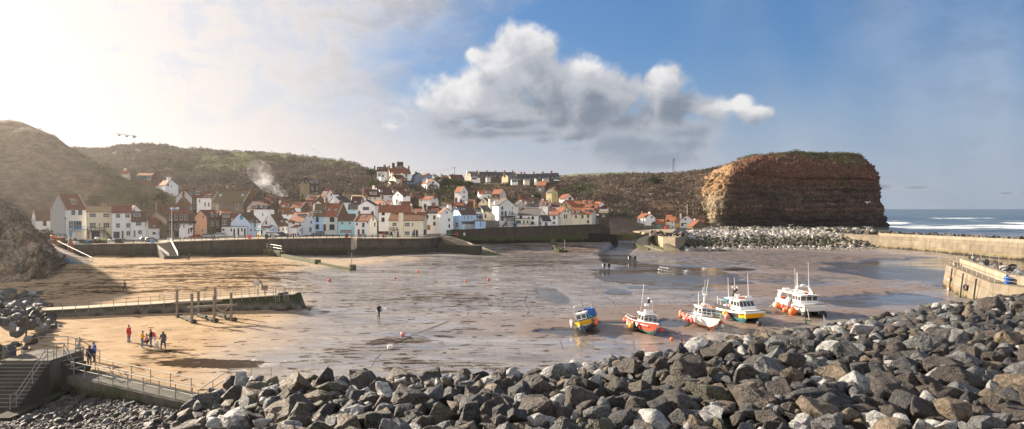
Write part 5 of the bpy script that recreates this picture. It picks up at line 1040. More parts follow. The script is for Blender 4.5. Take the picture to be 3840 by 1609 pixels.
def jetty():
 nb=[Vector((-62,84.2,1.0)),Vector((gx(237,85),85,1.15)),Vector((gx(560,88.2),88.2,1.35)),Vector((gx(900,90.5),90.5,1.9)),Vector((gx(1101,92),92.2,2.16))]
 c=nb[2].copy();c.z=0;e=empty('jetty',c,0,'long green stained concrete jetty with railings on the sand','jetty');m=MB();wd=2.7
 for a,b in zip(nb[:-1],nb[1:]):
  m.hexa([(a.x,a.y-.25,-1.2),(b.x,b.y-.25,-1.2),(b.x-.2,b.y+wd,-1.2),(a.x-.2,a.y+wd,-1.2),a,b,b+Vector((-.2,wd,0)),a+Vector((-.2,wd,0))])
 b=nb[-1];m.hexa([(b.x,b.y-.25,-1.2),(b.x+1.5,b.y+.2,-1.2),(b.x+1.3,b.y+wd,-1.2),(b.x-.2,b.y+wd,-1.2),b,b+Vector((.05,.02,0)),b+Vector((.05,wd,0)),b+Vector((-.2,wd,0))])
 m.build('body',CON_JET,e,c)
 m=MB()
 for a,b in zip(nb[:-1],nb[1:]):m.hexa([a+Vector((0,-.04,.004)),b+Vector((0,-.04,.004)),b+Vector((-.2,wd,.004)),a+Vector((-.2,wd,.004)),a+Vector((0,-.04,.09)),b+Vector((0,-.04,.09)),b+Vector((-.2,wd,.09)),a+Vector((-.2,wd,.09))])
 m.build('deck',CON_TOP,e,c)
 def ln(t_,off):
  s=t_*4;i=min(int(s),3);return nb[i].lerp(nb[i+1],s-i)+Vector((0,off,0))
 def rl(t0,t1,off,k,drop=.0):
  P=[ln(t0+(t1-t0)*i/(k-1),off)for i in range(k)]
  for f in(1.05,.55):m=MB();m.tube([p+Vector((0,0,f))for p in P],.03,5);m.build('rail',STEEL,e,c)
  for p in P:m=MB();m.tube([p-Vector((0,0,drop)),p+Vector((0,0,1.07))],.035,5);m.build('rail_post',STEEL,e,c)
 rl(.25,.905,-.1,19,.4);rl(.5,.80,2.5,8);rl(.84,.93,2.5,3);rl(.955,.985,2.5,2)
 for t_ in(.925,.965):
  p=ln(t_,-.15);m=MB()
  for s in(-.3,.3):m.tube([p+Vector((s,.3,1.0)),p+Vector((s,0,1.05)),p+Vector((s,-.1,-.7))],.035,5)
  for k in range(4):m.tube([p+Vector((-.3,-.1,.2-.3*k)),p+Vector((.3,-.1,.2-.3*k))],.03,5)
  m.build('ladder',STEEL,e,c)
 p=ln(.80,2.0);m=MB();m.box(p+Vector((0,0,1.7)),(.7,.25,.7));m.tube([p+Vector((-.25,0,0)),p+Vector((-.25,0,1.4))],.04,5);m.tube([p+Vector((.25,0,0)),p+Vector((.25,0,1.4))],.04,5);m.build('notice_board',paint('notice_grey',(.45,.43,.40),.7),e,c)
 return ln
JL=jetty()
m=MB();p=JL(.845,1.4);m.tube([p,p+Vector((0,0,.95))],.06,6);m.box(p+Vector((0,0,1.1)),(.75,.45,.65));m.tube([p+Vector((-.3,0,1.35)),p+Vector((-.6,.1,2.0)),p+Vector((-1.1,.1,2.3))],[.10,.09,.05],6)
tag(m.build('winch',paint('winch_rust',(.20,.14,.10),.7)),'small rusty winch with curved arm on the jetty','winch')
m=MB();p=JL(.955,1.2);m.obox(p+Vector((-.9,0,2.1)),p+Vector((1.2,-.2,1.7)),.12,.16);m.obox(p+Vector((-.9,0,1.3)),p+Vector((1.2,-.2,.95)),.12,.16);m.tube([p+Vector((-.6,0,0)),p+Vector((-.6,0,2.0))],.05,5);m.tube([p+Vector((.9,-.2,0)),p+Vector((.9,-.2,1.8))],.05,5)
tag(m.build('barrier',paint('white_barrier',(.75,.72,.68),.5)),'pair of sloping white barrier rails at the jetty end','barrier')
for k,(t_,o_,lab)in enumerate(((.935,.2,'black tyre lying on the edge of the jetty'),(.945,1.0,'black tyre lying flat further in on the jetty deck'))):
 m=MB();m.torus(JL(t_,o_)+Vector((0,0,.22)),.36,.14);tag(m.build('tyre',IRON,smooth=True),lab,'tyre','tyres on the jetty')
def posts():
 fr_=[(720,1213,1100),(803,1210,1107),(867,1204,1097)];rr=[(664,1190,1084),(744,1187,1091),(807,1182,1077)]
 labs=['front left timber mooring post standing on the sand before the jetty','front middle timber mooring post standing on the sand before the jetty','front right timber mooring post standing on the sand before the jetty','rear left timber mooring post against the jetty wall','rear middle timber mooring post against the jetty wall','rear right timber mooring post against the jetty wall']
 P=[]
 for i,(x,yb,yt)in enumerate(fr_+rr):
  q=ground_at(x,yb);top=gz(yt,q.y);m=MB();m.box((q.x,q.y,(top+q.z-.5)/2),(.24,.24,top-q.z+.5));o=m.build('mooring_post',WOODG);tag(o,labs[i],'post','timber mooring posts by the jetty');P.append((q,top))
 for(a,b,ya,yb2,i,lab)in((702,888,1153,1143,0,'nearer horizontal timber beam tying the front mooring posts'),(652,832,1136,1126,3,'farther horizontal timber beam tying the rear mooring posts')):
  D=P[i][0].y-.2;D2=P[i+2][0].y-.2;m=MB();m.obox(PT(a,ya,D),PT(b,yb2,D2),.26,.26);tag(m.build('mooring_beam',WOODG),lab,'beam','beams of the mooring frame')
 for(a,b,lab)in(((672,1188),(730,1214),'weedy log on the sand left of the front mooring posts'),((745,1187),(812,1210),'weedy log on the sand between the mooring posts'),((810,1182),(882,1206),'weedy log on the sand right of the mooring posts')):
  pa,pb=ground_at(*a),ground_at(*b);m=MB();k=9;m.tube([pa.lerp(pb,i/k)+Vector((0,0,.2+.08*math.sin(i*2.3)))for i in range(k+1)],[.25+.07*math.sin(i*3.1)for i in range(k+1)],7);tag(m.build('weedy_log',WEED),lab,'log','weedy logs by the mooring frame')
 D=P[0][0].y-.4;m=MB();a,b=PT(812,1152,D),PT(858,1146,D);m.tube([a.lerp(b,i/8)-Vector((0,0,1.6*(1-((i-4)/4)**2)*.35))for i in range(9)],.035,5);tag(m.build('hanging_rope',paint('rope',(.42,.34,.24),.9)),'pale rope looped from the nearer mooring beam','rope')
posts()
def walkway():
 zl=2.1;c=Vector((-38,54,0));lx0,lx1,ly0,ly1=-40.2,-36.3,52.4,56.6
 m=MB();m.box(((lx0+lx1)/2,(ly0+ly1)/2,(zl-2)/2),(lx1-lx0,ly1-ly0,zl+2));tag(m.build('landing',CON_STEP),'square concrete landing between the two flights of steps','landing')
 stairs('concrete_steps','worn concrete steps with shade painted on the risers climbing from the bottom left corner',(-38.25,52.395,zl-.22),(-38.25,48.9,-.75),3.9,12,[concrete('riser_shade_concrete',(.055,.047,.040),None,None,.4),concrete('tread_lit_concrete',(.21,.185,.155),None,None,.4)],-2.5)  # risers dark and treads pale: shade contrast painted into the concrete
 stairs('concrete_steps','three short concrete steps from the landing to the walkway',(-36.295,54.6,1.75),(-35.0,54.2,.85),1.7,3,[MATS['riser_shade_concrete'],MATS['tread_lit_concrete']],-1.5)
 a,b=Vector((-35.0,54.2,.72)),Vector((-22.2,47.8,.35));d=(b-a);d.z=0;d.normalize();n=Vector((-d.y,d.x,0));m=MB();w_=1.9
 a2,b2=a-n*.9,b-n*.9;a3,b3=a+n*1.0,b+n*1.0
 m.hexa([a2-Vector((0,0,2.6)),b2-Vector((0,0,2.4)),b3-Vector((0,0,2.4)),a3-Vector((0,0,2.6)),a2,b2,b3,a3]);m.obox(a2+n*.0-Vector((0,0,.35))-n*.08,b2-Vector((0,0,.35))-n*.08,.3,.64)
 tag(m.build('walkway',CON_STEP),'raised concrete walkway with railings beside the cobbles','walkway')
 m=MB();m.box((-35.8,50.2,-.95),(1.3,7.5,.8),.05);tag(m.build('ledge',CON_STEP),'low concrete ledge along the foot of the steps','ledge')
 z=Vector((0,0,1))
 railing('railing','steel handrail on the near side of the concrete walkway',[a2+n*.1,b2+n*.1],1.75,1.05,(1.0,.5),.035)
 railing('railing','steel handrail on the sand side of the concrete walkway',[a3-n*.1+d*.4,b3-n*.1],2.2,1.05,(1.0,.5),.035)
 railing('railing','steel handrail down the right side of the bottom left steps',[Vector((-36.4,53.0,zl)),Vector((-36.4,52.3,zl)),Vector((-36.4,49.0,-.6)),Vector((-36.4,48.4,-.6))],1.9,1.1,(1.0,.55),.035)
 railing('railing','steel handrail from the landing down to the walkway',[Vector((-36.4,53.3,zl)),Vector((-36.0,53.6,zl)),Vector((-35.0,53.3,.75))],1.2,1.1,(1.0,.55),.035)
 railing('railing','steel handrail round the back of the landing',[Vector((-40.1,52.6,zl)),Vector((-40.0,56.4,zl)),Vector((-37.6,56.5,zl)),Vector((-36.6,56.4,zl-.2)),Vector((-36.2,58.6,.4))],2.0,1.1,(1.0,.5),.035)
 railing('railing','steel handrail beside the sand at the top of the short steps',[Vector((-36.4,56.2,zl)),Vector((-36.3,55.5,zl)),Vector((-34.9,55.3,.8))],1.2,1.1,(1.0,.55),.035)
 p=ground_at(790,1480);railing('railing','pale sloping handrail at the right end of the walkway',[Vector((-22.0,46.8,.3)),Vector((-20.4,48.4,1.4)),Vector((-17.6,48.8,1.4))],1.7,1.0,(1.0,.5),.04,paint('pale_rail',(.6,.54,.42),.5))
walkway()
HQ=[W(2442,889,262),W(2486,893,224),W(2530,890,219),W(2536,890,219.5)]
def headquay():
 z0=4.6;pts=[(gx(2444,262),262),(gx(2486,224),224),(gx(2532,219),219),(gx(2548,226),226),(gx(2612,282),282),(gx(2660,350),350),(gx(2290,372),372),(gx(2350,330),330),(gx(2400,300),300)]
 zt=[4.2,4.6,4.6,4.6,4.5,3.8,3.5,3.4,3.8];n=len(pts);m=MB()
 m.add([(x,y,z)for(x,y),z in zip(pts,zt)]+[(x,y,-2)for x,y in pts],[tuple(range(n))]+[(i+n,(i+1)%n+n,(i+1)%n,i)for i in range(n)],0)
 tag(m.build('headland_quay',concrete('quay_concrete',(.29,.235,.165),.9,.2,.4)),'pale concrete quay below the headland cottages',kind='structure')
 m=MB();a,b,c_=W(2535,895,217.5),W(2560,925,214),W(2567,946,213)
 m.hexa([(a.x-4,a.y+.5,-2),(b.x,b.y,-2),(b.x+.6,b.y+5,-2),(a.x,a.y+6,-2),(a.x-4,a.y+.5,2.6),(b.x,b.y,.3),(b.x+.6,b.y+5,.3),(a.x,a.y+6,2.6)])
 tag(m.build('quay_buttress',concrete('pale_buttress',(.44,.37,.25),.4,None,.3)),'wedge shaped pale concrete buttress at the quay corner','buttress')
 L=[W(2446,883,256),W(2420,890,252),W(2406,900,246),W(2408,914,237),W(2425,926,231),W(2460,938,224),W(2500,946,217)]
 for i,p in enumerate(L):p.z=[3.9,3.2,2.4,1.5,.8,.25,.02][i]
 m=MB();strip(m,L,5.0,-2);tag(m.build('slip_road',concrete('slip_road_concrete',(.30,.25,.18),None,None,.5)),'curving concrete slip road dropping from the quay to the sand',kind='structure')
 for s,lab in((1,'weedy kerb on the outer edge of the curving slip road'),(-1,'weedy kerb on the inner edge of the curving slip road')):
  K=[]
  for i,p in enumerate(L[:6]):
   d=L[min(i+1,6)]-L[max(i-1,0)];d.z=0;d.normalize();K.append(p+Vector((-d.y,d.x,0))*-s*2.5+Vector((0,0,.25)))
  m=MB()
  for a,b in zip(K[:-1],K[1:]):m.obox(a,b,.5,.9)
  tag(m.build('road_kerb',concrete('weedy_kerb'+str(s),(.09,.075,.05),2.0,None,.4)),lab,'kerb')
 m=MB();wall_line(m,[W(2285,868,300),W(2330,868,306),W(2390,873,302),W(2440,880,290)],-1,1.5);tag(m.build('retaining_wall',concrete('grassy_wall',(.22,.18,.11),2.6,None,.4,gcol=(.10,.10,.04))),'rough grassy retaining wall below the headland path','wall')
 railing('path_fence','pale timber post and rail fence along the headland path',[W(2278,838,330),W(2310,843,335),W(2360,852,338),W(2420,857,338)],3,1.2,(1.0,.6),.07,paint('fence_timber',(.42,.35,.27),.9),cat='fence')
headquay()
def breakwater():
 tp=[(gx(3165,262),262,4.2),(gx(3300,244),244,4.3),(gx(3430,228),228,4.3),(gx(3600,207),207,4.5),(gx(3840,184),184,4.7),(gx(4200,160),160,4.8)]
 c=Vector((tp[2][0],tp[2][1],0));e=empty('breakwater',c,0,'long sunlit concrete breakwater wall across the harbour mouth','breakwater');m=MB();wall_line(m,tp,-2,6.0,0,.8);m.build('wall',CON_LIT,e,c)
 m=MB();wall_line(m,[(x,y+.9,z+.9)for x,y,z in tp[1:]],3.5,1.2);m.build('parapet',concrete('parapet_concrete',(.26,.22,.165),None,None,.45),e,c)
 m=MB();wall_line(m,[(x,y-1.3,1.6)for x,y,z in tp[2:]],-2,1.6,0,.3);m.build('apron',concrete('apron_concrete',(.155,.122,.085),.7,.2,.5,bricky=(7.0,1.4)),e,c)
 return tp
BW=breakwater()
def pier():
 A,B,C_=Vector((78.8,121,3.9)),Vector((65.6,91.5,3.9)),Vector((66.0,80,3.9));n=Vector((.91,-.41,0));c=Vector((70,105,0))
 e=empty('harbour_pier',c,0,'sunlit concrete harbour pier with ladder and hanging buoys on the right','pier');m=MB();bt=Vector((-.9,.35,0))
 w4=n*6
 for a,b in((A,B),(B,C_)):
  m.hexa([(a.x+bt.x,a.y+bt.y,-1.5),(b.x+bt.x,b.y+bt.y,-1.5),(b.x+w4 .x,b.y+w4 .y+3,-1.5),(a.x+w4 .x,a.y+w4 .y,-1.5),a,b,b+w4+Vector((0,3,0)),a+w4])
 m.build('wall',CON_LIT,e,c)
 m=MB();p1,p2,p3=A+n*2.4+Vector((0,0,.5)),B+n*2.2+Vector((.2,.3,.5)),C_+Vector((2.6,0,.5));m.obox(p1,p2,.8,1.4);m.obox(p2+Vector((.003,-.3,.002)),p3,.78,1.38);m.build('parapet',MATS['parapet_concrete'],e,c)
 for f in(.27,.55,.83):
  q=A.lerp(B,f)+bt*.5;m=MB();m.obox(q+bt*.06+Vector((0,0,0)),q+bt*.55+Vector((0,0,-4.2)),.12,.12);m.obox(q+bt*.06+Vector((.15,.33,0)),q+bt*.55+Vector((.15,.33,-4.2)),.12,.12)
  if f==.27:
   for k in range(10):m.obox(q+bt*(.06+.05*k)+Vector((0,0,-.42*k)),q+bt*(.06+.05*k)+Vector((.15,.33,-.42*k)),.06,.06)
  m.build('fender_rail',IRON,e,c)
 R_=[A+n*.3,B+n*.3]
 for hh in(.95,.5):m=MB();m.tube([A+n*.5+Vector((0,0,hh)),B+n*.4+Vector((0,0,hh)),C_+Vector((.5,0,hh))],.03,5);m.build('rail',STEEL,e,c)
 for i in range(10):q=A.lerp(B,i/9.0)+n*.5;m=MB();m.tube([q,q+Vector((0,0,.97))],.035,5);m.build('rail_post',STEEL,e,c)
 for i,q in enumerate((A+n*.6,A+n*1.6,A+n*2.6)):m=MB();m.tube([q,q+Vector((0,0,1.6 if i else 1.2))],.035,5);m.build('rail_post',STEEL,e,c)
 m=MB();m.tube([A+n*2.6+Vector((0,0,2.3)),A+n*3.6+Vector((0,-3,2.1)),A+n*4.5+Vector((0,-6,1.9))],.03,5);m.build('rail',STEEL,e,c)
 for i in range(5):q=A+n*(2.7+.45*i)+Vector((0,-1.4*i,.9));m=MB();m.tube([q,q+Vector((0,0,1.35))],.03,5);m.build('rail_post',STEEL,e,c)
 return A,B,n,bt
PIER=pier()
A_,B_,n_,bt_=PIER
ORB=paint('buoy_orange',(.80,.16,.045),.45,.06);RED=paint('buoy_red',(.62,.07,.05),.45);WHB=paint('buoy_white',(.72,.68,.62),.5);YEL=paint('buoy_yellow',(.85,.40,.03),.45);PNK=paint('buoy_pink',(.72,.27,.24),.5);BLK=paint('rubber_black',(.02,.02,.022),.6);ROPE=MATS['rope'];BLU=paint('barrel_blue',(.02,.12,.42),.45)
for f,dz_,lab in((.22,-1.9,'orange and white buoy hanging high on the pier wall'),(.24,-3.5,'orange buoy hanging low on the pier wall near the water')):
 q=A_.lerp(B_,f)+bt_*(.25+.2*-dz_/3)*1.3+Vector((-.25,0,dz_));m=MB();m.ball(q,.36,12,8,0);m.ball(q+Vector((-.12,-.12,-.1)),.29,10,6,1);m.tube([q+Vector((0,0,.3)),q+Vector((.1,.1,.55))],.05,5,0);tag(m.build('buoy',[ORB,WHB],smooth=True),lab,'buoy')
m=MB();q=A_.lerp(B_,.62)+bt_*.62+Vector((-.1,0,-2.0));m.torus(q,.38,.15,Matrix.Rotation(PI/2,3,'Y'));tag(m.build('tyre_fender',BLK,smooth=True),'black tyre fender hanging on the pier wall','fender')
m=MB();q=B_+n_*1.0+Vector((.4,-1,0));m.tube([q+Vector((0,0,z))for z in(0,.05,.45,.5,.95,1.0)],[.36,.4,.4,.42,.4,.34],12);tag(m.build('plastic_barrel',BLU),'blue plastic barrel standing at the pier corner','barrel')
m=MB();q=A_.lerp(B_,.05)+n_*1.2;m.box(q+Vector((0,0,.3)),(.9,.5,.5));tag(m.build('crate',WOODG),'weathered timber crate at the far end of the pier','crate')
q=A_+bt_*.4;P_=[q+Vector((.2,-.6,-.2)),q+Vector((-.3,-1.0,-2.0)),q+Vector((-.2,-2.5,-3.0)),q+Vector((-.6,-5.5,-2.0))];m=MB();m.tube(P_,.035,5);tag(m.build('mooring_rope',ROPE),'slack mooring rope looping across the pier wall','rope')
import bmesh
def rockmat(name,a,b,lich=None,rough=.75,wet=0.0):
 m,t=newmat(name);oc=t.n('TexCoord',out=3);inf=t.n('ObjectInfo',out=None)
 p=t.vm('ADD',oc,t.vm('MULTIPLY',inf.outputs['Random'],(37.0,19.0,53.0)))
 n=t.noise(p,1.1,7.0,.7);n2=t.noise(p,5.0,5.0,.7);n3=t.noise(p,22.0,3.0,.7)
 c=t.mix(t.ramp(n,.28,.72),a,b);c=t.mix(t.math('MULTIPLY',t.ramp(n2,.45,.75),.55),c,tuple(min(1,x*1.8+.03)for x in b));c=t.mix(t.ramp(n3,.62,.72,0,.35),c,(.6,.58,.54))
 c=t.mix(t.ramp(n2,.50,.28,0,.6),c,tuple(x*.45 for x in a))
 v=t.n('TexVoronoi',ins={'Vector':t.vm('ADD',p,t.vm('MULTIPLY',t.noise(p,2.0,3.0,out=1),(.5,.5,.5))),'Scale':1.6},feature='DISTANCE_TO_EDGE')
 cr=t.ramp(v,.0,.035,1.0,0.0);c=t.mix(t.math('MULTIPLY',cr,.5),c,tuple(x*.3 for x in a))
 if lich:c=t.mix(t.ramp(t.noise(p,.9,4.0),.55,.75,0,.7),c,lich)
 h=t.math('ADD',t.math('MULTIPLY',n,1.2),t.math('ADD',t.math('MULTIPLY',n2,.5),t.math('MULTIPLY',n3,.16)))
 h=t.math('SUBTRACT',h,t.math('MULTIPLY',cr,.25))
 finish(t,c,t.math('SUBTRACT',rough,t.math('MULTIPLY',n2,.25)),.4,0,h,1.0,.30)
 return m
RK=[('dark brown',rockmat('rock_dark_brown',(.030,.0225,.018),(.060,.046,.036))),('charcoal',rockmat('rock_charcoal',(.022,.022,.023),(.050,.049,.050))),('mid grey',rockmat('rock_mid_grey',(.072,.073,.076),(.130,.131,.132))),('pale grey',rockmat('rock_pale_grey',(.225,.223,.220),(.37,.362,.348))),('tan',rockmat('rock_tan',(.085,.064,.042),(.150,.114,.076))),('mossy olive',rockmat('rock_mossy',(.048,.042,.026),(.085,.075,.046),(.08,.085,.02)))]
LIM=[('white',rockmat('rock_limestone',(.27,.25,.23),(.46,.43,.40))),('buff',rockmat('rock_buff_limestone',(.19,.16,.125),(.30,.255,.205))),('weedy black',rockmat('rock_weedy',(.030,.026,.014),(.075,.068,.035)))]
SHP=[('blocky',(1.0,.85,.75),13),('flat',(1.15,.95,.48),14),('long',(1.35,.75,.65),14),('rounded',(1.0,.9,.8),26),('jagged',(1.0,.8,.85),10),('squat',(1.1,1.0,.62),16)]
def rockmesh(name,dims,npt,seed,detail=2):
 r=np.random.default_rng(seed);bm=bmesh.new()
 for i in range(npt):
  d=r.normal(size=3);d/=np.linalg.norm(d);d=np.sign(d)*np.abs(d)**.75;d*=(.82+.22*r.random());bm.verts.new((d[0]*dims[0],d[1]*dims[1],d[2]*dims[2]))
 bmesh.ops.convex_hull(bm,input=bm.verts)
 for v in[v for v in bm.verts if not v.link_faces]:bm.verts.remove(v)
 bmesh.ops.dissolve_limit(bm,angle_limit=.22,verts=bm.verts,edges=bm.edges)
 bmesh.ops.bevel(bm,geom=bm.edges[:],offset=.065,segments=1 if detail<2 else 2,affect='EDGES',profile=.6,clamp_overlap=True)
 bmesh.ops.triangulate(bm,faces=bm.faces)
 if detail:
  for _ in range(detail):bmesh.ops.subdivide_edges(bm,edges=[e for e in bm.edges if e.calc_length()>(.42 if detail>1 else.6)],cuts=1,use_grid_fill=False);bmesh.ops.triangulate(bm,faces=bm.faces)
  V=np.array([v.co[:]for v in bm.verts]);nn=fbm(V*1.3+seed*3.1,3)*.13+fbm(V*4.0+seed,3)*.045
  bm.normal_update();N_=np.array([v.normal[:]for v in bm.verts]);V=V+N_*nn[:,None]
  for v,c in zip(bm.verts,V):v.co=c
 me=bpy.data.meshes.new(name);bm.to_mesh(me);bm.free();return me
ROCKM={}
for si,(sn_,dm,npt)in enumerate(SHP):
 for k in range(3):
  base=rockmesh('boulder',dm,npt,100+si*10+k)
  for ci,(cn,mt)in enumerate(RK+LIM):me=base.copy();me.materials.append(mt);ROCKM[si,k,ci]=me
LOWM=[rockmesh('stone',dm,npt,300+i,1)for i,(_,dm,npt)in enumerate(SHP)]
LOWD=[]
for me in LOWM:
 V=np.array([v.co[:]for v in me.vertices]);me.calc_loop_triangles();T=np.array([t_.vertices[:]for t_ in me.loop_triangles]);LOWD.append((V,T))
def rotm(rng):
 q=rng.normal(size=4);q/=np.linalg.norm(q);a,b,c,d=q
 return np.array([[a*a+b*b-c*c-d*d,2*(b*c-a*d),2*(b*d+a*c)],[2*(b*c+a*d),a*a-b*b+c*c-d*d,2*(c*d-a*b)],[2*(b*d-a*c),2*(c*d+a*b),a*a-b*b-c*c+d*d]])
def stonefield(name,items,mats,lab,cat,parent=None):
 """items: (x,y,z,r,mat index, flatten) -> one mesh"""
 Vs,Ts,Ms=[],[],[];o=0
 for i,(x,y,z,r,mi,fl)in enumerate(items):
  V,T=LOWD[i%len(LOWD)];R=rotm(RNG);W_=V@R.T*r;W_[:,2]*=fl;Vs.append(W_+(x,y,z));Ts.append(T+o);Ms.append(np.full(len(T),mi));o+=len(V)
 ob=npmesh(name,np.concatenate(Vs),np.concatenate(Ts),mats,midx=np.concatenate(Ms));return tag(ob,lab,cat,kind='stuff')
ORD='first second third fourth fifth sixth seventh eighth ninth tenth eleventh twelfth thirteenth fourteenth fifteenth sixteenth seventeenth eighteenth nineteenth twentieth'.split()
def ordw(i):
 if i<20:return ORD[i]
 if i<100:t_=['twenty','thirty','forty','fifty','sixty','seventy','eighty','ninety'][(i+1)//10-2];u=(i+1)%10;return t_+' '+ORD[u-1]if u else t_[:-1]+'ieth'
 return 'late'
def label_rocks(L,noun,where):
 """L: list of dict(o, colour, shape, zone, px); classes that look alike are told apart by their order from the left"""
 cls={}
 for d in L:cls.setdefault((d['c'],d['s'],d['z']),[]).append(d)
 for(c,s,z),q in cls.items():
  q.sort(key=lambda d:d['px'])
  for i,d in enumerate(q):
   a=('%s %s %s %s'%(c,s,noun,z)).strip()
   d['o']['label']=a if len(q)==1 else a+', %s such from the left'%ordw(i)
CR=np.array([(540,1660,.1),(630,1570,.5),(710,1492,1.1),(800,1438,1.9),(920,1408,2.5),(1050,1402,2.8),(1500,1402,3.0),(2000,1378,3.2),(2200,1345,3.3),(2500,1305,3.5),(2800,1255,3.8),(3100,1215,4.0),(3400,1165,4.1),(3700,1115,4.3),(3860,1095,4.4),(4300,1040,4.6)],float)
CRX=np.array([GP(p[0],p[1],p[2])[:]for p in CR])
def bank_z(x,y):
 """height of the armour bank, -9 outside"""
 px=1920+x/y*F;yc=np.interp(px,CR[:,0],CRX[:,1]);zc=np.interp(px,CR[:,0],CR[:,2])
 d=yc-y;zc-=.25
 if d>=0:z=zc+min(d,16)*.055-(max(0,950-px)/900)*.14*d
 else:z=zc+d*.95
 if px<680:z=min(z,1.2-(680-px)*.007)
 return z
def seat_spot():
 z=3.8
 for _ in range(6):q=GP(2556,1346,z);z=bank_z(q.x,q.y)+.40
 return Vector((q.x,q.y,z))
SEAT=seat_spot()
def armour():
 rng=np.random.default_rng(5);pts=[];cell={};tries=0
 def ok(x,y,r):
  cx,cy=int(x//2.5),int(y//2.5)
  for i in(-1,0,1):
   for j in(-1,0,1):
    for(a,b,c)in cell.get((cx+i,cy+j),()):
     if(a-x)**2+(b-y)**2<(.70*(c+r))**2:return False
  return True
 while tries<40000:
  tries+=1;y=25+62*rng.random();px=330+3700*rng.random();x=(px-1920)/F*y
  yc=np.interp(px,CR[:,0],CRX[:,1])
  if y>yc+2.6 or y<26:continue
  r=.53+.60*rng.random()**1.4
  if tries>26000:r=.26+.22*rng.random()
  if not ok(x,y,r)or(x-SEAT.x)**2+(y-SEAT.y-.1)**2<(r+.75)**2:continue
  z=bank_z(x,y)
  if z<-.8:continue
  cell.setdefault((int(x//2.5),int(y//2.5)),[]).append((x,y,r));pts.append((x,y,z,r,px))
 pts=[p for p in pts if 784-(p[2]+p[3]-CH)/p[1]*F<1640 and-60<p[4]<3900]
 pts.sort(key=lambda p:-p[3]/p[1]);L=[];rest=[]
 for i,(x,y,z,r,px)in enumerate(pts):
  yc=np.interp(px,CR[:,0],CRX[:,1]);far=yc-y;crest=far<5
  w_=np.array([.34,.30,.10,.10,.10,.06])if not crest else np.array([.26,.14,.20,.26,.12,.02])
  if px<1300:w_=np.array([.24,.16,.20,.08,.18,.14])
  if px>2900:w_=np.array([.32,.26,.18,.10,.12,.02])
  ci=int(rng.choice(6,p=w_/w_.sum()));si=int(rng.integers(6));k=int(rng.integers(3))
  if i<298:
   o=bpy.data.objects.new('boulder',ROCKM[si,k,ci]);COL.objects.link(o);s=r*(.98+.12*rng.random())*1.12
   o.location=(x,y,z-r*.18+.18*rng.normal());o.scale=(s,s,s);o.rotation_euler=(rng.normal()*.5,rng.normal()*.5,rng.random()*6.28)
   py=784-(z-CH)/y*F;band='along the bottom edge' if py>1500 else('along the bank crest' if crest else 'in the middle of the bank')
   side='below the cobbles' if px<1000 and py<1500 else band
   tag(o,None,'boulder','armour boulders of the foreground bank');L.append(dict(o=o,c=RK[ci][0],s=SHP[si][0],z=side,px=px))
  else:rest.append((x,y,z-r*.2,r*1.08,ci,.8))
 label_rocks(L,'boulder','')
 for _ in range(2600):
  y=26+56*rng.random();px=330+3700*rng.random();x=(px-1920)/F*y;yc=np.interp(px,CR[:,0],CRX[:,1])
  if y<yc+2.5 and bank_z(x,y)>-.6:rest.append((x,y,bank_z(x,y)-.55,.42+.3*rng.random(),int(rng.choice([0,1,5])),.8))
 stonefield('smaller_boulders',rest,[q[1]for q in RK],'smaller grey and brown rocks filling the gaps of the foreground bank','boulders')
 us=np.linspace(300,4300,120);vs=np.linspace(-4.5,26,34);V=[]
 for u in us:
  yc=np.interp(u,CR[:,0],CRX[:,1])
  for v_ in vs:y=yc-v_;x=(u-1920)/F*y;V.append((x,y,max(bank_z(x,y)-.85,-2.0)))
 n=len(vs);I=np.arange(len(V)).reshape(len(us),n);Fq=np.stack([I[:-1,:-1],I[:-1,1:],I[1:,1:],I[1:,:-1]],-1).reshape(-1,4)
 tag(npmesh('rubble_core',np.array(V),Fq,RK[1][1],smooth=True),'dark rubble core under the foreground boulders','rubble',kind='stuff')
armour()
def put_rock(x,y,z,r,ci,si,k,rng,sink=.25,name='boulder',sc=(1,1,1),tilt=.5):
 o=bpy.data.objects.new(name,ROCKM[si,k,ci]);COL.objects.link(o);o.location=(x,y,z+r*(.55-sink));o.scale=(r*sc[0],r*sc[1],r*sc[2]);o.rotation_euler=(rng.normal()*tilt,rng.normal()*tilt,rng.random()*6.28);return o
def leftrocks():
 rng=np.random.default_rng(21);L=[];used=[]
 for _ in range(2200):
  py=1095+330*rng.random();xmax=np.interp(py,[1095,1130,1180,1230,1300,1345,1425],[170,190,225,225,130,70,30]);px=-90+(xmax+90)*rng.random()
  h=max(0,(xmax-px)/200)*3.2*(1 if py>1150 else.4)
  q=GP(px,py,h);r=(.36+.55*rng.random()**1.5)*(1.0 if px<xmax-40 else.6)
  if any((q.x-a)**2+(q.y-b)**2<(.78*(r+c))**2 for a,b,c in used)or(q.y<57.5 and q.x>-41.5):continue
  used.append((q.x,q.y,r));ci=int(rng.choice([2,2,4,3,0,2]));si=int(rng.integers(6));o=put_rock(q.x,q.y,q.z-.2,r*1.15,ci,si,int(rng.integers(3)),rng,name='cliff_boulder')
  tag(o,None,'boulder','boulders below the clay cliff');L.append(dict(o=o,c=RK[ci][0],s=SHP[si][0],z='below the clay cliff' if py<1230 else 'behind the bottom left steps',px=px))
 label_rocks(L,'boulder','')
 return used
leftrocks()
m=MB();P_=[GP(-200,1100,2),GP(40,1100,.8),GP(150,1110,.1),GP(190,1180,-.4),GP(150,1260,-.4),GP(70,1340,-.3),GP(-200,1420,.0),GP(-400,1200,3)]
m.add([p for p in P_]+[(-75,75,1.2)],[(i,(i+1)%8,8)for i in range(8)]);tag(m.build('rubble_slope',RK[0][1]),'earthy rubble slope under the left boulders','rubble',kind='stuff')
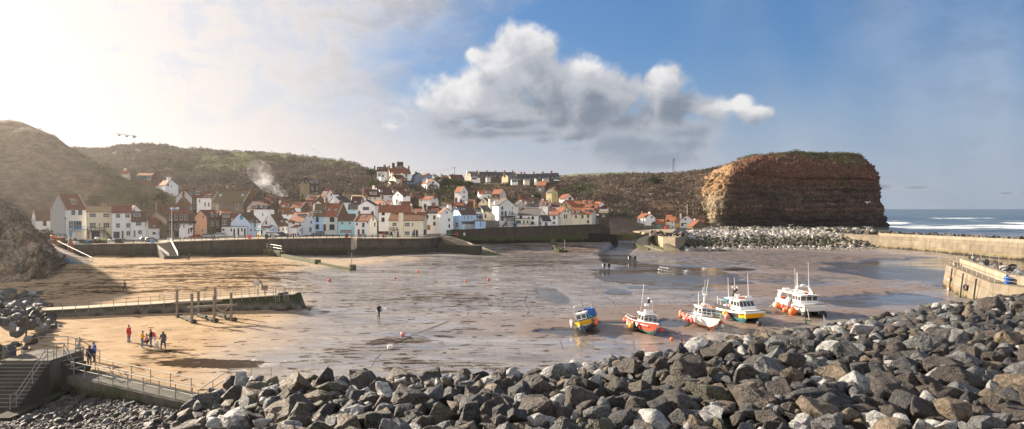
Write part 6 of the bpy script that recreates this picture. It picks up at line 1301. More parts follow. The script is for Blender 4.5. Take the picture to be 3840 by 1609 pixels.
def riprap():
 rng=np.random.default_rng(31);cand=[];cell={}
 def foot_y(px):return np.interp(px,[2540,2600,2750,2950,3150,3280,3330],[236,235,234,236,241,246,250])
 def top_y(px):return np.interp(px,[2540,2600,2700,3000,3150,3250,3330],[240,268,284,286,282,262,254])
 def zz(px,y):
  a,b=foot_y(px),top_y(px);return np.interp((y-a)/max(b-a,1),[0,.25,1],[.1,1.3,4.6 if px<3100 else 3.6])
 for _ in range(9000):
  px=2548+770*rng.random();a,b=foot_y(px),top_y(px);y=a+(b-a)*rng.random();x=(px-1920)/F*y;r=.75+.6*rng.random()
  key=(int(x//2.4),int(y//2.4));bad=False
  for i in(-1,0,1):
   for j in(-1,0,1):
    for(q0,q1,q2)in cell.get((key[0]+i,key[1]+j),()):
     if(q0-x)**2+(q1-y)**2<(.66*(q2+r))**2:bad=True
  if bad:continue
  cell.setdefault(key,[]).append((x,y,r));cand.append((x,y,zz(px,y),r,px,(y-a)/(b-a)))
 cand.sort(key=lambda c:-c[3]/c[1]-(.002 if c[5]>.3 else 0));L=[];rest=[]
 for i,(x,y,z,r,px,f)in enumerate(cand):
  ci=2 if(f+.09*rng.normal())<.52 and f>.05 else(1 if rng.random()<.28 else 0)
  if px>3120 and rng.random()<.5:ci=1
  if i<290:
   si=int(rng.integers(6));o=put_rock(x,y,z,r*1.1,6+ci,si,int(rng.integers(3)),rng,.45,'limestone_block');tag(o,None,'rock','limestone rocks below the headland')
   L.append(dict(o=o,c=LIM[ci][0],s=SHP[si][0],z='near the top of the limestone armour' if f>.62 else('in the middle of the limestone armour' if f>.25 else 'at the foot of the limestone armour'),px=px))
  else:rest.append((x,y,z+.1,r,ci,.85))
 label_rocks(L,'rock','')
 for _ in range(700):
  px=2620+720*rng.random();y=foot_y(px)-1-9*rng.random()**2;rest.append(((px-1920)/F*y,y,.05,.22+.4*rng.random(),int(rng.choice([0,1,2])),.6))
 for _ in range(420):
  px=2640+640*rng.random();y0_=top_y(px);y=y0_+(352-y0_)*rng.random()**.7;rest.append(((px-1920)/F*y,y,4.3,.8+.9*rng.random(),int(rng.choice([0,1,2,2])),.7))
 stonefield('limestone_rubble',rest,[q[1]for q in LIM],'smaller limestone and weedy rubble filling the rock armour below the headland','rubble')
 us=np.linspace(2535,3335,60);V=[]
 for u in us:
  a,b=foot_y(u),top_y(u)
  for f in np.linspace(-.05,1,12):y=a+(b-a)*f;V.append(((u-1920)/F*y,y,zz(u,y)-.7))
  V.append(((u-1920)/F*350,350,4.4))
 n=13;I=np.arange(len(V)).reshape(len(us),n);Fq=np.stack([I[:-1,:-1],I[1:,:-1],I[1:,1:],I[:-1,1:]],-1).reshape(-1,4)
 tag(npmesh('armour_bed',np.array(V),Fq,LIM[2][1],smooth=True),'dark rubble bed under the limestone armour','rubble',kind='stuff')
 L=[]
 for i in range(7):
  px=2572+i*26+6*rng.normal();q=GP(px,941,.3);o=put_rock(q.x,q.y-1.0,.1,1.25+.25*rng.random(),8-1 if i%3 else 3,0 if i%2 else 3,i%3,rng,.2,'foot_boulder',tilt=.2);tag(o,None,'boulder','row of big foot boulders by the quay buttress');o['label']='big brown grey boulder, %s from the quay buttress in the foot row'%ORD[i]
riprap()
def crestblocks():
 rng=np.random.default_rng(41)
 for i in range(46):
  px=3150+i*15.8+3*rng.normal();D=np.interp(px,[3150,3300,3430,3600,3840],[266,250,235,214,191]);x=(px-1920)/F*D;r=1.05+.35*rng.random();ci=int(rng.choice([0,1,0,4,2]));si=int(rng.choice([0,4,5]))
  o=put_rock(x,D+1.8,4.5,r,ci,si,int(rng.integers(3)),rng,.05,'breakwater_boulder',(1.0,1,1.05),.25);tag(o,None,'boulder','boulders along the top of the far breakwater');o['label']='%s %s boulder on the far breakwater, %s in its row from the headland'%(RK[ci][0],SHP[si][0],ordw(i))
 m=MB();wall_line(m,[(gx(3150,268),268,3.6),(gx(3300,254),254,3.6),(gx(3430,239),239,3.6),(gx(3600,218),218,3.7),(gx(3860,194),194,3.8)],-2,26);tag(m.build('breakwater_mound',RK[1][1]),'dark rock mound on the sea side of the far breakwater','breakwater')
 L=[];us_=[]
 for _ in range(260):
  px=3640+230*rng.random();D=np.interp(px,[3640,3840],[118,84])+22*rng.random()**1.3;x=(px-1920)/F*D;u=n_;off=(Vector((x,D,0))-B_).dot(n_)
  if off<3.4:continue
  r=.6+.6*rng.random()
  if any((x-a)**2+(D-b)**2<(.75*(r+c))**2 for a,b,c in us_):continue
  us_.append((x,D,r));ci=int(rng.choice([3,2,0,4,3]));si=int(rng.integers(6));o=put_rock(x,D,3.1+.4*rng.random(),r*1.1,ci,si,int(rng.integers(3)),rng,.2,'pier_boulder');tag(o,None,'boulder','boulders behind the harbour pier');L.append(dict(o=o,c=RK[ci][0],s=SHP[si][0],z='behind the pier parapet',px=px))
 label_rocks(L,'boulder','')
 m=MB();a,b=A_+n_*3.5,B_+n_*3.5+Vector((0,-10,0));m.hexa([(a.x,a.y,-2),(b.x,b.y,-2),(b.x+24,b.y+6,-2),(a.x+16,a.y+8,-2),(a.x,a.y,3.3),(b.x,b.y,3.3),(b.x+24,b.y+6,2.6),(a.x+16,a.y+8,2.0)]);tag(m.build('pier_mound',RK[0][1]),'rubble mound behind the harbour pier','rubble',kind='stuff')
crestblocks()
for(x0,y0,x1,y1,wd,lab)in((2760,1262,3060,1208,1.3,'long low grey concrete kerb between the boulders and the harbour sand'),(3060,1205,3180,1190,1.6,'short sloping concrete slab on the boulder crest'),(3490,1140,3640,1112,2.4,'grey concrete apron at the foot of the harbour pier')):
 a,b=GP(x0,y0,1.4)-Vector((0,0,1.05)),GP(x1,y1,1.5)-Vector((0,0,1.05));m=MB();m.obox(a,b,wd,1.5);tag(m.build('concrete_slab',concrete('slab'+str(x0),(.16,.145,.125),None,None,.5)),lab,'slab')
def cobbles():
 rng=np.random.default_rng(51);V=[]
 us=np.linspace(-300,900,60);Ds=np.linspace(34,55,40)
 def cz(x,y):return-1.05+.30*sstep(-40,-24,x)+.035*(x+38)+.10*math.sin(x*.7)*math.sin(y*.6)
 PXs,DDs=np.meshgrid(us,Ds);X=(PXs-1920)/F*DDs;V=np.stack([X,DDs,np.vectorize(cz)(X,DDs)],-1)
 n=len(us);I=np.arange(V.shape[0]*n).reshape(-1,n);Fq=np.stack([I[:-1,:-1],I[:-1,1:],I[1:,1:],I[1:,:-1]],-1).reshape(-1,4)
 it=[]
 ea,eb=Vector((-35.2,53.0)),Vector((-22.0,46.4))
 for _ in range(17000):
  px=-60+880*rng.random();y=35+18.5*rng.random();x=(px-1920)/F*y
  if x<-35.3 and y>46.5:continue
  t_=(x-ea.x)/(eb.x-ea.x);ye=ea.y+(eb.y-ea.y)*t_
  if y>ye+.1:continue
  if bank_z(x,y)>.2 and px>560:continue
  r=.06+.15*rng.random()**2.2
  if rng.random()<.012:r=.3+.15*rng.random()
  it.append((x,y,cz(x,y)+r*.35,r,int(rng.choice([0,2,4,1,0,2])),.72))
 stonefield('cobbles',it,[q[1]for q in RK],'rounded brown and grey cobbles below the walkway','cobbles')
 tag(npmesh('cobble_bed',V.reshape(-1,3),Fq,paint('cobble_grit',(.085,.066,.052),.9,.3,4.0,bump=.6),smooth=True),'damp gritty ground under the cobbles',kind='structure')
cobbles()
def P_(name,col,r=.45,**k):return paint(name,col,r,.08,.8,**k)
HULLC=dict(yellow=P_('hull_yellow',(.80,.46,.012)),red=paint('hull_red',(.46,.075,.045),.5,.16,1.2,.25,(.25,.10,.07)),white=paint('hull_white',(.72,.70,.67),.45,.06,.8,.2,(.45,.40,.33)),black=P_('hull_black',(.02,.021,.024)),teal=P_('hull_teal',(.02,.13,.15)),blue=P_('hull_blue_grey',(.07,.13,.19)),green=P_('hull_green',(.05,.11,.085)),rust=paint('hull_rust',(.27,.10,.06),.8,.3,2.0),amber=P_('hull_amber',(.78,.36,.01)),weed=paint('hull_weedy',(.08,.10,.025),.9,.45,2.0),cover=P_('tarp_blue',(.025,.10,.33),.6),deck=P_('deck_grey',(.38,.40,.42),.7),wood=TRIM['o'])
def lettering(txt,parent,loc,size,rot,mat,name='lettering'):
 cu=bpy.data.curves.new(name,'FONT');cu.body=txt;cu.size=size;cu.extrude=.008;cu.align_x='CENTER';cu.align_y='CENTER';cu.offset=size*.02
 o=bpy.data.objects.new(name,cu);COL.objects.link(o);cu.materials.append(mat);me=bpy.data.meshes.new_from_object(o.evaluated_get(bpy.context.evaluated_depsgraph_get()));bpy.data.objects.remove(o);o=bpy.data.objects.new(name,me);COL.objects.link(o)
 o.parent=parent;o.location=loc;o.rotation_euler=rot;return o
def hull(L,B,H,bands,cy=0.0,bw=1.0,bowpow=2.2,stern=.86,rake=.9,ns=17,flare=.12,sheer=.42):
 """bands: [(z fraction, material index)], rising; returns outer shell rings mesh data in an MB"""
 fr=[0,.22]+[b[0]for b in bands];mi=[bands[0][1],bands[0][1]]+[b[1]for b in bands[1:]];m=MB();R=[]
 for i in range(ns):
  s=i/(ns-1);b=B/2*(stern+(1-stern)*min(1,s/.4))*(1-max(0,(s-.42)/.58)**bowpow);zs=H*(1+sheer*s**2.2+.06*(1-s)**2);ring=[]
  kz=H*.55*max(0,(s-.86)/.14)**1.6
  for f in fr:
   z=kz+(zs-kz)*f;wf=0.03 if f==0 else(.62+.30*min(1,f/.5)+flare*max(0,f-.5))*(1-.45*s*(1-f));ring.append((s*L-L/2+rake*f*s**4,b*wf*bw,z))
  R.append(ring)
 n=len(fr)
 for sgn in(1,-1):
  vs=[(x,cy+sgn*y,z)for r in R for x,y,z in r];base=len(m.v);m.v+=vs
  for i in range(ns-1):
   for j in range(n-1):
    q=(base+i*n+j,base+i*n+j+1,base+(i+1)*n+j+1,base+(i+1)*n+j);m.f.append(q if sgn<0 else q[::-1]);m.m.append(mi[j])
 b0=0;off=ns*n
 for j in range(n-1):m.f.append((j,off+j,off+j+1,j+1));m.m.append(mi[j])
 top=[(r[-1])for r in R]
 return m,top
def wheelhouse(par,x0,x1,w,z0,h,wallm,rake=.35,nf=3,nsd=2,taper=.9,roofm=None,over=.22,aft=0.0):
 a,b=w/2,w/2*taper;m=MB();lo=[(x0,-a,z0),(x1,-a*.92,z0),(x1,a*.92,z0),(x0,a,z0)];hi=[(x0,-b,z0+h),(x1-rake,-b*.92,z0+h),(x1-rake,b*.92,z0+h),(x0,b,z0+h)]
 m.hexa(lo+hi);wh=m.build('wheelhouse',wallm,par)
 m=MB();m.hexa([(x0-over-aft,-b-over*.6,z0+h),(x1-rake+over,-b*.92-over*.5,z0+h),(x1-rake+over,b*.92+over*.5,z0+h),(x0-over-aft,b+over*.6,z0+h),(x0-over-aft,-b-over*.4,z0+h+.12),(x1-rake+over*.7,-b*.9,z0+h+.16),(x1-rake+over*.7,b*.9,z0+h+.16),(x0-over-aft,b+over*.4,z0+h+.12)])
 m.build('roof',roofm or wallm,wh)
 V=lambda u,v,pl:None
 def pane(p00,p10,p11,p01,nx,mg,f0,f1):
  p00,p10,p11,p01=map(Vector,(p00,p10,p11,p01));nn=(p10-p00).cross(p01-p00).normalized()
  for i in range(nx):
   u0,u1=i/nx+mg/nx,(i+1)/nx-mg/nx;q=[]
   for u,v in((u0,f0),(u1,f0),(u1,f1),(u0,f1)):q.append(p00 .lerp(p10,u).lerp(p01 .lerp(p11,u),v))
   pm=MB();pm.hexa([c-nn*.01 for c in q]+[c+nn*.025 for c in q]);pm.build('window',GLASS,wh)
 pane(lo[1],lo[2],hi[2],hi[1],nf,.08,.42,.90);pane(lo[0],lo[1],hi[1],hi[0],nsd,.1,.42,.88);pane(lo[2],lo[3],hi[3],hi[2],nsd,.1,.42,.88)
 return wh
def deckfill(par,top,zin,split,dm,bm):
 """bulwark inside and deck: aft well deck and raised foredeck"""
 n=len(top);m=MB();vs=[]
 for i,(x,y,z)in enumerate(top):
  yi=max(y-.09,.0);s=i/(n-1);zd=z-.14 if s>=split else zin;vs+=[(x,y,z),(x,yi,z),(x,yi*.97,zd),(x,-yi*.97,zd),(x,-yi,z),(x,-y,z)]
 fs=[]
 for i in range(n-1):
  for j in range(5):fs.append((i*6+j,(i+1)*6+j,(i+1)*6+j+1,i*6+j+1))
 m.add(vs,fs);m.add([vs[0],vs[1],vs[4],vs[5]],[(0,1,2,3)]);m.build('deck',dm,par)
def place(root,gpt,head,roll=0.0,pitch=0.0,sink=.12,sc=.9):
 yaw=math.atan2(head[1],head[0]);root.location=(gpt.x,gpt.y,gpt.z-sink);root.rotation_euler=(roll,pitch,yaw);root.scale=(sc,)*3
 M=root.matrix_basis.copy();return lambda v:M@Vector(v)
def gunrail(par,top,h,i0,i1,mat,name='rail',off=.06):
 for s in(1,-1):
  m=MB();m.tube([(top[i][0],s*max(top[i][1]-off,.02),top[i][2]+h)for i in range(i0,i1)],.025,5)
  for i in range(i0,i1,2):m.tube([(top[i][0],s*max(top[i][1]-off,.02),top[i][2]-.02),(top[i][0],s*max(top[i][1]-off,.02),top[i][2]+h)],.02,5)
  m.build(name,mat,par)
def strake(par,top,mat,r=.05):
 m=MB();m.tube([(x,y+.01,z-.03)for x,y,z in top[:-1]]+[(top[-1][0]+.03,0,top[-1][2]-.03)]+[(x,-y-.01,z-.03)for x,y,z in top[-2::-1]],r,5);m.build('rubbing_strake',mat,par)
def wbuoy(p,r,mat,lab,grp='buoys hung on the beached boats',pear=True):
 m=MB();m.ball((0,0,0),r,12,8)
 if pear:m.tube([(0,0,r*.8),(0,0,r*1.35)],[r*.35,r*.14],7)
 o=m.build('buoy',mat,smooth=True);o.location=p;tag(o,lab,'buoy',grp)
def sausage(p,lab,mat=None,r=.13,l=.6):
 m=MB();m.tube([(0,0,-l/2),(0,0,-l/2+.08),(0,0,l/2-.08),(0,0,l/2)],[r*.5,r,r,r*.5],9);o=m.build('fender',mat or WHB,smooth=True);o.location=p;tag(o,lab,'fender')
ALU=paint('aluminium',(.62,.62,.62),.35,.06,metal=.6)
def small(par,name,mat,fn):
 m=MB();fn(m);return m.build(name,mat,par)
def boat_yellow():
 r=empty('fishing_boat',label='yellow fishing boat with blue tarpaulin leaning over on the sand',cat='boat');L,B,H=7.6,2.9,1.25
 m,top=hull(L,B,H,[(.46,0),(.52,1),(.90,2),(1.0,1)],rake=.8);m.build('hull',[HULLC['blue'],HULLC['white'],HULLC['yellow']],r);strake(r,top,TRIM['k'],.06);deckfill(r,top,.65,.6,HULLC['deck'],HULLC['white'])
 wheelhouse(r,.5,1.9,1.5,1.15,1.05,HULLC['white'],.2,2,1)
 small(r,'tarpaulin',HULLC['cover'],lambda m:m.hexa([(-2.4,.1,1.4),(-.2,.1,1.5),(-.2,1.55,1.3),(-2.4,1.45,1.2),(-2.3,.3,2.5),(-.3,.3,2.6),(-.3,1.4,2.3),(-2.3,1.35,2.2)]))
 small(r,'gantry',ALU,lambda m:(m.tube([(-1.0,-1.2,1.2),(-1.0,-1.2,2.9),(-1.0,-.9,3.1),(-1.0,.9,3.1),(-1.0,1.2,2.9),(-1.0,1.2,1.2)],.05,6)))
 small(r,'mast',WOODG,lambda m:(m.tube([(-.2,.2,1.2),(-.3,.2,3.6)],.06,6),m.tube([(-2.0,.9,2.2),(-2.2,1.0,4.0)],.035,5),m.tube([(-2.5,1.1,2.2),(-2.9,1.3,4.2)],.035,5)))
 small(r,'fish_box',HULLC['wood'],lambda m:m.box((-.3,-.5,1.55),(.7,.9,.6)));small(r,'pot_hauler',TRIM['k'],lambda m:(m.box((-.9,-.4,1.6),(.5,.5,1.6)),m.torus((-.6,-.8,2.0),.28,.08,Matrix.Rotation(PI/2,3,'X'))))
 small(r,'fish_tub',HULLC['white'],lambda m:m.box((.1,.35,1.6),(.6,.6,.5),tap=1.1));small(r,'net_heap',TRIM['t'],lambda m:m.ball((1.0,1.0,1.35),(.45,.35,.4),9,6))
 T=place(r,ground_at(2200,1236),(-.24,-1),math.radians(15),math.radians(-1))
 lettering('WY32',r,(2.35,-1.06,1.18),.46,(PI/2+.12,0,-PI*.0+.42),TRIM['k'],'registration');
 q=T((2.0,-1.35,1.15));sausage(q,'white fender at the shoulder of the yellow boat',r=.16,l=.8);sausage(T((1.4,-1.5,1.4)),'grubby white fender higher up the yellow boat',r=.15,l=.7)
 wbuoy(T((.8,1.6,.9)),.28,ORB,'orange buoy on the shaded side of the yellow boat');wbuoy(T((1.2,1.55,.6)),.25,ORB,'lower orange buoy on the shaded side of the yellow boat');return T
T1=boat_yellow()
def boat_red():
 r=empty('fishing_boat',label='red fishing boat with green bottom and white wheelhouse',cat='boat');L,B,H=7.8,2.8,1.3
 m,top=hull(L,B,H,[(.36,0),(.94,1),(1.0,2)],rake=.7);m.build('hull',[HULLC['green'],HULLC['red'],HULLC['white']],r);strake(r,top,HULLC['white'],.05);deckfill(r,top,.7,.62,HULLC['deck'],HULLC['white'])
 wheelhouse(r,.1,2.1,2.0,1.15,1.25,HULLC['white'],.25,3,2);gunrail(r,top,.35,1,8,ALU)
 small(r,'liferaft',HULLC['white'],lambda m:m.tube([(1.0,-.55,2.72),(1.0,-.5,2.72),(1.0,.5,2.72),(1.0,.55,2.72)],[.2,.27,.27,.2],10));small(r,'roof_float',ORB,lambda m:m.ball((.55,-.3,2.7),.2,9,6))
 small(r,'radar_arch',ALU,lambda m:(m.tube([(.2,-.8,2.5),(.2,-.7,3.7),(.2,.7,3.7),(.2,.8,2.5)],.035,5)))
 small(r,'radar',HULLC['white'],lambda m:(m.tube([(.2,0,3.35),(.2,0,3.6)],[.33,.30],10)));small(r,'lamp_cluster',TRIM['k'],lambda m:m.tube([(.2,.15,3.72),(.2,.15,4.25)],[.16,.17],8));small(r,'lamp_cap',HULLC['white'],lambda m:(m.tube([(.2,.15,4.25),(.2,.15,4.42)],[.19,.1],8),m.ball((.2,.6,3.95),.14,7,5)))
 small(r,'aerial',HULLC['white'],lambda m:m.tube([(.2,-.7,3.7),(.2,-.72,6.0)],.035,5));small(r,'grab_rail',HULLC['white'],lambda m:(m.tube([(2.2,-.85,1.75),(2.2,.3,1.75)],.03,5),m.tube([(2.05,-.8,2.15),(2.05,.8,2.15)],.03,5)))
 small(r,'fish_bin',TRIM['u'],lambda m:m.box((-.5,-.6,1.15),(.6,.7,.45)))
 T=place(r,ground_at(2412,1242),(.16,-1),math.radians(-7))
 lettering('THREE SISTERS',r,(2.45,-.96,1.23),.21,(PI/2-.1,0,.47),HULLC['white'],'boat_name');lettering('THREE SISTERS',r,(2.07,0,2.42),.17,(PI/2,0,PI/2),TRIM['n'],'boat_name')
 for v,rr,mt,lab in(((-3.0,-1.45,.95),.30,ORB,'orange buoy near the stern of the red boat'),((-2.6,-1.45,.95),.22,RED,'small red buoy near the stern of the red boat'),((-.9,-1.6,.72),.32,paint('buoy_cream',(.72,.52,.34),.5),'cream buoy on the side of the red boat'),((-.1,-1.6,.62),.33,YEL,'bright yellow orange buoy amidships on the red boat'),((3.4,.9,.95),.27,RED,'red buoy beyond the bow of the red boat')):wbuoy(T(v),rr,mt,lab)
 sausage(T((-1.8,-1.55,.95)),'white fender on the side of the red boat');sausage(T((.7,-1.55,.75)),'navy fender on the side of the red boat',TRIM['n'],.15,1.0)
 m=MB();g=ground_at(2388,1232);m.obox(g+Vector((-.9,.8,.25)),g+Vector((.9,-.8,.12)),.35,.12);tag(m.build('plank',HULLC['weed']),'short mossy plank propped under the red boat','plank');return T
T2=boat_red()
def boat_white():
 r=empty('fishing_boat',label='white fishing boat with rusty keel and two orange lifebuoys on its roof',cat='boat');L,B,H=8.4,3.3,1.45
 m,top=hull(L,B,H,[(.28,0),(.93,1),(1.0,2)],rake=.9,flare=.2);m.build('hull',[HULLC['rust'],HULLC['white'],HULLC['black']],r);strake(r,top,TRIM['k'],.06);deckfill(r,top,.75,.45,HULLC['white'],HULLC['white'])
 wheelhouse(r,-.5,1.9,2.35,1.4,1.35,HULLC['white'],.45,3,2);gunrail(r,top,.55,8,17,ALU);gunrail(r,top,.25,0,7,IRON)
 for y in(-.7,.7):small(r,'lifebuoy',ORB,lambda m:m.torus((1.2,y,2.98),.34,.09))
 small(r,'roof_box',HULLC['white'],lambda m:m.box((.2,.1,3.05),(.9,1.0,.4),tap=.85));small(r,'mast',HULLC['white'],lambda m:(m.tube([(-.3,.1,2.9),(-.4,.1,4.2)],[.16,.13],8),m.tube([(-.3,-.7,2.9),(-.3,-.9,4.6)],.04,5)))
 small(r,'radar',HULLC['white'],lambda m:m.tube([(-.2,.1,4.3),(-.2,.1,4.36),(-.2,.1,4.52),(-.2,.1,4.56)],[.15,.36,.36,.15],12));small(r,'aerial',HULLC['white'],lambda m:(m.tube([(-.4,.25,4.2),(-.6,.4,6.6)],.04,5),m.tube([(-.4,.0,4.1),(-.5,-.1,6.5)],.035,5),m.tube([(-.3,-.3,4.4),(-.3,-.3,5.4)],.03,5)))
 small(r,'stay',IRON,lambda m:m.tube([(-.5,.7,5.2),(-1.3,1.4,2.2)],.025,4));small(r,'anchor_winch',WOODG,lambda m:(m.ball((3.0,0,1.95),(.45,.35,.25),9,6),m.torus((2.7,.2,2.05),.25,.08)))
 small(r,'well_liner',TRIM['u'],lambda m:m.box((-2.3,0,.95),(2.6,2.2,.3)))
 small(r,'leg_prop',IRON,lambda m:m.tube([(-.4,-1.7,1.4),(-.4,-1.75,-.1)],.1,6))
 T=place(r,ground_at(2630,1222),(.17,-1),math.radians(-8),0,.12,.86);k=0
 for v,rr,mt,lab in(((-3.2,-1.75,1.30),.27,PNK,'pink buoy aftmost on the white boat'),((-2.7,-1.85,.95),.34,ORB,'large orange buoy below the pink ones on the white boat'),((-2.2,-1.8,1.2),.25,PNK,'pale pink buoy second in the row on the white boat'),((-1.7,-1.85,1.0),.24,PNK,'faded pink buoy third in the row on the white boat'),((-1.2,-1.85,.72),.28,PNK,'pink buoy hanging under its neighbours on the white boat'),((-.7,-1.85,1.15),.27,PNK,'salmon pink buoy amidships on the white boat'),((-.2,-1.85,.85),.30,RED,'red pink buoy amidships on the white boat'),((.3,-1.85,1.1),.24,WHB,'whitish buoy forward in the row on the white boat'),((.9,-1.8,.75),.30,RED,'red buoy foremost in the row on the white boat'),((2.6,1.5,1.1),.30,RED,'red buoy between the white and the black boat'),((3.0,1.45,.75),.27,WHB,'white buoy between the white and the black boat')):wbuoy(T(v),rr,mt,lab)
 sausage(T((1.5,-1.72,1.1)),'white fender lying by the bow of the white boat',r=.2,l=.7);return T
T3=boat_white()
def catamaran(label,L,B,H,bands,mats,deckm,whm,wh,frontm):
 r=empty('catamaran',label=label,cat='boat');hw=B*.40
 m=MB()
 for cy in(B*.29,-B*.29):
  a,top=hull(L,hw,H,bands,cy=cy,bowpow=3.0,stern=.95,rake=.5,flare=.05,sheer=.30);b=len(m.v);m.v+=a.v;m.f+=[tuple(i+b for i in f)for f in a.f];m.m+=a.m
 m.build('hull',mats,r)
 zs=lambda x:H*(1+.30*max(0,(x+L/2)/L)**2.2);m=MB();n=14;rows=[]
 for i in range(n):
  x=-L/2+(L+.75)*i/(n-1);z=zs(min(x,L/2));w_=B/2*(1.0 if x<L*.28 else 1-.10*((x-L*.28)/(L*.32))**2);rows.append([(x,-w_,z-.42),(x,-w_,z+.03),(x,w_,z+.03),(x,w_,z-.42)])
 m.rings(rows);m.build('bridge_deck',deckm,r)
 m=MB();x=L/2+.72;z=zs(L/2);m.hexa([(x-.25,-B*.42,H*.62),(x,-B*.45,z-.40),(x,B*.45,z-.40),(x-.25,B*.42,H*.62),(x-.6,-B*.42,H*.62),(x-.5,-B*.45,z-.40),(x-.5,B*.45,z-.40),(x-.6,B*.42,H*.62)]);m.build('bow_panel',frontm,r)
 k=MB();k.tube([(rw[0][0],rw[0][1]-.02,rw[1][2]-.02)for rw in rows]+[(rw[0][0]+.02,rw[3][1]+.02,rw[1][2]-.02)for rw in rows[::-1]],.055,5);k.build('rubbing_strake',TRIM['k'],r)
 for s in(-1,1):
  m=MB();m.hexa([(-L/2,s*(B/2-.12),H),(wh[0],s*(B/2-.12),H*1.08),(wh[0],s*B/2,H*1.08),(-L/2,s*B/2,H),(-L/2,s*(B/2-.12),H+.5),(wh[0],s*(B/2-.12),H+.62),(wh[0],s*B/2,H+.62),(-L/2,s*B/2,H+.5)]);m.build('bulwark',deckm if label.startswith('white')else mats[1],r)
 return r,zs
def boat_amber():
 r,zs=catamaran('black catamaran with amber yellow bows and white wheelhouse',9.0,3.9,1.75,[(.40,0),(.96,1),(1.0,1)],[HULLC['teal'],HULLC['black'],HULLC['amber']],HULLC['white'],HULLC['white'],(.2,3.0),HULLC['amber'])
 m=MB()
 for cy in(3.9*.29,-3.9*.29):
  a,top=hull(9.06,3.9*.40+.04,1.765,[(.42,0),(1.0,0)],cy=cy,bowpow=3.0,stern=.95,rake=.5,flare=.05,sheer=.30,ns=25);remap={}
  for f,q in zip(a.f,a.m):
   c=[a.v[i]for i in f]
   if min(p[0]for p in c)>2.6 and min(p[2]for p in c)>.85:
    for i in f:
     k_=tuple(round(w_,3)for w_ in a.v[i])
     if k_ not in remap:remap[k_]=len(m.v);m.v.append(a.v[i])
    m.f.append(tuple(remap[tuple(round(w_,3)for w_ in a.v[i])]for i in f));m.m.append(0)
 m.build('bow_paint',HULLC['amber'],r)
 wheelhouse(r,.3,3.4,3.2,2.05,1.55,HULLC['white'],.9,4,3,.86,None,.25,1.6)
 small(r,'liferaft',HULLC['white'],lambda m:m.tube([(2.0,.35,3.95),(2.0,.4,3.95),(2.0,1.3,3.95),(2.0,1.35,3.95)],[.2,.3,.3,.2],10));small(r,'roof_float',ORB,lambda m:m.torus((1.6,-.1,3.92),.33,.1));small(r,'satellite_dome',HULLC['white'],lambda m:m.tube([(1.3,-.7,3.8),(1.3,-.7,4.1),(1.3,-.7,4.45)],[.2,.22,.42],10));small(r,'roof_ridge',HULLC['white'],lambda m:m.box((.6,-.2,3.85),(.6,3.0,.35),tap=.8))
 small(r,'gantry',TRIM['k'],lambda m:(m.obox((.4,-1.2,3.9),(.2,-.7,5.0),.16,.3),m.obox((.2,-.9,4.6),(.2,-.1,5.2),.14,.3),m.tube([(.2,-.9,5.0),(.2,-.9,5.5)],.05,5)))
 small(r,'floodlight',ALU,lambda m:(m.ball((.3,-.9,5.6),.26,9,6),m.ball((.3,-.1,5.5),.26,9,6)))
 for y,x,h in((-1.7,.1,7.3),(-.45,.0,7.2),(1.4,1.1,7.9)):small(r,'aerial',HULLC['white'],lambda m:m.tube([(x,y,3.7),(x,y,h)],[.06,.03],5))
 small(r,'rear_frame',ALU,lambda m:(m.tube([(-3.6,-1.7,1.8),(-3.6,-1.7,3.7)],.05,5),m.tube([(-3.6,1.7,1.8),(-3.6,1.7,3.7)],.05,5),m.tube([(-1.4,-1.7,3.2),(-3.6,-1.7,3.2),(-3.6,1.7,3.2),(-1.4,1.7,3.2)],.04,5),m.tube([(-2.4,-1.8,1.8),(-2.4,-1.8,3.2)],.05,5)))
 small(r,'pot_hauler',ALU,lambda m:(m.box((-1.2,-1.3,2.1),(1.0,.7,.9)),m.tube([(-.4,-1.9,1.6),(-.4,-1.9,3.4),(0,-1.6,3.6)],.06,6),m.ball((-.7,-.9,2.9),(.3,.3,.5),8,6)));small(r,'net_heap',TRIM['t'],lambda m:m.ball((-2.8,-.4,2.9),(.7,.9,.3),9,6))
 T=place(r,ground_at(2768,1196),(.22,-1),math.radians(2),0,.1,.74)
 lettering('WY4',r,(2.0,-2.0,1.95),.42,(PI/2,0,0),TRIM['k'],'registration')
 for v,rr,mt,lab in(((-.2,-2.25,1.15),.36,YEL,'yellow orange buoy on the black catamaran'),((.5,-2.3,.75),.38,PNK,'big pink buoy on the black catamaran'),((.1,-1.5,2.5),.22,PNK,'small peach buoy by the wheelhouse of the black catamaran')):wbuoy(T(v),rr,mt,lab)
 return T
T4=boat_amber()
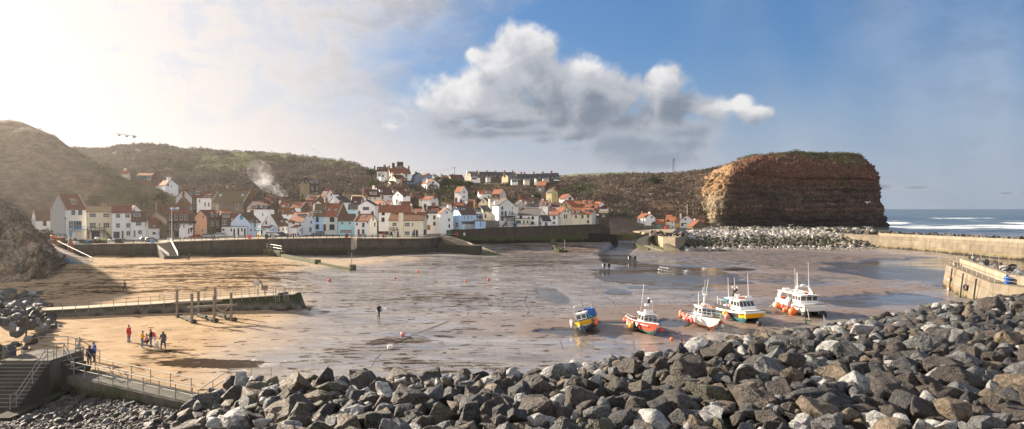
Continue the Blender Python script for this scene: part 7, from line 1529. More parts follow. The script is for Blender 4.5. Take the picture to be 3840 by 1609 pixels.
def boat_cat():
 r,zs=catamaran('white catamaran with roofed deck and arched stern frame',9.2,4.3,1.8,[(.30,0),(1.0,1)],[HULLC['weed'],HULLC['white']],HULLC['white'],HULLC['white'],(.4,3.2),HULLC['white'])
 wheelhouse(r,.9,3.3,3.3,2.1,1.55,HULLC['white'],-.25,3,3,1.06,None,.42,4.6)
 small(r,'arch_frame',HULLC['white'],lambda m:[m.rings([[(-4.2+.0,s*2.1,1.6),(-3.0,s*2.1,1.6),(-3.0,s*1.95,1.6),(-4.2,s*1.95,1.6)],[(-4.1,s*2.1,2.6),(-3.0,s*2.1,2.6),(-3.0,s*1.95,2.6),(-4.1,s*1.95,2.6)],[(-3.8,s*2.08,3.3),(-2.9,s*2.08,3.15),(-2.9,s*1.93,3.15),(-3.8,s*1.93,3.3)],[(-3.2,s*2.0,3.72),(-2.5,s*2.0,3.5),(-2.5,s*1.85,3.5),(-3.2,s*1.85,3.72)]])for s in(-1,1)])
 small(r,'roof_arch',HULLC['white'],lambda m:([m.hexa([(1.0,s*1.7,3.75),(1.9,s*1.7,3.75),(1.9,s*1.5,3.75),(1.0,s*1.5,3.75),(1.2,s*1.15,4.95),(1.6,s*1.15,4.95),(1.6,s*.95,4.95),(1.2,s*.95,4.95)])for s in(-1,1)],m.box((1.4,0,5.0),(.45,2.3,.16))))
 small(r,'radar',HULLC['white'],lambda m:m.tube([(1.4,0,5.1),(1.4,0,5.14),(1.4,0,5.34),(1.4,0,5.4)],[.2,.42,.42,.2],12));small(r,'mast',HULLC['white'],lambda m:m.tube([(.9,-.75,3.8),(.9,-.75,7.4)],[.11,.09],7))
 for y,h,x in((-1.1,8.1,.8),(1.2,9.3,1.2)):small(r,'aerial',HULLC['white'],lambda m:m.tube([(x,y,4.6 if y>0 else 3.8),(x+.1,y-.1,h)],[.045,.025],5))
 for x,y in((-.6,-.7),(1.7,.3)):small(r,'lifebuoy',ORB,lambda m:m.torus((x,y,3.88),.38,.09))
 small(r,'roof_box',HULLC['white'],lambda m:m.box((-2.9,-.9,3.98),(.8,1.1,.5),tap=.9));small(r,'floodlight',IRON,lambda m:(m.ball((3.4,-.5,4.0),.17,8,6),m.ball((3.4,.9,4.0),.17,8,6)))
 small(r,'pot_hauler',ALU,lambda m:(m.tube([(-.2,-2.35,2.2),(.9,-2.45,1.95)],[.32,.28],10),m.tube([(-.4,-1.9,2.2),(-.4,-1.9,3.3),(-1.2,-1.7,3.4)],.05,5)));small(r,'hauler_cowl',HULLC['white'],lambda m:m.ball((-.2,-1.9,2.5),(.5,.3,.5),9,6));small(r,'fish_box',ORB,lambda m:(m.box((-3.9,-1.2,2.3),(.9,.7,.4)),m.box((-.2,-.3,2.7),(.5,.8,.4))));small(r,'engine_box',HULLC['deck'],lambda m:m.box((.0,-.8,2.3),(1.0,1.3,.9)))
 T=place(r,ground_at(2998,1172),(.08,-1),math.radians(1),0,.1,.74)
 lettering('WY320',r,(2.75,-2.17,1.72),.5,(PI/2,0,0),TRIM['k'],'registration');lettering('WY320',r,(-3.6,-2.19,1.45),.44,(PI/2,0,0),TRIM['k'],'registration');lettering('MAINSTAY',r,(4.06,0,3.74),.24,(PI/2,0,PI/2),TRIM['n'],'boat_name')
 for v,rr,mt,lab in(((-4.0,-2.5,.95),.36,WHB,'white buoy at the stern of the white catamaran'),((-3.2,-2.5,.95),.38,ORB,'orange buoy next to the white one on the white catamaran'),((-.9,-2.5,1.1),.36,RED,'red orange buoy high amidships on the white catamaran'),((-.2,-2.5,.65),.39,ORB,'orange buoy lower amidships on the white catamaran'),((1.0,-2.5,1.05),.40,paint('buoy_brown',(.22,.10,.07),.6),'brown rusty buoy on the white catamaran'),((2.5,-2.55,.75),.55,ORB,'very big pear shaped orange buoy at the bow of the white catamaran')):wbuoy(T(v),rr,mt,lab)
 for y,lab in((-1.3,'black round fender under the near bow of the white catamaran'),(1.5,'black round fender under the far bow of the white catamaran')):
  m=MB();m.ball((0,0,0),(.62,.62,.58),14,9);o=m.build('bow_fender',BLK,smooth=True);o.location=T((4.75,y,.5));tag(o,lab,'fender')
 return T
T5=boat_cat()
def rope(pts,lab,r=.05,mat=None,name='mooring_rope'):
 m=MB();Q=[]
 for a,b in zip(pts[:-1],pts[1:]):
  a,b=Vector(a),Vector(b)
  for i in range(6):Q.append(a.lerp(b,i/6))
 Q.append(Vector(pts[-1]));m.tube(Q,r,5);tag(m.build(name,mat or ROPE),lab,'rope')
G_=ground_at;DR2=paint('old_rope',(.15,.12,.085),.9);DR=paint('wet_rope',(.06,.05,.04),.9)
rope([T1((3.9,0,1.7)),T1((4.6,0,.4))+Vector((.4,0,0)),G_(2216,1252),G_(2232,1268),G_(2290,1282),G_(2380,1296)],'bow rope of the yellow boat trailing over the sand',.04,DR2)
rope([T2((4.3,0,1.7)),G_(2500,1240),G_(2560,1268)],'bow rope of the red boat',.04)
rope([T2((-3.9,-.8,1.4)),G_(2325,1176),G_(2295,1130),G_(2270,1115)],'stern rope of the red boat lying on the sand',.045,DR)
rope([T3((4.4,0,2.0)),G_(2755,1245),G_(2830,1270)],'bow rope of the white boat running to the boulders',.04)
rope([T4((4.6,0,2.2)),G_(2900,1215),G_(2960,1235)],'bow rope of the black catamaran',.04)
rope([T5((4.9,-1.2,2.2)),G_(3035,1200)],'near bow rope of the white catamaran',.045);rope([T5((4.9,.2,2.2)),G_(3078,1190)],'middle bow rope of the white catamaran',.045);rope([T5((-4.6,-2.0,1.8)),G_(2885,1152),G_(2840,1152)],'stern rope of the white catamaran',.045)
rope([G_(1760,1160),G_(1750,1190),G_(1680,1205),G_(1590,1240),G_(1530,1265),G_(1460,1300),G_(1410,1345),G_(1395,1372)],'long dark mooring chain across the wet sand',.025,DR,'mooring_chain')
rope([G_(1980,1105),G_(1965,1130),G_(1985,1165),G_(1975,1180)],'dark kinked chain in a pool of wet sand',.025,DR,'mooring_chain');rope([G_(2110,1115),G_(2105,1135),G_(2150,1165),G_(2190,1180)],'dark chain curving towards the yellow boat',.025,DR,'mooring_chain')
rope([G_(1610,1352),G_(1720,1360),G_(1850,1362),G_(1905,1366)],'dark straight chain before the boulders',.025,DR,'mooring_chain');rope([G_(2270,1112),G_(2320,1140),G_(2330,1165),G_(2390,1172)],'dark chain on the sand behind the red boat',.025,DR,'mooring_chain');rope([G_(2500,1112),G_(2560,1135),G_(2620,1150)],'dark rope across the wet sand behind the white boat',.025,DR);rope([G_(2150,1262),G_(2190,1285),G_(2240,1310),G_(2320,1330)],'dark rope running from a puddle towards the boulders',.025,DR);rope([G_(2010,1270),G_(2060,1255),G_(2100,1275),G_(2110,1310)],'dark thin rope left of the yellow boat',.025,DR)
for(px,py,rr,mt,lab)in((1510,1260,.26,PNK,'pink buoy lying in dark weed on the wet sand'),(1235,1055,.30,RED,'red buoy lying alone on the wet sand near the groyne'),(1481,1046,.24,RED,'small red buoy on the wet sand before the quay corner'),(1567,1020,.24,ORB,'small orange buoy on the wet sand nearest the quay corner'),(1832,1052,.26,RED,'small red buoy on the bare mid harbour sand'),(2519,1277,.20,ORB,'tiny orange buoy just beyond the boulders'),(2847,1221,.30,paint('buoy_dark',(.07,.045,.035),.6),'dark brown buoy on the sand right of the black catamaran'),(1745,1056,.2,ORB,'tiny orange buoy left of the small red one')):p=G_(px,py);wbuoy(p+Vector((0,0,rr*.8)),rr,mt,lab,'buoys lying on the sand',False)
m=MB();p=G_(1463,1306);m.box(p+Vector((0,0,.15)),(.55,.35,.32),.3,tap=.9);tag(m.build('mooring_block',WHB),'whitish mooring block on the end of the dark chain','block')
for(px,py,c_,lab)in((3087,1216,HULLC['white'],'small white flag on a cane among the boulders'),(3016,1222,paint('flag_green',(.05,.30,.17),.7),'small green flag drooping among the boulders')):
 p=GP(px,py,3.0);m=MB();m.tube([p,p+Vector((.03,0,.9))],.022,5);o=m.build('flag',WOODG);tag(o,lab,'flag');k=MB();k.add([p+Vector(v)*.6 for v in((.06,0,1.5),(.5,.1,.5),(.65,.1,.1),(.1,0,.5),(.07,.03,1.5),(.51,.13,.5),(.66,.13,.1),(.11,.03,.5))],[(0,1,2,3),(7,6,5,4),(0,4,5,1),(1,5,6,2),(2,6,7,3),(3,7,4,0)]);k.build('flag_cloth',c_,o)
SKIN=paint('skin',(.52,.31,.22),.6,.08);HAIRM={k:paint('hair_'+k,c,.7)for k,c in dict(dark=(.022,.016,.012),brown=(.07,.042,.024),ginger=(.30,.12,.04),white=(.62,.60,.57)).items()}
CL={k:paint('cloth_'+k,c,.85,.12,3.0)for k,c in dict(red=(.52,.035,.035),yellow=(.75,.37,.015),navy=(.022,.028,.055),black=(.018,.018,.02),pink=(.62,.26,.25),jeans=(.10,.16,.26),darkjeans=(.035,.045,.075),grey=(.075,.085,.095),blue=(.03,.12,.48),teal=(.03,.16,.20),white=(.68,.67,.66),green=(.02,.20,.12),tan=(.32,.22,.13)).items()}
def cap(m,a,b,r0,r1,n=10):
 a,b=Vector(a),Vector(b);m.tube([a,a.lerp(b,.33),a.lerp(b,.66),b],[r0,r0+(r1-r0)*.33,r0+(r1-r0)*.66,r1],n);m.ball(a,r0,n,6);m.ball(b,r1,n,6)
def J(**k):
 j=dict(pel=(0,0,.93),che=(0,0,1.28),nek=(0,.01,1.46),hd=(0,-.02,1.60),sl=(-.18,0,1.41),sr=(.18,0,1.41),el=(-.24,.02,1.13),er=(.24,.02,1.13),wl=(-.25,-.06,.88),wr=(.25,-.06,.88),hl=(-.10,0,.90),hr=(.10,0,.90),kl=(-.11,-.02,.49),kr=(.11,-.02,.49),al=(-.11,.02,.08),ar=(.11,.02,.08));j.update(k);return j
POSES=dict(stand=J(),look=J(el=(-.25,-.05,1.13),wl=(-.12,-.22,1.12),er=(.25,-.05,1.13),wr=(.10,-.24,1.10),hd=(0,-.06,1.58)),walk=J(kl=(-.11,-.16,.50),al=(-.11,-.20,.08),kr=(.11,.08,.50),ar=(.11,.36,.14),el=(-.25,.12,1.14),wl=(-.25,.16,.90),er=(.25,-.10,1.14),wr=(.24,-.26,.95)),lead=J(er=(.26,-.10,1.15),wr=(.30,-.34,1.0),kl=(-.16,-.05,.49),al=(-.19,-.02,.08),kr=(.16,.03,.49),ar=(.2,.06,.08)),squat=J(pel=(0,.12,.38),che=(0,-.02,.70),nek=(0,-.06,.88),hd=(0,-.10,1.02),sl=(-.17,-.03,.83),sr=(.17,-.03,.83),el=(-.22,-.22,.62),er=(.22,-.22,.62),wl=(-.12,-.40,.60),wr=(.12,-.40,.60),hl=(-.10,.12,.36),hr=(.10,.12,.36),kl=(-.15,-.26,.47),kr=(.15,-.26,.47),al=(-.13,-.06,.08),ar=(.13,-.06,.08)),sit=J(pel=(0,.10,.50),che=(0,.06,.84),nek=(0,.03,1.02),hd=(0,-.02,1.15),sl=(-.18,.05,.97),sr=(.18,.05,.97),el=(-.24,-.06,.72),er=(.24,-.06,.72),wl=(-.10,-.26,.66),wr=(.10,-.26,.66),hl=(-.10,.08,.50),hr=(.10,.08,.50),kl=(-.12,-.34,.50),kr=(.12,-.34,.50),al=(-.12,-.34,.08),ar=(.12,-.34,.08)),board=J(kl=(-.11,-.16,.50),al=(-.11,-.22,.08),kr=(.11,.08,.50),ar=(.11,.34,.14),el=(-.26,.06,1.16),wl=(-.30,-.08,.93),er=(.27,-.02,1.15),wr=(.24,-.16,.92)))
BODY={}
def remeshed(m,name,vox):
 me=m.mesh(name,[SKIN],smooth=True);o=bpy.data.objects.new(name,me);COL.objects.link(o);md=o.modifiers.new('r','REMESH');md.mode='VOXEL';md.voxel_size=vox;md.use_smooth_shade=True
 sm=o.modifiers.new('s','SMOOTH');sm.factor=.5;sm.iterations=2
 out=bpy.data.meshes.new_from_object(o.evaluated_get(bpy.context.evaluated_depsgraph_get()));bpy.data.objects.remove(o);bpy.data.meshes.remove(me);out.name=name;return out
def body(pose,near,hat='short',hem=.12):
 key=(pose,near,hat,hem)
 if key in BODY:return BODY[key]
 j={k:Vector(v)for k,v in POSES[pose].items()};vox=.013 if near else.03;m=MB()
 cap(m,j['pel'],j['che'],.125,.135);cap(m,j['che']+Vector((0,0,.06)),j['nek'],.11,.055);cap(m,j['sl'],j['sr'],.065,.065);cap(m,j['nek'],j['hd'],.052,.05)
 hd=j['hd'];m.ball(hd+Vector((0,0,.03)),(.076,.096,.112),14,10);m.ball(hd+Vector((0,-.04,-.035)),(.055,.06,.062),10,7)
 if near:
  m.ball(hd+Vector((0,-.105,.005)),(.016,.02,.024),8,6)
  for s in(-1,1):m.ball(hd+Vector((s*.078,0,.01)),(.014,.022,.032),8,6)
 for s in 'lr':
  cap(m,j['s'+s],j['e'+s],.052,.042);cap(m,j['e'+s],j['w'+s],.040,.028);cap(m,j['h'+s],j['k'+s],.085,.055);cap(m,j['k'+s],j['a'+s],.056,.036);cap(m,j['a'+s],j['a'+s]+Vector((0,-.14,-.035)),.040,.032)
  d=(j['w'+s]-j['e'+s]).normalized();sd=1 if s=='r' else-1;x=d.cross(Vector((0,1,0)));x=x.normalized()if x.length>.1 else Vector((1,0,0));y=d.cross(x).normalized();w_=j['w'+s]
  m.ball(w_+d*.055,.030,9,6);cap(m,w_+d*.02,w_+d*.08,.026,.030,8)
  if near:
   for i in range(4):
    b0=w_+d*.085+y*(.024*(i-1.5));ln=(.062,.074,.070,.054)[i];cu=(d-x*sd*.35).normalized();cap(m,b0,b0+cu*ln*.55,.0115,.0105,6);cap(m,b0+cu*ln*.55,b0+cu*ln*.55+(cu-x*sd*.5).normalized()*ln*.5,.0105,.009,6)
   t0=w_+d*.04-y*.03;cap(m,t0,t0+(d*.6-y*.8).normalized()*.045,.0135,.011,6);t1=t0+(d*.6-y*.8).normalized()*.045;cap(m,t1,t1+(d*.9-y*.3).normalized()*.03,.011,.010,6)
 bd=remeshed(m,'body',vox)
 m=MB();cap(m,j['pel']+Vector((0,0,.0)),j['che'],.155,.162);cap(m,j['che'],j['nek']-Vector((0,0,.05)),.15,.085);cap(m,j['sl'],j['sr'],.088,.088)
 if hem:cap(m,j['pel'],j['pel'].lerp((j['kl']+j['kr'])/2,hem*2),.155,.165)
 for s in 'lr':cap(m,j['s'+s],j['e'+s],.078,.066);cap(m,j['e'+s],j['w'+s],.064,.050)
 if hat=='hood':m.ball(hd+Vector((0,.025,.02)),(.115,.12,.145),12,8)
 jk=remeshed(m,'jacket',vox*1.3)
 m=MB();cap(m,j['hl'],j['hr'],.115,.115)
 for s in 'lr':cap(m,j['h'+s],j['k'+s],.108,.076);cap(m,j['k'+s],j['a'+s]+Vector((0,0,.03)),.074,.054)
 tr=remeshed(m,'trousers',vox*1.3);m=MB()
 for s in 'lr':m.ball(j['a'+s]+Vector((0,-.055,-.03)),(.052,.135,.055),10,6)
 sh=m.mesh('shoes',[SKIN],smooth=True);m=MB()
 if hat in('bobble','bun'):m.ball(hd+Vector((0,.012,.055)),(.092,.112,.105),12,8);m.ball(hd+Vector((0,.03,.185)),.05,8,6)
 elif hat=='long':m.ball(hd+Vector((0,.022,.045)),(.092,.108,.11),12,8);m.ball(hd+Vector((0,.06,-.07)),(.085,.06,.13),10,7)
 elif hat=='cap':m.ball(hd+Vector((0,.01,.07)),(.09,.11,.085),12,8);m.ball(hd+Vector((0,-.12,.065)),(.07,.07,.014),10,5)
 else:m.ball(hd+Vector((0,.024,.05)),(.086,.100,.100),12,8)
 hr=m.mesh('hair',[SKIN],smooth=True);BODY[key]=(bd,jk,tr,sh,hr);return BODY[key]
def person(p,face,pose,label,jk,tr,sh='black',hair='dark',hat='short',h=1.7,near=False,hem=.12,hatm=None,group=None,cat='person'):
 """face: direction the person looks in, as a ground vector"""
 ms=body(pose,near,hat,hem);r=empty('person',p,math.atan2(face[0],-face[1]),label,cat,group);s=h/1.72;r.scale=(s,s,s)
 for me,nm,mt in zip(ms,('body','jacket','trousers','shoes','hat' if hat in('bobble','cap')else 'hair'),(SKIN,CL[jk],CL[tr],CL[sh],hatm or HAIRM[hair])):
  if nm=='hair' and hat=='hood':continue
  o=bpy.data.objects.new(nm,me);COL.objects.link(o);o.parent=r;o.material_slots[0].link='OBJECT';o.material_slots[0].material=mt
 return r
g=ground_at
person(g(483,1283),(1,-.2),'stand','person in a long red coat with hair bun standing on the sand','red','jeans','black','dark','bun',1.72,True,.3)
person(g(533,1304),(.9,.3),'look','person in yellow jacket with navy shoulders on the sand','yellow','jeans','white','brown','short',1.68,True,.15)
person(g(547,1294),(.8,.2),'squat','person crouching in pink top with black hat beside the yellow jacket','pink','black','white','dark','bobble',1.6,True,.05,CL['black'])
pm=person(g(566,1301),(-.9,-.3),'look','person in black jacket with red backpack looking down','black','jeans','black','brown','short',1.78,True)
k=MB();k.hexa([(-.15,.13,1.0),(.15,.13,1.0),(.14,.32,1.02),(-.14,.32,1.02),(-.13,.13,1.42),(.13,.13,1.42),(.12,.26,1.40),(-.12,.26,1.40)]);k.build('backpack',CL['red'],pm)
person(g(580,1287),(.2,1),'stand','small child in a pale pink coat behind the white dog','pink','white','white','brown','hood',1.05,True,.35)
pw=person(g(612,1310),(-.5,1),'lead','person in dark grey hooded coat holding a dog lead','grey','darkjeans','white','dark','hood',1.72,True,.2)
person(g(354,1357),(-.9,-.25),'look','person in bright blue jacket and cap walking behind the railing','blue','black','black','dark','cap',1.75,True,.12,CL['navy'])
person(Vector((-37.2,57.2,.6)),(.3,-1),'stand','person in dark grey coat and beanie behind the landing, left of the pair','grey','darkjeans','black','dark','bobble',1.76,True,.2,CL['black'])
person(Vector((-36.1,57.0,.6)),(.1,-1),'stand','person in navy hooded coat behind the landing, right of the pair','navy','black','black','brown','hood',1.72,True,.2)
person(GP(98,1262,.5),(.7,.8),'stand','child in navy jacket with ginger hair standing among the left boulders','navy','black','white','ginger','long',1.45,True)
person(g(468,1093),(-.2,-1),'walk','person in grey coat and bobble hat walking a tan dog','grey','black','black','dark','bobble',1.75,True,.25,CL['black'])
person(g(652,958),(-.5,-.8),'walk','person in blue anorak with white hair going down the beach steps','blue','black','black','white','short',1.75)
person(g(709,977),(.3,-1),'walk','person in long black coat with white hair walking by the sea wall','black','black','black','white','short',1.75,False,.3)
def surfer(px,py,face,label,board,deep=True,side=1,near=False):
 r=person(g(px,py),face,'board',label,'black','black','black','dark','short',1.78,near,.02);m=MB();n=13;L_=1.95;rg=[]
 for i in range(n):
  s=i/(n-1);w_=.28*math.sin(PI*min(1,.06+s*.97))**.55;rg.append([(0+.04*a,s*L_-L_/2,w_*b)for a,b in((-1,0),(0,-1),(1,0),(0,1))])
 m.rings(rg);o=m.build('surfboard',board);tag(o,label.replace('surfer in black wetsuit','surfboard under the arm of the surfer'),'surfboard','surfboards carried by surfers');yaw=math.atan2(face[0],-face[1]);R_=Matrix.Rotation(yaw,3,'Z');o.location=g(px,py)+R_@Vector((.30*side,-.1,1.02));o.rotation_euler=(math.radians(-14),0,yaw);return r
SB=paint('board_white',(.62,.66,.72),.35)
surfer(1421,1193,(.75,-.5),'surfer in black wetsuit walking over the wet sand',SB,side=1,near=True)
surfer(2266,1013,(.1,1),'surfer in black wetsuit wading at the left of the nearer pair',CL['white']);surfer(2284,1013,(.15,1),'surfer in black wetsuit wading at the right of the nearer pair',CL['black'])
surfer(2361,982,(.1,1),'surfer in black wetsuit splashing at the left of the farther pair',CL['white']);surfer(2382,982,(.15,1),'surfer in black wetsuit at the right of the farther pair',CL['black'])
q=SEAT;person(q,(1,-.35),'sit','person in navy padded jacket sitting on the boulders','navy','black','black','brown','short',1.8,True,.02)
o=put_rock(q.x-.12,q.y+.05,q.z-.62,1.0,0,5,1,np.random.default_rng(3),.0,'seat_boulder',(1.1,1.0,.95),.08);tag(o,'dark brown flat boulder the man in navy sits on','boulder')
PR=[(1077,.14,'black','darkjeans','dark','person in black jacket standing first in the group of six on the quay'),(1091,.10,'red','black','brown','person in red jacket on the quay beside the black railing'),(1099,.10,'black','black','dark','person in black coat between red jacket and walkers'),(1107,.09,'black','black','brown','person in black walking along the quay'),(1113,.18,'navy','jeans','dark','person in navy standing before the white gabled house'),(1117,.16,'blue','jeans','white','person in pale blue jacket at the end of the group of six'),(794,.12,'teal','darkjeans','dark','person in teal jacket strolling past the benches'),(802,.12,'black','black','brown','person in black coat strolling past the benches'),(1015,.12,'black','darkjeans','dark','person in dark coat beside the litter bin'),(1416,.10,'teal','darkjeans','brown','person in teal coat walking to the pub'),(1434,.10,'red','black','dark','person in red coat at the left of the pair by the pub'),(1440,.11,'red','black','brown','person in red coat at the right of the pair by the pub'),(1491,.10,'black','black','dark','person in black at the pub tables'),(1548,.12,'black','navy','dark','person in black before the blue shuttered door'),(1460,.25,'green','darkjeans','brown','person in green jacket by the pub door'),(962,.30,'navy','black','dark','person in navy in the cafe doorway')]
for i,(px,v_,a,b,hr,lab)in enumerate(PR):person(prom_at(px,v_),(random.uniform(-1,1),random.uniform(-1,.6)),'walk' if i%2 else 'stand',lab,a,b,'black',hr,'short',1.72,False,.15,None,'people along the promenade')
for i,(px,lab)in enumerate(((1352,'person in black sitting on the quay bench by the white corner house'),(994,'person sitting at the left of the cafe tables'),(1001,'person sitting at the right of the cafe tables'))):person(prom_at(px,.12 if i==0 else.36),(.6,-.6),'sit',lab,'black' if i!=1 else 'navy','darkjeans','black','dark','short',1.72,False,.02,None,'people along the promenade')
def dog(p,face,label,mat,s=1.0,fluffy=False):
 m=MB();f=1.25 if fluffy else 1.0
 cap(m,(0,-.22,.50),(0,.24,.50),.135*f,.105*f);cap(m,(0,-.26,.53),(0,-.40,.68),.095*f,.075*f);m.ball((0,-.46,.74),(.085*f,.10*f,.085*f),10,7);cap(m,(0,-.52,.71),(0,-.62,.69),.048,.034)
 for sx in(-1,1):
  m.tube([(sx*.05,-.43,.80),(sx*.065,-.43,.90)],[.035,.008],6);cap(m,(sx*.08,-.24,.45),(sx*.08,-.22,.24),.058*f,.038);cap(m,(sx*.08,-.22,.24),(sx*.08,-.25,.03),.036,.03);m.ball((sx*.08,-.28,.03),(.035,.055,.03),8,5)
  cap(m,(sx*.075,.22,.46),(sx*.08,.14,.29),.078*f,.05);cap(m,(sx*.08,.14,.29),(sx*.08,.28,.19),.045,.034);cap(m,(sx*.08,.28,.19),(sx*.08,.25,.03),.032,.028);m.ball((sx*.08,.22,.03),(.035,.055,.03),8,5)
 if fluffy:m.tube([(0,.30,.56),(0,.42,.70),(0,.38,.84),(0,.24,.84),(0,.18,.76)],[.06,.10,.11,.09,.04],8)
 else:m.tube([(0,.32,.54),(0,.46,.56),(0,.58,.66)],[.03,.025,.012],6)
 o=bpy.data.objects.new('dog',remeshed(m,'dog',.016));COL.objects.link(o);o.data.materials.clear();o.data.materials.append(mat);o.location=p;o.rotation_euler=(0,0,math.atan2(face[0],-face[1]));o.scale=(s,s,s);return tag(o,label,'dog')
FUR=dict(white=paint('fur_white',(.70,.66,.58),.95,.1,8,bump=.5),tan=paint('fur_tan',(.42,.22,.10),.95,.15,8),dark=paint('fur_dark',(.04,.032,.026),.95,.2,8))
dog(g(586,1314),(-.35,1),'big fluffy white dog with curled tail on a lead',FUR['white'],1.0,True);dog(g(449,1094),(0,1),'tan dog trotting beside the person in grey',FUR['tan'],.9);dog(g(676,969),(-1,-.2),'dark dog running ahead below the beach steps',FUR['dark'],.95);dog(g(701,974),(-1,-.3),'dark dog at the heels of the person in the black coat',FUR['dark'],.85)
rope([g(612,1310)+Vector((-.1,.15,1.0)),g(590,1312)+Vector((0,0,.62))],'dark dog lead between the grey coat and the white dog',.014,CL['black'],'dog_lead')
CARP={k:paint('car_'+k,c,.28,.05,spec=.6,coat=.6)for k,c in dict(red=(.30,.02,.025),silver=(.42,.42,.42),white=(.72,.71,.69),dark=(.025,.028,.034),grey=(.09,.09,.095),purple=(.16,.09,.15),navy=(.03,.05,.09)).items()}
TAILL=paint('tail_light',(.45,.02,.015),.35);HEADL=paint('headlamp_glass',(.6,.6,.58),.15)
def car(p,yaw,label,col,L=4.2,W_=1.76,H=1.5,kind='hatch',group=None):
 r=empty('parked_car',p,yaw,label,'car',group);b=.30
 prof=dict(hatch=[(-.5,.55),(-.49,.86),(-.44,1.0),(-.34,H),(.08,H),(.24,.98),(.44,.84),(.5,.66),(.5,.42)],suv=[(-.5,.55),(-.5,.98),(-.46,1.1),(-.40,H),(.10,H),(.24,1.08),(.45,.98),(.5,.78),(.5,.45)],van=[(-.5,.55),(-.5,1.1),(-.49,1.5),(-.47,H),(.22,H),(.36,1.15),(.47,.95),(.5,.75),(.5,.45)],cabrio=[(-.5,.55),(-.49,.84),(-.40,.95),(-.30,H),(.02,H),(.2,.92),(.44,.82),(.5,.64),(.5,.42)])[kind]
 m=MB();rg=[]
 for s,k_ in((-1,1.0),(-.93,1.0),(.93,1.0),(1,1.0)):
  ins=.04 if abs(s)==1 else 0
  rg.append([(x*L*(1-ins*.3),s*W_/2*(1.0-max(0,z-.95)*.22),z-ins*.6 if z>.5 else z)for x,z in prof]+[(.5*L,s*W_/2,b),(-.5*L,s*W_/2,b)])
 m.rings(rg);m.build('body',CARP[col],r)
 i0=2;a,c,d,e=prof[2],prof[3],prof[4],prof[5]
 for s in(-1,1):
  def pt(x,z,o_=.012):return(x*L,s*(W_/2*(1.0-max(0,z-.95)*.22)+o_),z)
  zb,zt=a[1]+.04,H-.09
  def xa(z,p0,p1):return p0[0]+(p1[0]-p0[0])*(z-p0[1])/(p1[1]-p0[1])
  xs0,xs1=xa(zb,a,c)+.025,xa(zb,e,d)-.03;xt0,xt1=xa(zt,a,c)+.03,xa(zt,e,d)-.03;mid=(xs0+xs1)/2
  for x0_,x1_,y0_,y1_ in((xs0,mid-.012,xt0,(xt0+xt1)/2-.012),(mid+.012,xs1,(xt0+xt1)/2+.012,xt1)):
   k=MB();k.hexa([pt(x0_,zb,-.01),pt(x1_,zb,-.01),pt(x1_,zb),pt(x0_,zb),pt(y0_,zt,-.01),pt(y1_,zt,-.01),pt(y1_,zt),pt(y0_,zt)]);k.build('window',GLASS,r)
 for p0,p1,nm,sg in((e,d,'windscreen',1),(a,c,'rear_window',-1)):
  k=MB();q0,q1=.12,.9;P0=Vector((p0[0]*L,0,p0[1]));P1=Vector((p1[0]*L,0,p1[1]));lo,hi=P0 .lerp(P1,q0),P0 .lerp(P1,q1);o_=Vector((sg*.02,0,.015));y=W_*.42
  k.hexa([lo+Vector((0,-y,0)),lo+Vector((0,y,0)),hi+Vector((0,y*.92,0)),hi+Vector((0,-y*.92,0)),lo+Vector((0,-y,0))+o_,lo+Vector((0,y,0))+o_,hi+Vector((0,y*.92,0))+o_,hi+Vector((0,-y*.92,0))+o_]);k.build(nm,GLASS,r)
 for x in(-.31,.31):
  for s in(-1,1):
   k=MB();k.tube([(x*L,s*(W_/2-.18),.32),(x*L,s*(W_/2+.015),.32)],.32,14);w_=k.build('wheel',BLK,r);k=MB();k.tube([(x*L,s*(W_/2+.015),.32),(x*L,s*(W_/2+.03),.32)],.19,10);k.build('rim',ALU,w_)
 for s in(-1,1):
  k=MB();k.box((.492*L,s*W_*.36,.70),(.08,.34,.16));k.build('headlight',HEADL,r);k=MB();k.box((-.492*L,s*W_*.40,.82),(.08,.22,.24));k.build('tail_light',TAILL,r)
 return r
def pc(px,v_):return prom_at(px,v_)
car(pc(546,.30),.3,'dark grey hatchback behind the blue barrel on the promenade','grey',3.9);car(pc(566,.27),.25,'purple grey hatchback nose to the railings','purple',3.8);car(pc(732,.50),3.05,'dark red convertible parked by the orange end wall','red',4.0,1.75,1.35,'cabrio');car(pc(779,.55),-.2,'silver estate car parked before the stone house','silver',4.6,1.8,1.5,'hatch');car(pc(818,.50),-2.9,'silver four wheel drive beside the toilet block','silver',4.5,1.85,1.75,'suv')
car(pc(1020,.36),.1,'white four wheel drive parked by the blue porch','white',4.6,1.9,1.7,'suv');car(pc(1053,.45),.9,'black hatchback half hidden behind the white four wheel drive','dark',4.0);car(pc(1190,.40),-2.6,'dark navy four wheel drive parked before the blue house','navy',4.4,1.85,1.65,'suv')
def hq(px,py,z):return GP(px,py,z)
car(hq(2548,877,4.5),2.9,'black van parked on the headland quay','dark',4.9,1.9,1.95,'van');car(hq(2570,882,4.6),.15,'dark grey hatchback nearest the edge of the headland quay','grey',4.2)
car(Vector((gx(2088,470),470,gz(680,470))),.1,'white car parked by the end of the front hilltop terrace','white',4.4)
def bench():
 r=empty('bench',(0,0,0));m=MB()
 for i in range(4):m.box((0,-.05-.13*i,.45),(1.8,.10,.04))
 m.build('seat',WOODG,r);m=MB()
 for i in range(3):m.box((0,.06+.03*i,.58+.14*i),(1.8,.04,.11))
 m.build('backrest',WOODG,r)
 for s in(-.8,.8):m=MB();m.tube([(s,-.48,0),(s,-.44,.44),(s,.0,.44),(s,.13,.95)],.035,5);m.tube([(s,.12,0),(s,.0,.44)],.035,5);m.tube([(s,-.44,.62),(s,.02,.66)],.03,5);m.tube([(s,-.44,.44),(s,-.44,.62)],.03,5);m.build('bench_end',IRON,r)
 return r
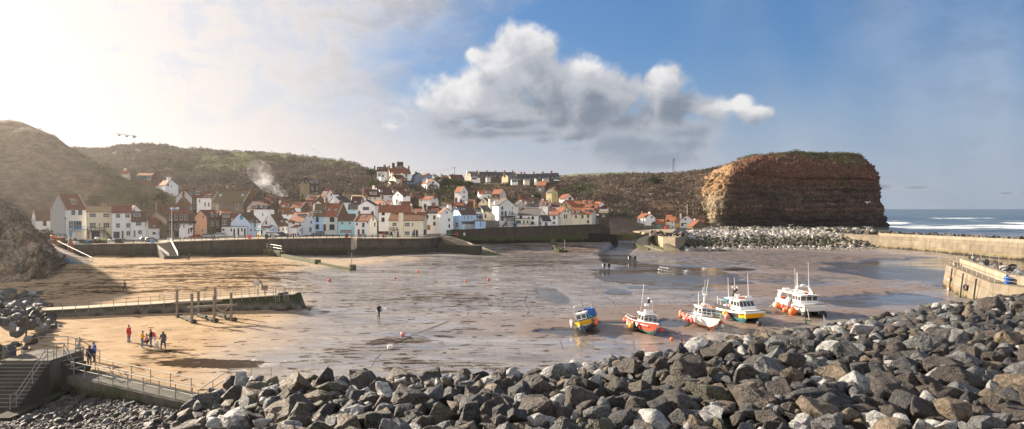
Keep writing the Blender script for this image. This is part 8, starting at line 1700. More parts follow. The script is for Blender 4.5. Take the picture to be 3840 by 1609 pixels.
b0=bench();BL_=['by the white lamp mast','before the brown stone inn','before the white annexe','before the red convertible','before the silver cars','before the toilet block door','before the pale blue cafe']
for i,px in enumerate((664,703,744,787,829,868,906)):
 o=b0 if i==0 else copy_tree(b0);p=prom_at(px,.06);o.location=p;o.rotation_euler=(0,0,.25-i*.03);o.scale=(1.35,)*3;tag(o,'timber and iron bench on the promenade '+BL_[i],'bench','benches on the promenade')
o=copy_tree(b0);p=prom_at(1356,.09);o.location=p;o.rotation_euler=(0,0,.1);tag(o,'bench on the quay in front of the white corner house','bench','benches on the promenade')
def thing(name,mat,lab,cat,fn,grp=None,smooth=False):m=MB();fn(m);return tag(m.build(name,mat,smooth=smooth),lab,cat,grp)
p=prom_at(640.7,.03);r=empty('lamp_mast',p,0,'tall white mast at the head of the beach steps','mast');small(r,'pole',paint('mast_white',(.75,.72,.66),.5),lambda m:m.tube([(0,0,0),(0,0,10.2)],[.16,.09],8));small(r,'plinth',MATS['mast_white'],lambda m:m.box((0,0,.5),(.5,.5,1.0)))
thing('slatted_barrier',WHB,'white slatted barrier beside the lamp mast','barrier',lambda m:[m.box(prom_at(633,.04)+Vector((0,0,.3+.3*i)),(1.5,.08,.16))for i in range(4)]+[m.box(prom_at(633,.045)+Vector((s,0,.7)),(.1,.1,1.4))for s in(-.6,.6)])
thing('plastic_barrel',paint('barrel_pale_blue',(.10,.32,.60),.5),'pale blue barrel beside the beach steps','barrel',lambda m:m.tube([prom_at(571,.03)+Vector((0,0,z))for z in(0,.05,.6,1.1,1.15)],[.45,.48,.5,.48,.42],12))
thing('telescope',paint('telescope_yellow',(.80,.46,.02),.5),'bright yellow coin telescope on the promenade','telescope',lambda m:(m.tube([prom_at(967,.04),prom_at(967,.04)+Vector((0,0,1.2))],[.30,.16],10),m.tube([prom_at(967,.04)+Vector((-.2,.3,1.55)),prom_at(967,.04)+Vector((.2,-.4,1.45))],.26,10)))
for px,v_,mt,lab,h_ in((933,.12,RED,'red litter bin between the benches and the cafe',1.1),(998,.10,TRIM['k'],'large black litter bin on the promenade',1.3),(1297,.10,TRIM['r'],'dark maroon litter bin on the quay near the wall buttress',1.1)):
 thing('litter_bin',mt,lab,'bin',lambda m:(m.box(prom_at(px,v_)+Vector((0,0,h_/2)),(.85,.7,h_),0,0,1.06),m.box(prom_at(px,v_)+Vector((0,0,h_+.06)),(.95,.8,.12))))
thing('stone_pillar',COPE,'squat rounded stone pillar on the promenade by the bin','pillar',lambda m:m.tube([prom_at(1024,.10)+Vector((0,0,z))for z in(0,.3,.9,1.4,1.6)],[.5,.42,.38,.5,.3],10))
for px,v_,c_,lab in((971,.40,paint('parasol_grey',(.22,.30,.36),.7),'grey blue parasol left of the pair outside the cafe'),(984,.38,paint('parasol_teal',(.16,.30,.36),.7),'teal parasol right of the pair outside the cafe')):
 p=prom_at(px,v_);r=empty('parasol',p,0,lab,'parasol','parasols outside the cafe');small(r,'pole',ALU,lambda m:m.tube([(0,0,0),(0,0,2.9)],.04,6));small(r,'canopy',c_,lambda m:m.tube([(0,0,2.3),(0,0,2.35),(0,0,2.95)],[1.6,1.55,.06],8))
def lamp(p,lab,h=4.2):
 r=empty('street_lamp',p,0,lab,'street lamp');small(r,'post',IRON,lambda m:m.tube([(0,0,0),(0,0,h)],[.09,.05],7));small(r,'lantern',IRON,lambda m:(m.tube([(0,0,h),(0,0,h+.5),(0,0,h+.55),(0,0,h+.8)],[.12,.24,.34,.05],8)))
hA=HOUSES['A2'];lamp(hA.Pw(-.3,-.5,hA.zb),'black street lamp at the corner of the tall white house',7.4)
thing('wall_lamp',IRON,'black lamp leaning from the white corner house','wall lamp',lambda m:(m.tube([HOUSES['D7'].Pw(HOUSES['D7'].w,-.1,HOUSES['D7'].ze-1.4),HOUSES['D7'].Pw(HOUSES['D7'].w,-.9,HOUSES['D7'].ze-.6)],.05,5),m.ball(HOUSES['D7'].Pw(HOUSES['D7'].w,-.95,HOUSES['D7'].ze-.5),.25,8,6)))
h=HOUSES['A2'];m=MB();u0,u1=h.w*.13,h.w*.93;zb_=h.zb+(h.ze-h.zb)*.30
a,b=h.Pw(u0,-1.1,zb_),h.Pw(u1,-1.1,zb_);c_,d_=h.Pw(u1,0.02,zb_),h.Pw(u0,0.02,zb_);up=Vector((0,0,.3));m.hexa([a,b,c_,d_,a+up,b+up,c_+up,d_+up]);bal=m.build('balcony',TRIM['u'],h.R,h.root)
m=MB();m.tube([a+up*4.6,b+up*4.6],.05,5)
for i in range(8):q=a.lerp(b,i/7);m.tube([q+up,q+up*4.6],.035,5)
m.build('balcony_rail',TRIM['u'],bal,h.root)
h=HOUSES['A3'];zb_=h.zb+(h.ze-h.zb)*.35;m=MB()
for z in(.5,1.0):m.tube([h.Pw(0,-1.2,zb_+z),h.Pw(h.w*.66,-1.2,zb_+z),h.Pw(h.w*.97,-1.6,h.zb+z)],.07,5)
for i in range(5):q=h.Pw(h.w*.165*i,-1.2,zb_);m.tube([q,q+Vector((0,0,1.0))],.07,5)
m.tube([h.Pw(h.w*.66,-1.2,h.zb),h.Pw(h.w*.66,-1.2,zb_+1)],.09,5);m.tube([h.Pw(h.w*.82,-1.4,h.zb),h.Pw(h.w*.82,-1.4,h.zb+(zb_-h.zb)*.5+1)],.09,5);m.tube([h.Pw(h.w*.97,-1.6,h.zb),h.Pw(h.w*.97,-1.6,h.zb+1)],.09,5);m.obox(h.Pw(h.w*.66,-1.0,zb_-.1),h.Pw(h.w*.97,-1.4,h.zb+.1),.8,.2);m.obox(h.Pw(0,-.65,zb_-.12),h.Pw(h.w*.66,-.65,zb_-.12),1.2,.2);m.build('outside_staircase',TRIM['k'],h.R,h.root)
h=HOUSES['F8'];zb_=h.zb+(h.ze-h.zb)*.52;m=MB();m.obox(h.Pw(h.w*.1,-.6,zb_),h.Pw(h.w*.97,-.6,zb_),1.2,.18)
for z in(.5,1.0):m.tube([h.Pw(h.w*.52,-1.15,zb_+z),h.Pw(h.w*.97,-1.15,zb_+z)],.05,5)
for i in range(6):q=h.Pw(h.w*(.52+.09*i),-1.15,zb_);m.tube([q,q+Vector((0,0,1.0))],.04,5)
for u_ in(.46,.60,.74):m.obox(h.Pw(h.w*u_,-1.1,zb_-1.9),h.Pw(h.w*(u_+.14),-1.1,zb_),.1,.1);m.obox(h.Pw(h.w*(u_+.14),-1.1,zb_-1.9),h.Pw(h.w*u_,-1.1,zb_),.1,.1)
for u_ in(.38,.46,.88):m.tube([h.Pw(h.w*u_,-1.1,h.zb),h.Pw(h.w*u_,-1.1,zb_)],.07,5)
m.obox(h.Pw(h.w*.40,-1.0,zb_-2.0),h.Pw(h.w*.12,-1.3,h.zb),.7,.15);m.obox(h.Pw(h.w*.86,-1.0,zb_-2.0),h.Pw(h.w*1.02,-1.3,h.zb+.5),.5,.12);m.build('timber_balcony',TRIM['n'],h.R,h.root)
h=HOUSES['F4'];m=MB();zb_=h.zb+1.0;m.obox(h.Pw(h.w*.1,-.8,zb_),h.Pw(h.w*1.05,-.8,zb_),1.5,.2)
for z in(.5,1.0):m.tube([h.Pw(h.w*.1,-1.5,zb_+z),h.Pw(h.w*1.05,-1.5,zb_+z)],.05,5)
for i in range(6):q=h.Pw(h.w*(.1+.19*i),-1.5,zb_);m.tube([q,q+Vector((0,0,1.0))],.05,5)
m.build('timber_balcony',TRIM['k'],h.R,h.root)
h=HOUSES['F2'];m=MB();z_=h.zb+(h.ze-h.zb)*.52;p0,p1=h.Pw(.1,-1.2,z_-.5),h.Pw(h.w*.95,-1.2,z_-.5);q0,q1=h.Pw(.1,.05,z_),h.Pw(h.w*.95,.05,z_);up=Vector((0,0,.14));m.hexa([p0,p1,q1,q0,p0+up,p1+up,q1+up,q0+up]);m.build('canopy',ROOFS['brown'],h.R,h.root)
for u_ in(.08,.42,.62):
 m=MB();c_=h.Pw(h.w*(u_+.13),-.08,z_-1.9);m.box(c_,(h.w*.24,.12,2.0),h.th);m.build('shutter',WALLS['white'],h.R,h.root)
m=MB()
for z in(.55,1.1):m.tube([h.Pw(0,-2.2,h.zb+z),h.Pw(h.w,-2.2,h.zb+z)],.05,5)
for i in range(8):q=h.Pw(h.w*i/7,-2.2,h.zb);m.tube([q,q+Vector((0,0,1.1))],.05,5)
m.build('terrace_rail',TRIM['n'],h.R,h.root)
h=HOUSES['E21']
for u_ in(.735,.815):m=MB();m.box(h.Pw(h.w*u_,-.06,h.zb+1.5),(.5,.1,2.4),h.th);m.build('shutter',TRIM['n'],h.R,h.root)
for i in range(4):m=MB();c_=h.Pw(h.w+.06,.8+1.5*i,h.zb+1.7);m.box(c_,(.9,.1,1.8),h.th+PI/2);m.build('shutter',TRIM['n'],h.R,h.root)
m=MB();m.obox(h.Pw(h.w*.36,-.15,h.zb-.5),h.Pw(h.w*.36,-.15,h.zr+.1),1.5,.5,up=h.nf);m.build('chimney_breast',WALLS['cream'],h.R,h.root)
for tx,u_,fz,sz in(('COD &',.085,.52,1.0),('LOBSTER',.118,.40,.92)):c_=h.Pw(h.w*u_+.55,-.05,h.zb+(h.ze-h.zb)*fz);lettering(tx,h.R,c_-h.root,sz,(PI/2,0,h.th),TRIM['k'],'pub_sign')
h=HOUSES['H7'];p,n,tt=h.PL['f'];c_=h.hit(h.ux(1208),h.uy(353),p,n)+h.nf*.1;m=MB();m.obox(c_-h.t*.9,c_+h.t*.9,.14,.45,up=(0,0,1));m.build('sign_board',TRIM['n'],h.R,h.root)
h=HOUSES['C5'];p,n,tt=h.PL['l'];c0,cw_,chh_,ctt,cn_=h.wallrect(['805','570','860','645'],'l');m=MB()
pts=[(-.5,-.5),(.5,-.5),(.5,.2),(.42,.36),(.25,.47),(0,.5),(-.25,.47),(-.42,.36),(-.5,.2)]
for(o0,o1,sc_,mi)in((.0,.06,1.0,0),(.06,.09,.84,1)):
 P0=[c0+ctt*(x*cw_*sc_)+Vector((0,0,y*chh_*sc_))+cn_*o0 for x,y in pts];P1=[q+cn_*(o1-o0)for q in P0];n9=len(pts);m.add(P0+P1,[tuple(range(n9,2*n9))]+[(i,(i+1)%n9,(i+1)%n9+n9,i+n9)for i in range(n9)],mi)
ctop=[c0+ctt*(x*cw_*.80)+Vector((0,0,.02+max(y,.02)*chh_*.8))+cn_*.11 for x,y in pts[2:]];m.add(ctop,[tuple(range(len(ctop)))],2)
m.build('painted_panel',[TRIM['n'],paint('panel_turquoise',(.08,.42,.50),.6),paint('panel_plum',(.20,.05,.14),.6)],h.R,h.root)
def pots(px,v_,n,wd,lab,cols):
 p=prom_at(px,v_);rng=random.Random(px);m=MB()
 for i in range(n):
  q=p+Vector((rng.uniform(-wd,wd),rng.uniform(-.7,.7),.25+.42*int(rng.random()*3.2)));rz=rng.uniform(-.4,.4)
  m.box(q,(.9,.55,.08),rz);
  for k in range(5):M_=Matrix.Rotation(rz,3,'Z');m.tube([q+M_@Vector((-.4+.2*k,-.27,0)),q+M_@Vector((-.4+.2*k,-.22,.3)),q+M_@Vector((-.4+.2*k,0,.42)),q+M_@Vector((-.4+.2*k,.22,.3)),q+M_@Vector((-.4+.2*k,.27,0))],.035,4)
  m.box(q+Vector((0,0,.2)),(.8,.42,.28),rz,tap=.7)
 tag(m.build('lobster_pot_pile',cols),lab,'pot pile')
NETM=paint('pot_netting',(.055,.045,.038),.95,.4,6.0);NETG=paint('pot_netting_green',(.05,.075,.07),.95,.4,6.0)
pots(298,.06,22,1.9,'heap of dark lobster pots before the white garage door',NETM);pots(352,.06,18,1.5,'heap of lobster pots with white bundles before the cream house',NETM);pots(376,.05,16,1.6,'low heap of lobster pots under the dark staircase',NETM);pots(442,.06,18,1.5,'heap of brown lobster pots right of the navy garage',NETM);pots(242,.08,10,.9,'small heap of gear beside the upturned red boat',NETG);pots(165,.10,16,2.6,'long green row of lobster pots by the clay cliff',NETG)
thing('fish_crate',paint('crate_blue',(.04,.16,.42),.55),'blue plastic fish crate in front of the lobster pots','crate',lambda m:m.box(prom_at(330,.04)+Vector((0,0,.6)),(1.2,.9,1.2),.1,0,1.08));thing('fish_crate',paint('crate_green',(.05,.20,.16),.55),'green plastic fish crate beside the blue one','crate',lambda m:m.box(prom_at(320,.04)+Vector((0,0,.6)),(1.0,.9,1.2),.1,0,1.08))
thing('white_bundle',WHB,'white sack lying on the lobster pots','sack',lambda m:(m.ball(prom_at(362,.06)+Vector((0,0,1.6)),(.8,.6,.6),10,7)),smooth=True);thing('white_bundle',WHB,'second white sack nearer the navy garage','sack',lambda m:m.ball(prom_at(412,.06)+Vector((0,0,1.0)),(.7,.5,.5),10,7),smooth=True);thing('yellow_bundle',paint('bundle_lime',(.50,.58,.12),.7),'lime green bundle on the lobster pots','bundle',lambda m:m.ball(prom_at(388,.05)+Vector((0,0,1.3)),(1.0,.5,.35),10,7),smooth=True)
for px,lab in((284,'white tub left of the pair before the lobster pots'),(291,'white tub right of the pair before the lobster pots')):thing('tub',WHB,lab,'tub',lambda m:m.tube([prom_at(px,.02)+Vector((0,0,z))for z in(0,.4,.9)],[.36,.40,.38],10),'white tubs')
thing('orange_buoy_bunch',ORB,'bunch of orange buoys hanging on a pole by the boat slip','buoys',lambda m:(m.tube([prom_at(200,.03),prom_at(200,.03)+Vector((0,0,3.0))],.06,5),m.ball(prom_at(200,.03)+Vector((-.2,-.2,2.5)),.5,10,7),m.ball(prom_at(200,.03)+Vector((.25,-.2,2.3)),.45,10,7)),smooth=True)
thing('timber_shed_base',TRIM['o'],'square tan timber store with dark deck on the quay','store',lambda m:(m.box(prom_at(222,.10)+Vector((0,0,1.0)),(2.4,2.0,2.0)),m.box(prom_at(222,.10)+Vector((0,0,2.1)),(3.4,2.6,.2))))
railing('deck_rail','black timber deck rail on top of the tan store',[prom_at(210,.09)+Vector((0,0,2.2)),prom_at(240,.09)+Vector((0,0,2.2)),prom_at(252,.16)+Vector((0,0,1.6))],1.4,1.0,(1.0,.5),.07,TRIM['k'])
def dinghy(name,lab,p,rz,L_,B_2,H2,m1,m2,roll=0,pitch=0,flip=False,inner=True):
 r=empty(name,p,0,lab,'dinghy');m,top=hull(L_,B_2,H2,[(.6,0),(1.0,1)],bowpow=2.4,rake=.3,sheer=.2);m.build('hull',[m1,m2],r)
 if inner:deckfill(r,top,H2*.3,2.0,m2,m2);small(r,'thwart',WOODG,lambda m:(m.box((-.3,0,H2*.7),(.3,B_2*.8,.06)),m.box((L_*.18,0,H2*.75),(.3,B_2*.7,.06))))
 r.rotation_euler=(roll+(PI if flip else 0),pitch,rz);return r
wv_=lambda px,py,D:PT(px,py,D)
dinghy('red_hull','faded red boat hull propped upright against the sea wall',wv_(261,925,196),-1.3,5.2,1.7,.6,paint('faded_red',(.36,.15,.11),.75,.2,1.5),MATS['faded_red'],0,-1.45,False,False)
GRH=paint('dinghy_green',(.13,.15,.08),.8,.3);TQ=paint('dinghy_turquoise',(.22,.40,.42),.7)
dinghy('rowing_boat','green rowing boat lying on its side on the slip',wv_(222,975,172),-.55,5.0,1.9,.8,GRH,TQ,1.0,.1);dinghy('rowing_boat','white dinghy with blue floor lying on the slip',wv_(283,990,168),-.45,5.2,1.8,.55,HULLC['white'],TQ,0,.06);dinghy('rowing_boat','yellow boat half hidden behind the clay cliff',wv_(192,946,184),-.6,4.5,1.6,.6,paint('dinghy_ochre',(.50,.33,.12),.7),MATS['dinghy_ochre'],0,.06);dinghy('rowing_boat','white boat end poking out beside the clay cliff',wv_(200,983,168),-.5,4.6,1.6,.6,HULLC['white'],HULLC['white'],0,.06)
thing('tarpaulin_roll',BLU,'rolled blue tarpaulin against the green rowing boat','tarpaulin',lambda m:(m.ball(wv_(252,985,168.5)+Vector((0,0,.1)),(.7,.8,.9),10,7),m.tube([wv_(240,996,168),wv_(262,1002,166)],.25,8)),smooth=True)
e_=lambda px,py,D:PT(px,py,D)
thing('metal_cabinet',TRIM['e'],'dark green metal cabinet before the white gable on the quay corner','cabinet',lambda m:(m.box(e_(1684,872,236)+Vector((0,0,0)),(1.8,1.0,1.5)),m.box(e_(1684,872,236)+Vector((0,0,.8)),(1.95,1.15,.1))))
thing('life_ring',RED,'red life ring stand on the quay by the slipway','life ring',lambda m:(m.torus(e_(1712,878,236),.42,.13,Matrix.Rotation(PI/2,3,'X')),m.tube([e_(1712,885,236.2),e_(1712,874,236.2)],.05,5)));thing('notice_sign',WHB,'small white notice board on the harbour wall','sign',lambda m:(m.box(e_(1741,878,240),(.6,.08,.9)),m.tube([e_(1741,886,240.1),e_(1741,876,240.1)],.04,5)))
for px,c_,lab in((1928,TRIM['n'],'dark wheelie bin at the foot of the timber steps'),(1935,BLU,'blue wheelie bin beside the dark one')):thing('wheelie_bin',c_,lab,'bin',lambda m:(m.box(e_(px,845,246)+Vector((0,0,0)),(.62,.7,1.1),0,0,1.15),m.box(e_(px,845,246)+Vector((0,-.02,.6)),(.74,.84,.1))))
railing('quay_railing','thin railing on the harbour wall before the weathered gable',[e_(1872,852,243.2),e_(1920,850,243.4),e_(2010,847,244.8)],2.5,1.1,(1.0,.5),.05,IRON)
for px,py,lab in((2462,876,'heap of black lobster pots at the head of the slip road'),(2498,886,'heap of grey lobster pots on the headland quay edge'),(2540,886,'heap of lobster pots with white ropes nearest the quay corner')):
 p=GP(px,py,4.5);rng=random.Random(px);m=MB()
 for i in range(16):
  q=p+Vector((rng.uniform(-2.4,2.4),rng.uniform(-.8,.8),.2+.4*int(rng.random()*2.6)));m.box(q,(.9,.55,.38),rng.uniform(-.5,.5),tap=.72);m.torus(q,.3,.04,Matrix.Rotation(PI/2,3,'X'),8,4)
 tag(m.build('lobster_pot_pile',NETM),lab,'pot pile')
thing('lifebuoy_box',RED,'red lifebuoy cabinet on a post on the headland quay','lifebuoy cabinet',lambda m:(m.box(GP(2498,864,4.6)+Vector((0,0,1.2)),(1.2,.5,1.2)),m.tube([GP(2498,864,4.6)-Vector((0,0,1.2)),GP(2498,864,4.6)+Vector((0,0,1.2))],.07,5)))
thing('red_board',RED,'red warning board by the limestone rocks','sign',lambda m:m.box(PT(2623,878,300),(1.3,.15,1.6)));thing('flag_pole',ALU,'tall thin pole behind the broad grey gable','pole',lambda m:m.tube([PT(2577,812,356),PT(2577,765,356)],.10,5))
railing('quay_fence','white and grey barrier fence at the foot of the headland',[PT(2600,884,290),PT(2620,882,300),PT(2642,880,310)],2,1.4,(1.0,.5),.08,paint('barrier_grey',(.4,.4,.4),.6))
LM=paint('lattice_steel',(.13,.14,.16),.6,metal=.3);p=PT(2525,664,522);r=empty('lattice_mast',p,0,'tall steel lattice mast on the right hilltop','mast');hh_=69/F*522
m=MB()
for a in range(3):an=a*2.094;m.tube([(.7*math.cos(an),.7*math.sin(an),0),(.55*math.cos(an),.55*math.sin(an),hh_)],.10,4)
for k_ in range(16):
 for a in range(3):an,a2=a*2.094,(a+1)*2.094;z0,z1=hh_*k_/16,hh_*(k_+1)/16;m.tube([(.66*math.cos(an),.66*math.sin(an),z0),(.66*math.cos(a2),.66*math.sin(a2),z1)],.05,3)
m.build('tower',LM,r);small(r,'antenna',LM,lambda m:([m.box((.8*math.cos(a),.8*math.sin(a),hh_-.9),(.35,.25,1.8),a)for a in(0,2.1,4.2)],m.tube([(-.5,0,hh_),(-.5,0,hh_+.9)],.06,4)))
thing('equipment_cabin',paint('cabin_green',(.07,.10,.07),.7),'green equipment cabin beside the lattice mast','cabin',lambda m:(m.box(PT(2514,654,521),(3.0,2.6,2.6)),m.box(PT(2509,662,518),(4.6,.2,.9)),m.box(PT(2510,664,519),(.2,.2,2.0))))
def pole(px,yb,yt,D,lab,r_=.14,cross=True):
 p=PT(px,yb+8,D);h_=(yb+8-yt)/F*D;thing('telegraph_pole',paint('pole_timber',(.10,.075,.055),.9),lab,'pole',lambda m:(m.tube([p,p+Vector((0,0,h_))],[r_*1.2,r_*.8],6),m.box(p+Vector((0,0,h_-.6)),(1.2 if cross else.3,.12,.12))))
pole(1705,675,625,400,'tall telegraph pole on the skyline by the long red roof');pole(2012,735,706,372,'slim pole beside the orange brick house',.1);pole(2082,765,727,318,'slim pole beside the pale yellow house',.1);pole(2278,905,836,276,'dark pole at the right end of the village wall',.12,False);pole(2322,872,845,310,'timber post on the grassy retaining wall, left of two',.12,False);pole(2342,872,848,312,'timber post on the grassy retaining wall, right of two',.12,False)
thing('overhead_wire',IRON,'thin wires running from the telegraph pole to the slate blue houses','wire',lambda m:(m.tube([PT(1705,627,400),PT(1620,640,392),PT(1535,640,385)],.03,3),m.tube([PT(1705,630,400),PT(1640,646,392),PT(1575,652,385)],.03,3)))
def ridgefence(pts,n,lab,h_=1.3,name='hill_fence'):
 P=[PT(*q)for q in pts];r=empty(name,P[0],0,lab,'fence');cum=[0]
 for a,b in zip(P[:-1],P[1:]):cum.append(cum[-1]+(b-a).length)
 pm_=paint('fence_post',(.06,.05,.042),.9);c=P[0];Q=[]
 for i in range(n):
  s=cum[-1]*i/(n-1);k_=max(j for j in range(len(P)-1)if cum[j]<=s+1e-6);q=P[k_].lerp(P[k_+1],(s-cum[k_])/max(cum[k_+1]-cum[k_],1e-6));Q.append(q);m=MB();m.tube([q-Vector((0,0,1.5)),q+Vector((0,0,h_+.25*math.sin(i*7)))],.13,4);m.build('post',pm_,r,c)
 for f in(.9,.5):m=MB();m.tube([q+Vector((0,0,h_*f))for q in Q],.022,3);m.build('wire',pm_,r,c)
ridgefence([(275,558,618),(330,560,608),(395,562,600)],14,'line of fence posts on the ridge left of the copse');ridgefence([(670,559,578),(760,565,572),(860,568,565),(960,572,555),(1060,579,545),(1160,591,535),(1260,602,524),(1325,612,516)],60,'long line of fence posts along the village hill ridge')
for k_,(pts,lab)in enumerate(((((1217,681,400),(1235,697,380),(1245,708,370)),'pale zigzag handrail leftmost on the slope above the roofs'),(((1265,692,390),(1286,716,370)),'thin dark handrail second on the slope above the roofs'),(((1301,688,400),(1315,708,380),(1330,726,365)),'pale straight handrail third on the slope above the roofs'),(((1337,686,400),(1345,692,395),(1360,710,375)),'pale bent handrail fourth on the slope above the roofs'),(((1329,712,372),(1341,730,360)),'short wide pale stair rail rightmost on the slope above the roofs'))):
 P=[PT(*q)for q in pts];railing('slope_handrail',lab,[q+Vector((0,-1.5,.6))for q in P],4,1.1,(1.0,.4),.09,paint('handrail_pale',(.5,.46,.40),.6)if k_!=1 else LM,1.0)
def gull(p,wing,lab,mat,s=1.0,up=.25,grp='gulls in flight',head=(1,0)):
 yaw=math.atan2(head[1],head[0]);m=MB();m.ball((0,0,0),(.24,.075,.075),8,6);m.ball((.24,0,.03),(.07,.05,.05),7,5);m.tube([(.29,0,.02),(.36,0,.01)],[.018,.006],5);m.hexa([(-.2,-.03,-.01),(-.38,-.08,-.01),(-.38,.08,-.01),(-.2,.03,-.01),(-.2,-.03,.02),(-.38,-.08,.01),(-.38,.08,.01),(-.2,.03,.02)])
 if wing:
  for sd in(-1,1):
   a,b,c=(.08,0,.03),(.10,sd*.32,.03+up*.5),(-.10,sd*.66,.03+up*.25);th=.02
   for(u,v,w0,w1)in((a,b,.20,.16),(b,c,.16,.04)):m.hexa([(u[0]+w0*.5,u[1],u[2]),(v[0]+w1*.5,v[1],v[2]),(v[0]-w1*.5,v[1],v[2]),(u[0]-w0*.5,u[1],u[2]),(u[0]+w0*.5,u[1],u[2]+th),(v[0]+w1*.5,v[1],v[2]+th),(v[0]-w1*.5,v[1],v[2]+th),(u[0]-w0*.5,u[1],u[2]+th)])
 else:m.tube([(0,-.03,-.05),(0,-.03,-.2)],.012,4);m.tube([(0,.03,-.05),(0,.03,-.2)],.012,4)
 o=m.build('gull',mat);o.location=p;o.rotation_euler=(0,0,yaw);o.scale=(s,s,s);tag(o,lab,'gull' if mat is GUW else 'bird',grp)
GUW=paint('gull_white',(.78,.77,.75),.7);GUD=paint('bird_dark',(.05,.045,.045),.8)
for i,(px,py)in enumerate(((2471,1015),(2481,1010),(2479,1006),(2493,1009),(2502,1009),(2505,1012))):p=g(px,py);gull(p+Vector((0,0,.3)),False,'white gull standing in the shallow channel, %s from the left'%ORD[i],GUW,1.5,grp='gulls standing in the channel',head=(random.uniform(-1,1),random.uniform(-1,1)))
for i,(px,py,D,mt,s,lab)in enumerate(((448,508,120,GUD,1.3,'dark bird with spread wings over the left hill, first of three'),(475,512,121,GUD,1.2,'dark bird over the left hill, second of three'),(502,515,122,GUD,1.2,'dark bird over the left hill, third of three'),(2571,1021,148,GUW,1.4,'white gull flying low over the channel'),(2640,1012,150,GUW,1.6,'white gull gliding low over the shingle'),(3253,761,300,GUW,2.2,'white gull against the headland cliff'),(2963,846,300,GUW,2.0,'white gull low before the headland cliff'),(2439,730,260,GUW,1.8,'white gull against the right hillside'))):gull(PT(px,py,D),True,lab,mt,s,.5,head=(.8,-.5+.2*i))
for i,(px,py,D)in enumerate(((1170,560,380),(1177,561,380),(1184,562,380),(1183,571,380),(1192,572,380),(1199,573,380),(1418,455,300),(1424,456,300),(1486,467,300),(1492,469,300),(1745,482,300),(1751,484,300),(1843,305,300),(1968,325,300),(2009,405,300),(2018,430,300),(2025,430,300),(2478,347,300))):gull(PT(px,py,D),True,'tiny dark bird far off against the sky, %s from the left'%ORD[i]if i<20 else '',GUD,.8,.5,'far birds in the sky',head=(1,.3))
BARK=paint('bark',(.10,.075,.055),.95,.3,3.0);BARKL=paint('bark_pale',(.26,.20,.15),.95,.3,3.0)
def bare_tree(name,lab,px,yb,yt,wpx,D,mat,seed,n=9,thick=.28):
 rng=random.Random(seed);p=PT(px,yb,D);H=(yb-yt)/F*D;Wd=wpx/F*D;r=empty(name,p,0,lab,'tree');tm=MB();cm=MB()
 tm.tube([(0,0,-1.5),(0,0,H*.12),(.1,0,H*.3)],[thick*1.3,thick,thick*.7],7)
 def branch(a,d,L_,r_,lev):
  b=a+d*L_*.5+Vector((rng.gauss(0,.05),rng.gauss(0,.05),.03))*L_;c=b+(d+Vector((rng.gauss(0,.25),rng.gauss(0,.25),.2))).normalized()*L_*.5;cm.tube([a,b,c],[r_,r_*.75,r_*.45],4,caps=False)
  if lev:
   for q,k_ in((b,1),(c,2),(b.lerp(c,.5),1)):
    for _ in range(k_):branch(q,(d*.8+Vector((rng.gauss(0,.5),rng.gauss(0,.5),rng.gauss(.25,.35)))).normalized(),L_*rng.uniform(.5,.75),r_*.5,lev-1)
 for i in range(n):
  a=2*PI*i/n+rng.uniform(-.3,.3);branch(Vector((.05,0,H*rng.uniform(.08,.3))),Vector((math.cos(a)*Wd/H*.8,math.sin(a)*Wd/H*.8,1.1)).normalized(),H*.42,thick*.5,3)
 tm.build('trunk',BARK,r);cm.build('crown',mat,r)
def leafy(name,lab,px,yb,yt,wpx,D,cols,n,seed,rad=.14,cat='bush',per=26,trunk=True):
 rng=np.random.default_rng(seed);p=PT(px,yb,D);H=(yb-yt)/F*D;Wd=wpx/F*D;r=empty(name,p,0,lab,cat);k_=n
 C_=rng.normal(size=(k_,3));C_/=np.linalg.norm(C_,axis=1)[:,None];rr=rng.random(k_)**.5;C_=C_*rr[:,None]*np.array([Wd/2,Wd/2,H*.45])+np.array([0,0,H*.52]);C_[:,0]*=1+.3*np.sin(C_[:,2]*2+seed);C_[:,2]=np.maximum(C_[:,2],.1)
 f=np.clip(.5+fbm(C_*.8+seed,3)*1.5,0,1)[:,None];cc_=np.asarray(cols[0])*(1-f)+np.asarray(cols[1])*f
 tuftmesh('crown' if trunk else 'foliage',C_,np.full(k_,max(Wd,H)*rad),cc_,per,parent=r)
 m=MB();m.tube([(0,0,-.8),(.05,0,H*.25),(.1,0,H*.55)],[Wd*.04+.06,Wd*.03+.05,.04],6)
 for a in range(5):m.tube([(.05,0,H*.25),(math.cos(a*1.3)*Wd*.28,math.sin(a*1.3)*Wd*.28,H*.62)],[Wd*.018+.04,.02],5)
 m.build('trunk' if trunk else 'stem',BARK,r)
bare_tree('bare_tree','pale bare winter tree on the slope behind the leftmost row',553,762,697,62,292,BARKL,3,11);bare_tree('bare_tree','dark bare tree in the gully left of the brown stone inn',527,790,728,60,285,BARK,8,9)
BR=((.10,.075,.055),(.17,.13,.095));GR_=((.022,.034,.016),(.055,.075,.030));GL=((.06,.09,.025),(.12,.14,.04))
leafy('evergreen_bush','dark evergreen bush behind the brown stone inn',604,772,722,52,283,GR_,60,2);leafy('brown_bush','rounded brown bush beside the leftmost cottage',168,905,862,68,236,BR,60,3,.13,trunk=False);leafy('brown_bush','pale brown winter bushes behind the cream house',352,778,735,70,262,BR,60,4,.14,trunk=False)
leafy('ridge_bush','lone rounded bush on the village hill ridge',758,571,549,19,573,BR,30,5,.2);leafy('pine_tree','large dark pine on the right hillside',2450,722,658,70,452,GR_,110,6,.13,'tree');leafy('ridge_bush','wind swept brown bush on the ridge before the headland',2679,642,627,34,488,BR,40,7,.18);leafy('ridge_bush','brown bush on the ridge left of the lattice mast',2481,662,645,24,517,BR,30,8,.2);leafy('ridge_bush','brown bush on the ridge right of the lattice mast',2529,664,651,18,519,BR,26,9,.2)
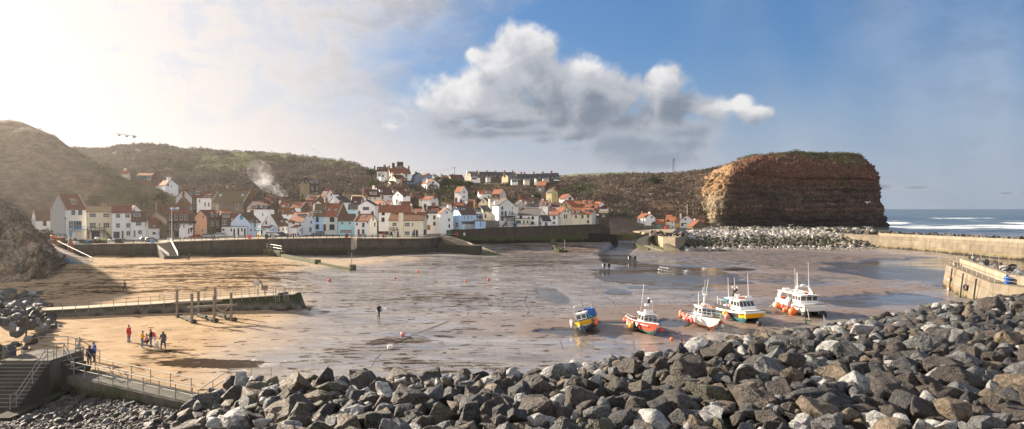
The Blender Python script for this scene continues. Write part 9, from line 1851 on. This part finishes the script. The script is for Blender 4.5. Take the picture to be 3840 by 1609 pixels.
for i,(px,yb,yt,wd,D,cl_,lab)in enumerate(((1392,662,630,50,385,GR_,'dark round bush left of the white house on the skyline'),(1427,668,646,26,372,GR_,'clipped round bush beside the small white lean to'),(1395,715,672,40,345,GL,'light green bush above the maroon roofs'),(1640,690,652,48,372,GL,'sunlit green bush on the bank right of the slate blue chalet'),(1672,705,668,66,358,GR_,'dark green bush on the bank above the white houses'),(1712,700,672,60,356,GL,'green bush below the telegraph pole'),(1745,715,682,60,350,GR_,'dark green bush right of the narrow white house'),(1890,705,690,40,440,GR_,'dark green bush on top of the bare clay bank'),(1863,668,662,14,505,GR_,'dark bush among the rear terrace gardens'),(2010,745,725,44,330,GR_,'green garden bush left of the pale yellow house'),(1133,748,728,14,308,GL,'bright yellow green shrub below the tall stone house'),(2120,730,712,40,395,GL,'green bush on the grassy slope behind the yellow house'),(1230,700,682,36,395,GL,'green shrub between the slope handrails'),(2180,716,704,40,430,GR_,'dark bush on the grassy slope below the far moor'),(718,865,853,16,236.5,GR_,'clipped dark bush before the white annexe'))):leafy('green_bush' if cl_ is GL else 'dark_bush',lab,px,yb,yt,wd,D,cl_,46,20+i,.15,trunk=False)
def copse():
 rng=np.random.default_rng(9)
 for i in range(16):
  px=400+i*17+rng.normal()*4;yb=np.interp(px,[400,440,520,600,680],[568,560,556,558,566])+6;hgt=14+9*rng.random()+8*math.sin((i+1)/17*PI);leafy('winter_tree','leafless brown tree in the ridge copse, %s from the left'%ORD[i],px,yb,yb-hgt,26,592-i,BR,22,60+i,.2,'tree',22)
copse()
def smoke():
 m,t=newmat('smoke');p=t.pos();n=t.noise(t.n('TexCoord',out=3),.26,6.0,.68,1.2)
 d=t.math('MULTIPLY',t.ramp(n,.45,.78),t.n('MapRange',t.n('SeparateXYZ',p,out=2),18.5,30.0,.42,.085))
 v=t.n('VolumePrincipled',out=None,ins={'Color':(.93,.94,.97,1),'Density':d,'Anisotropy':.2});o=t.n('OutputMaterial',out=None);t.t.links.new(v.outputs[0],o.inputs['Volume'])
 P=[PT(1090,741,276),PT(1078,733,277),PT(1062,727,278),PT(1045,716,280),PT(1025,703,282),PT(1005,690,285),PT(990,668,288),PT(975,645,291),PT(955,628,294)];mb=MB();mb.tube(P,[.22,.8,1.5,2.1,2.9,3.6,4.6,5.4,4.2],12);ob=mb.build('smoke',m);tag(ob,'pale smoke drifting left from a chimney against the hill','smoke',kind='stuff')
smoke()
m,t=newmat('haze_air');v=t.n('VolumePrincipled',out=None,ins={'Color':(.98,.95,.92,1),'Density':.000085,'Anisotropy':.72});o=t.n('OutputMaterial',out=None);t.t.links.new(v.outputs[0],o.inputs['Volume'])
tag(MB().box((300,1150,60),(3400,2600,132)).build('haze',m),'thin warm sea haze filling the bay','haze',kind='stuff')
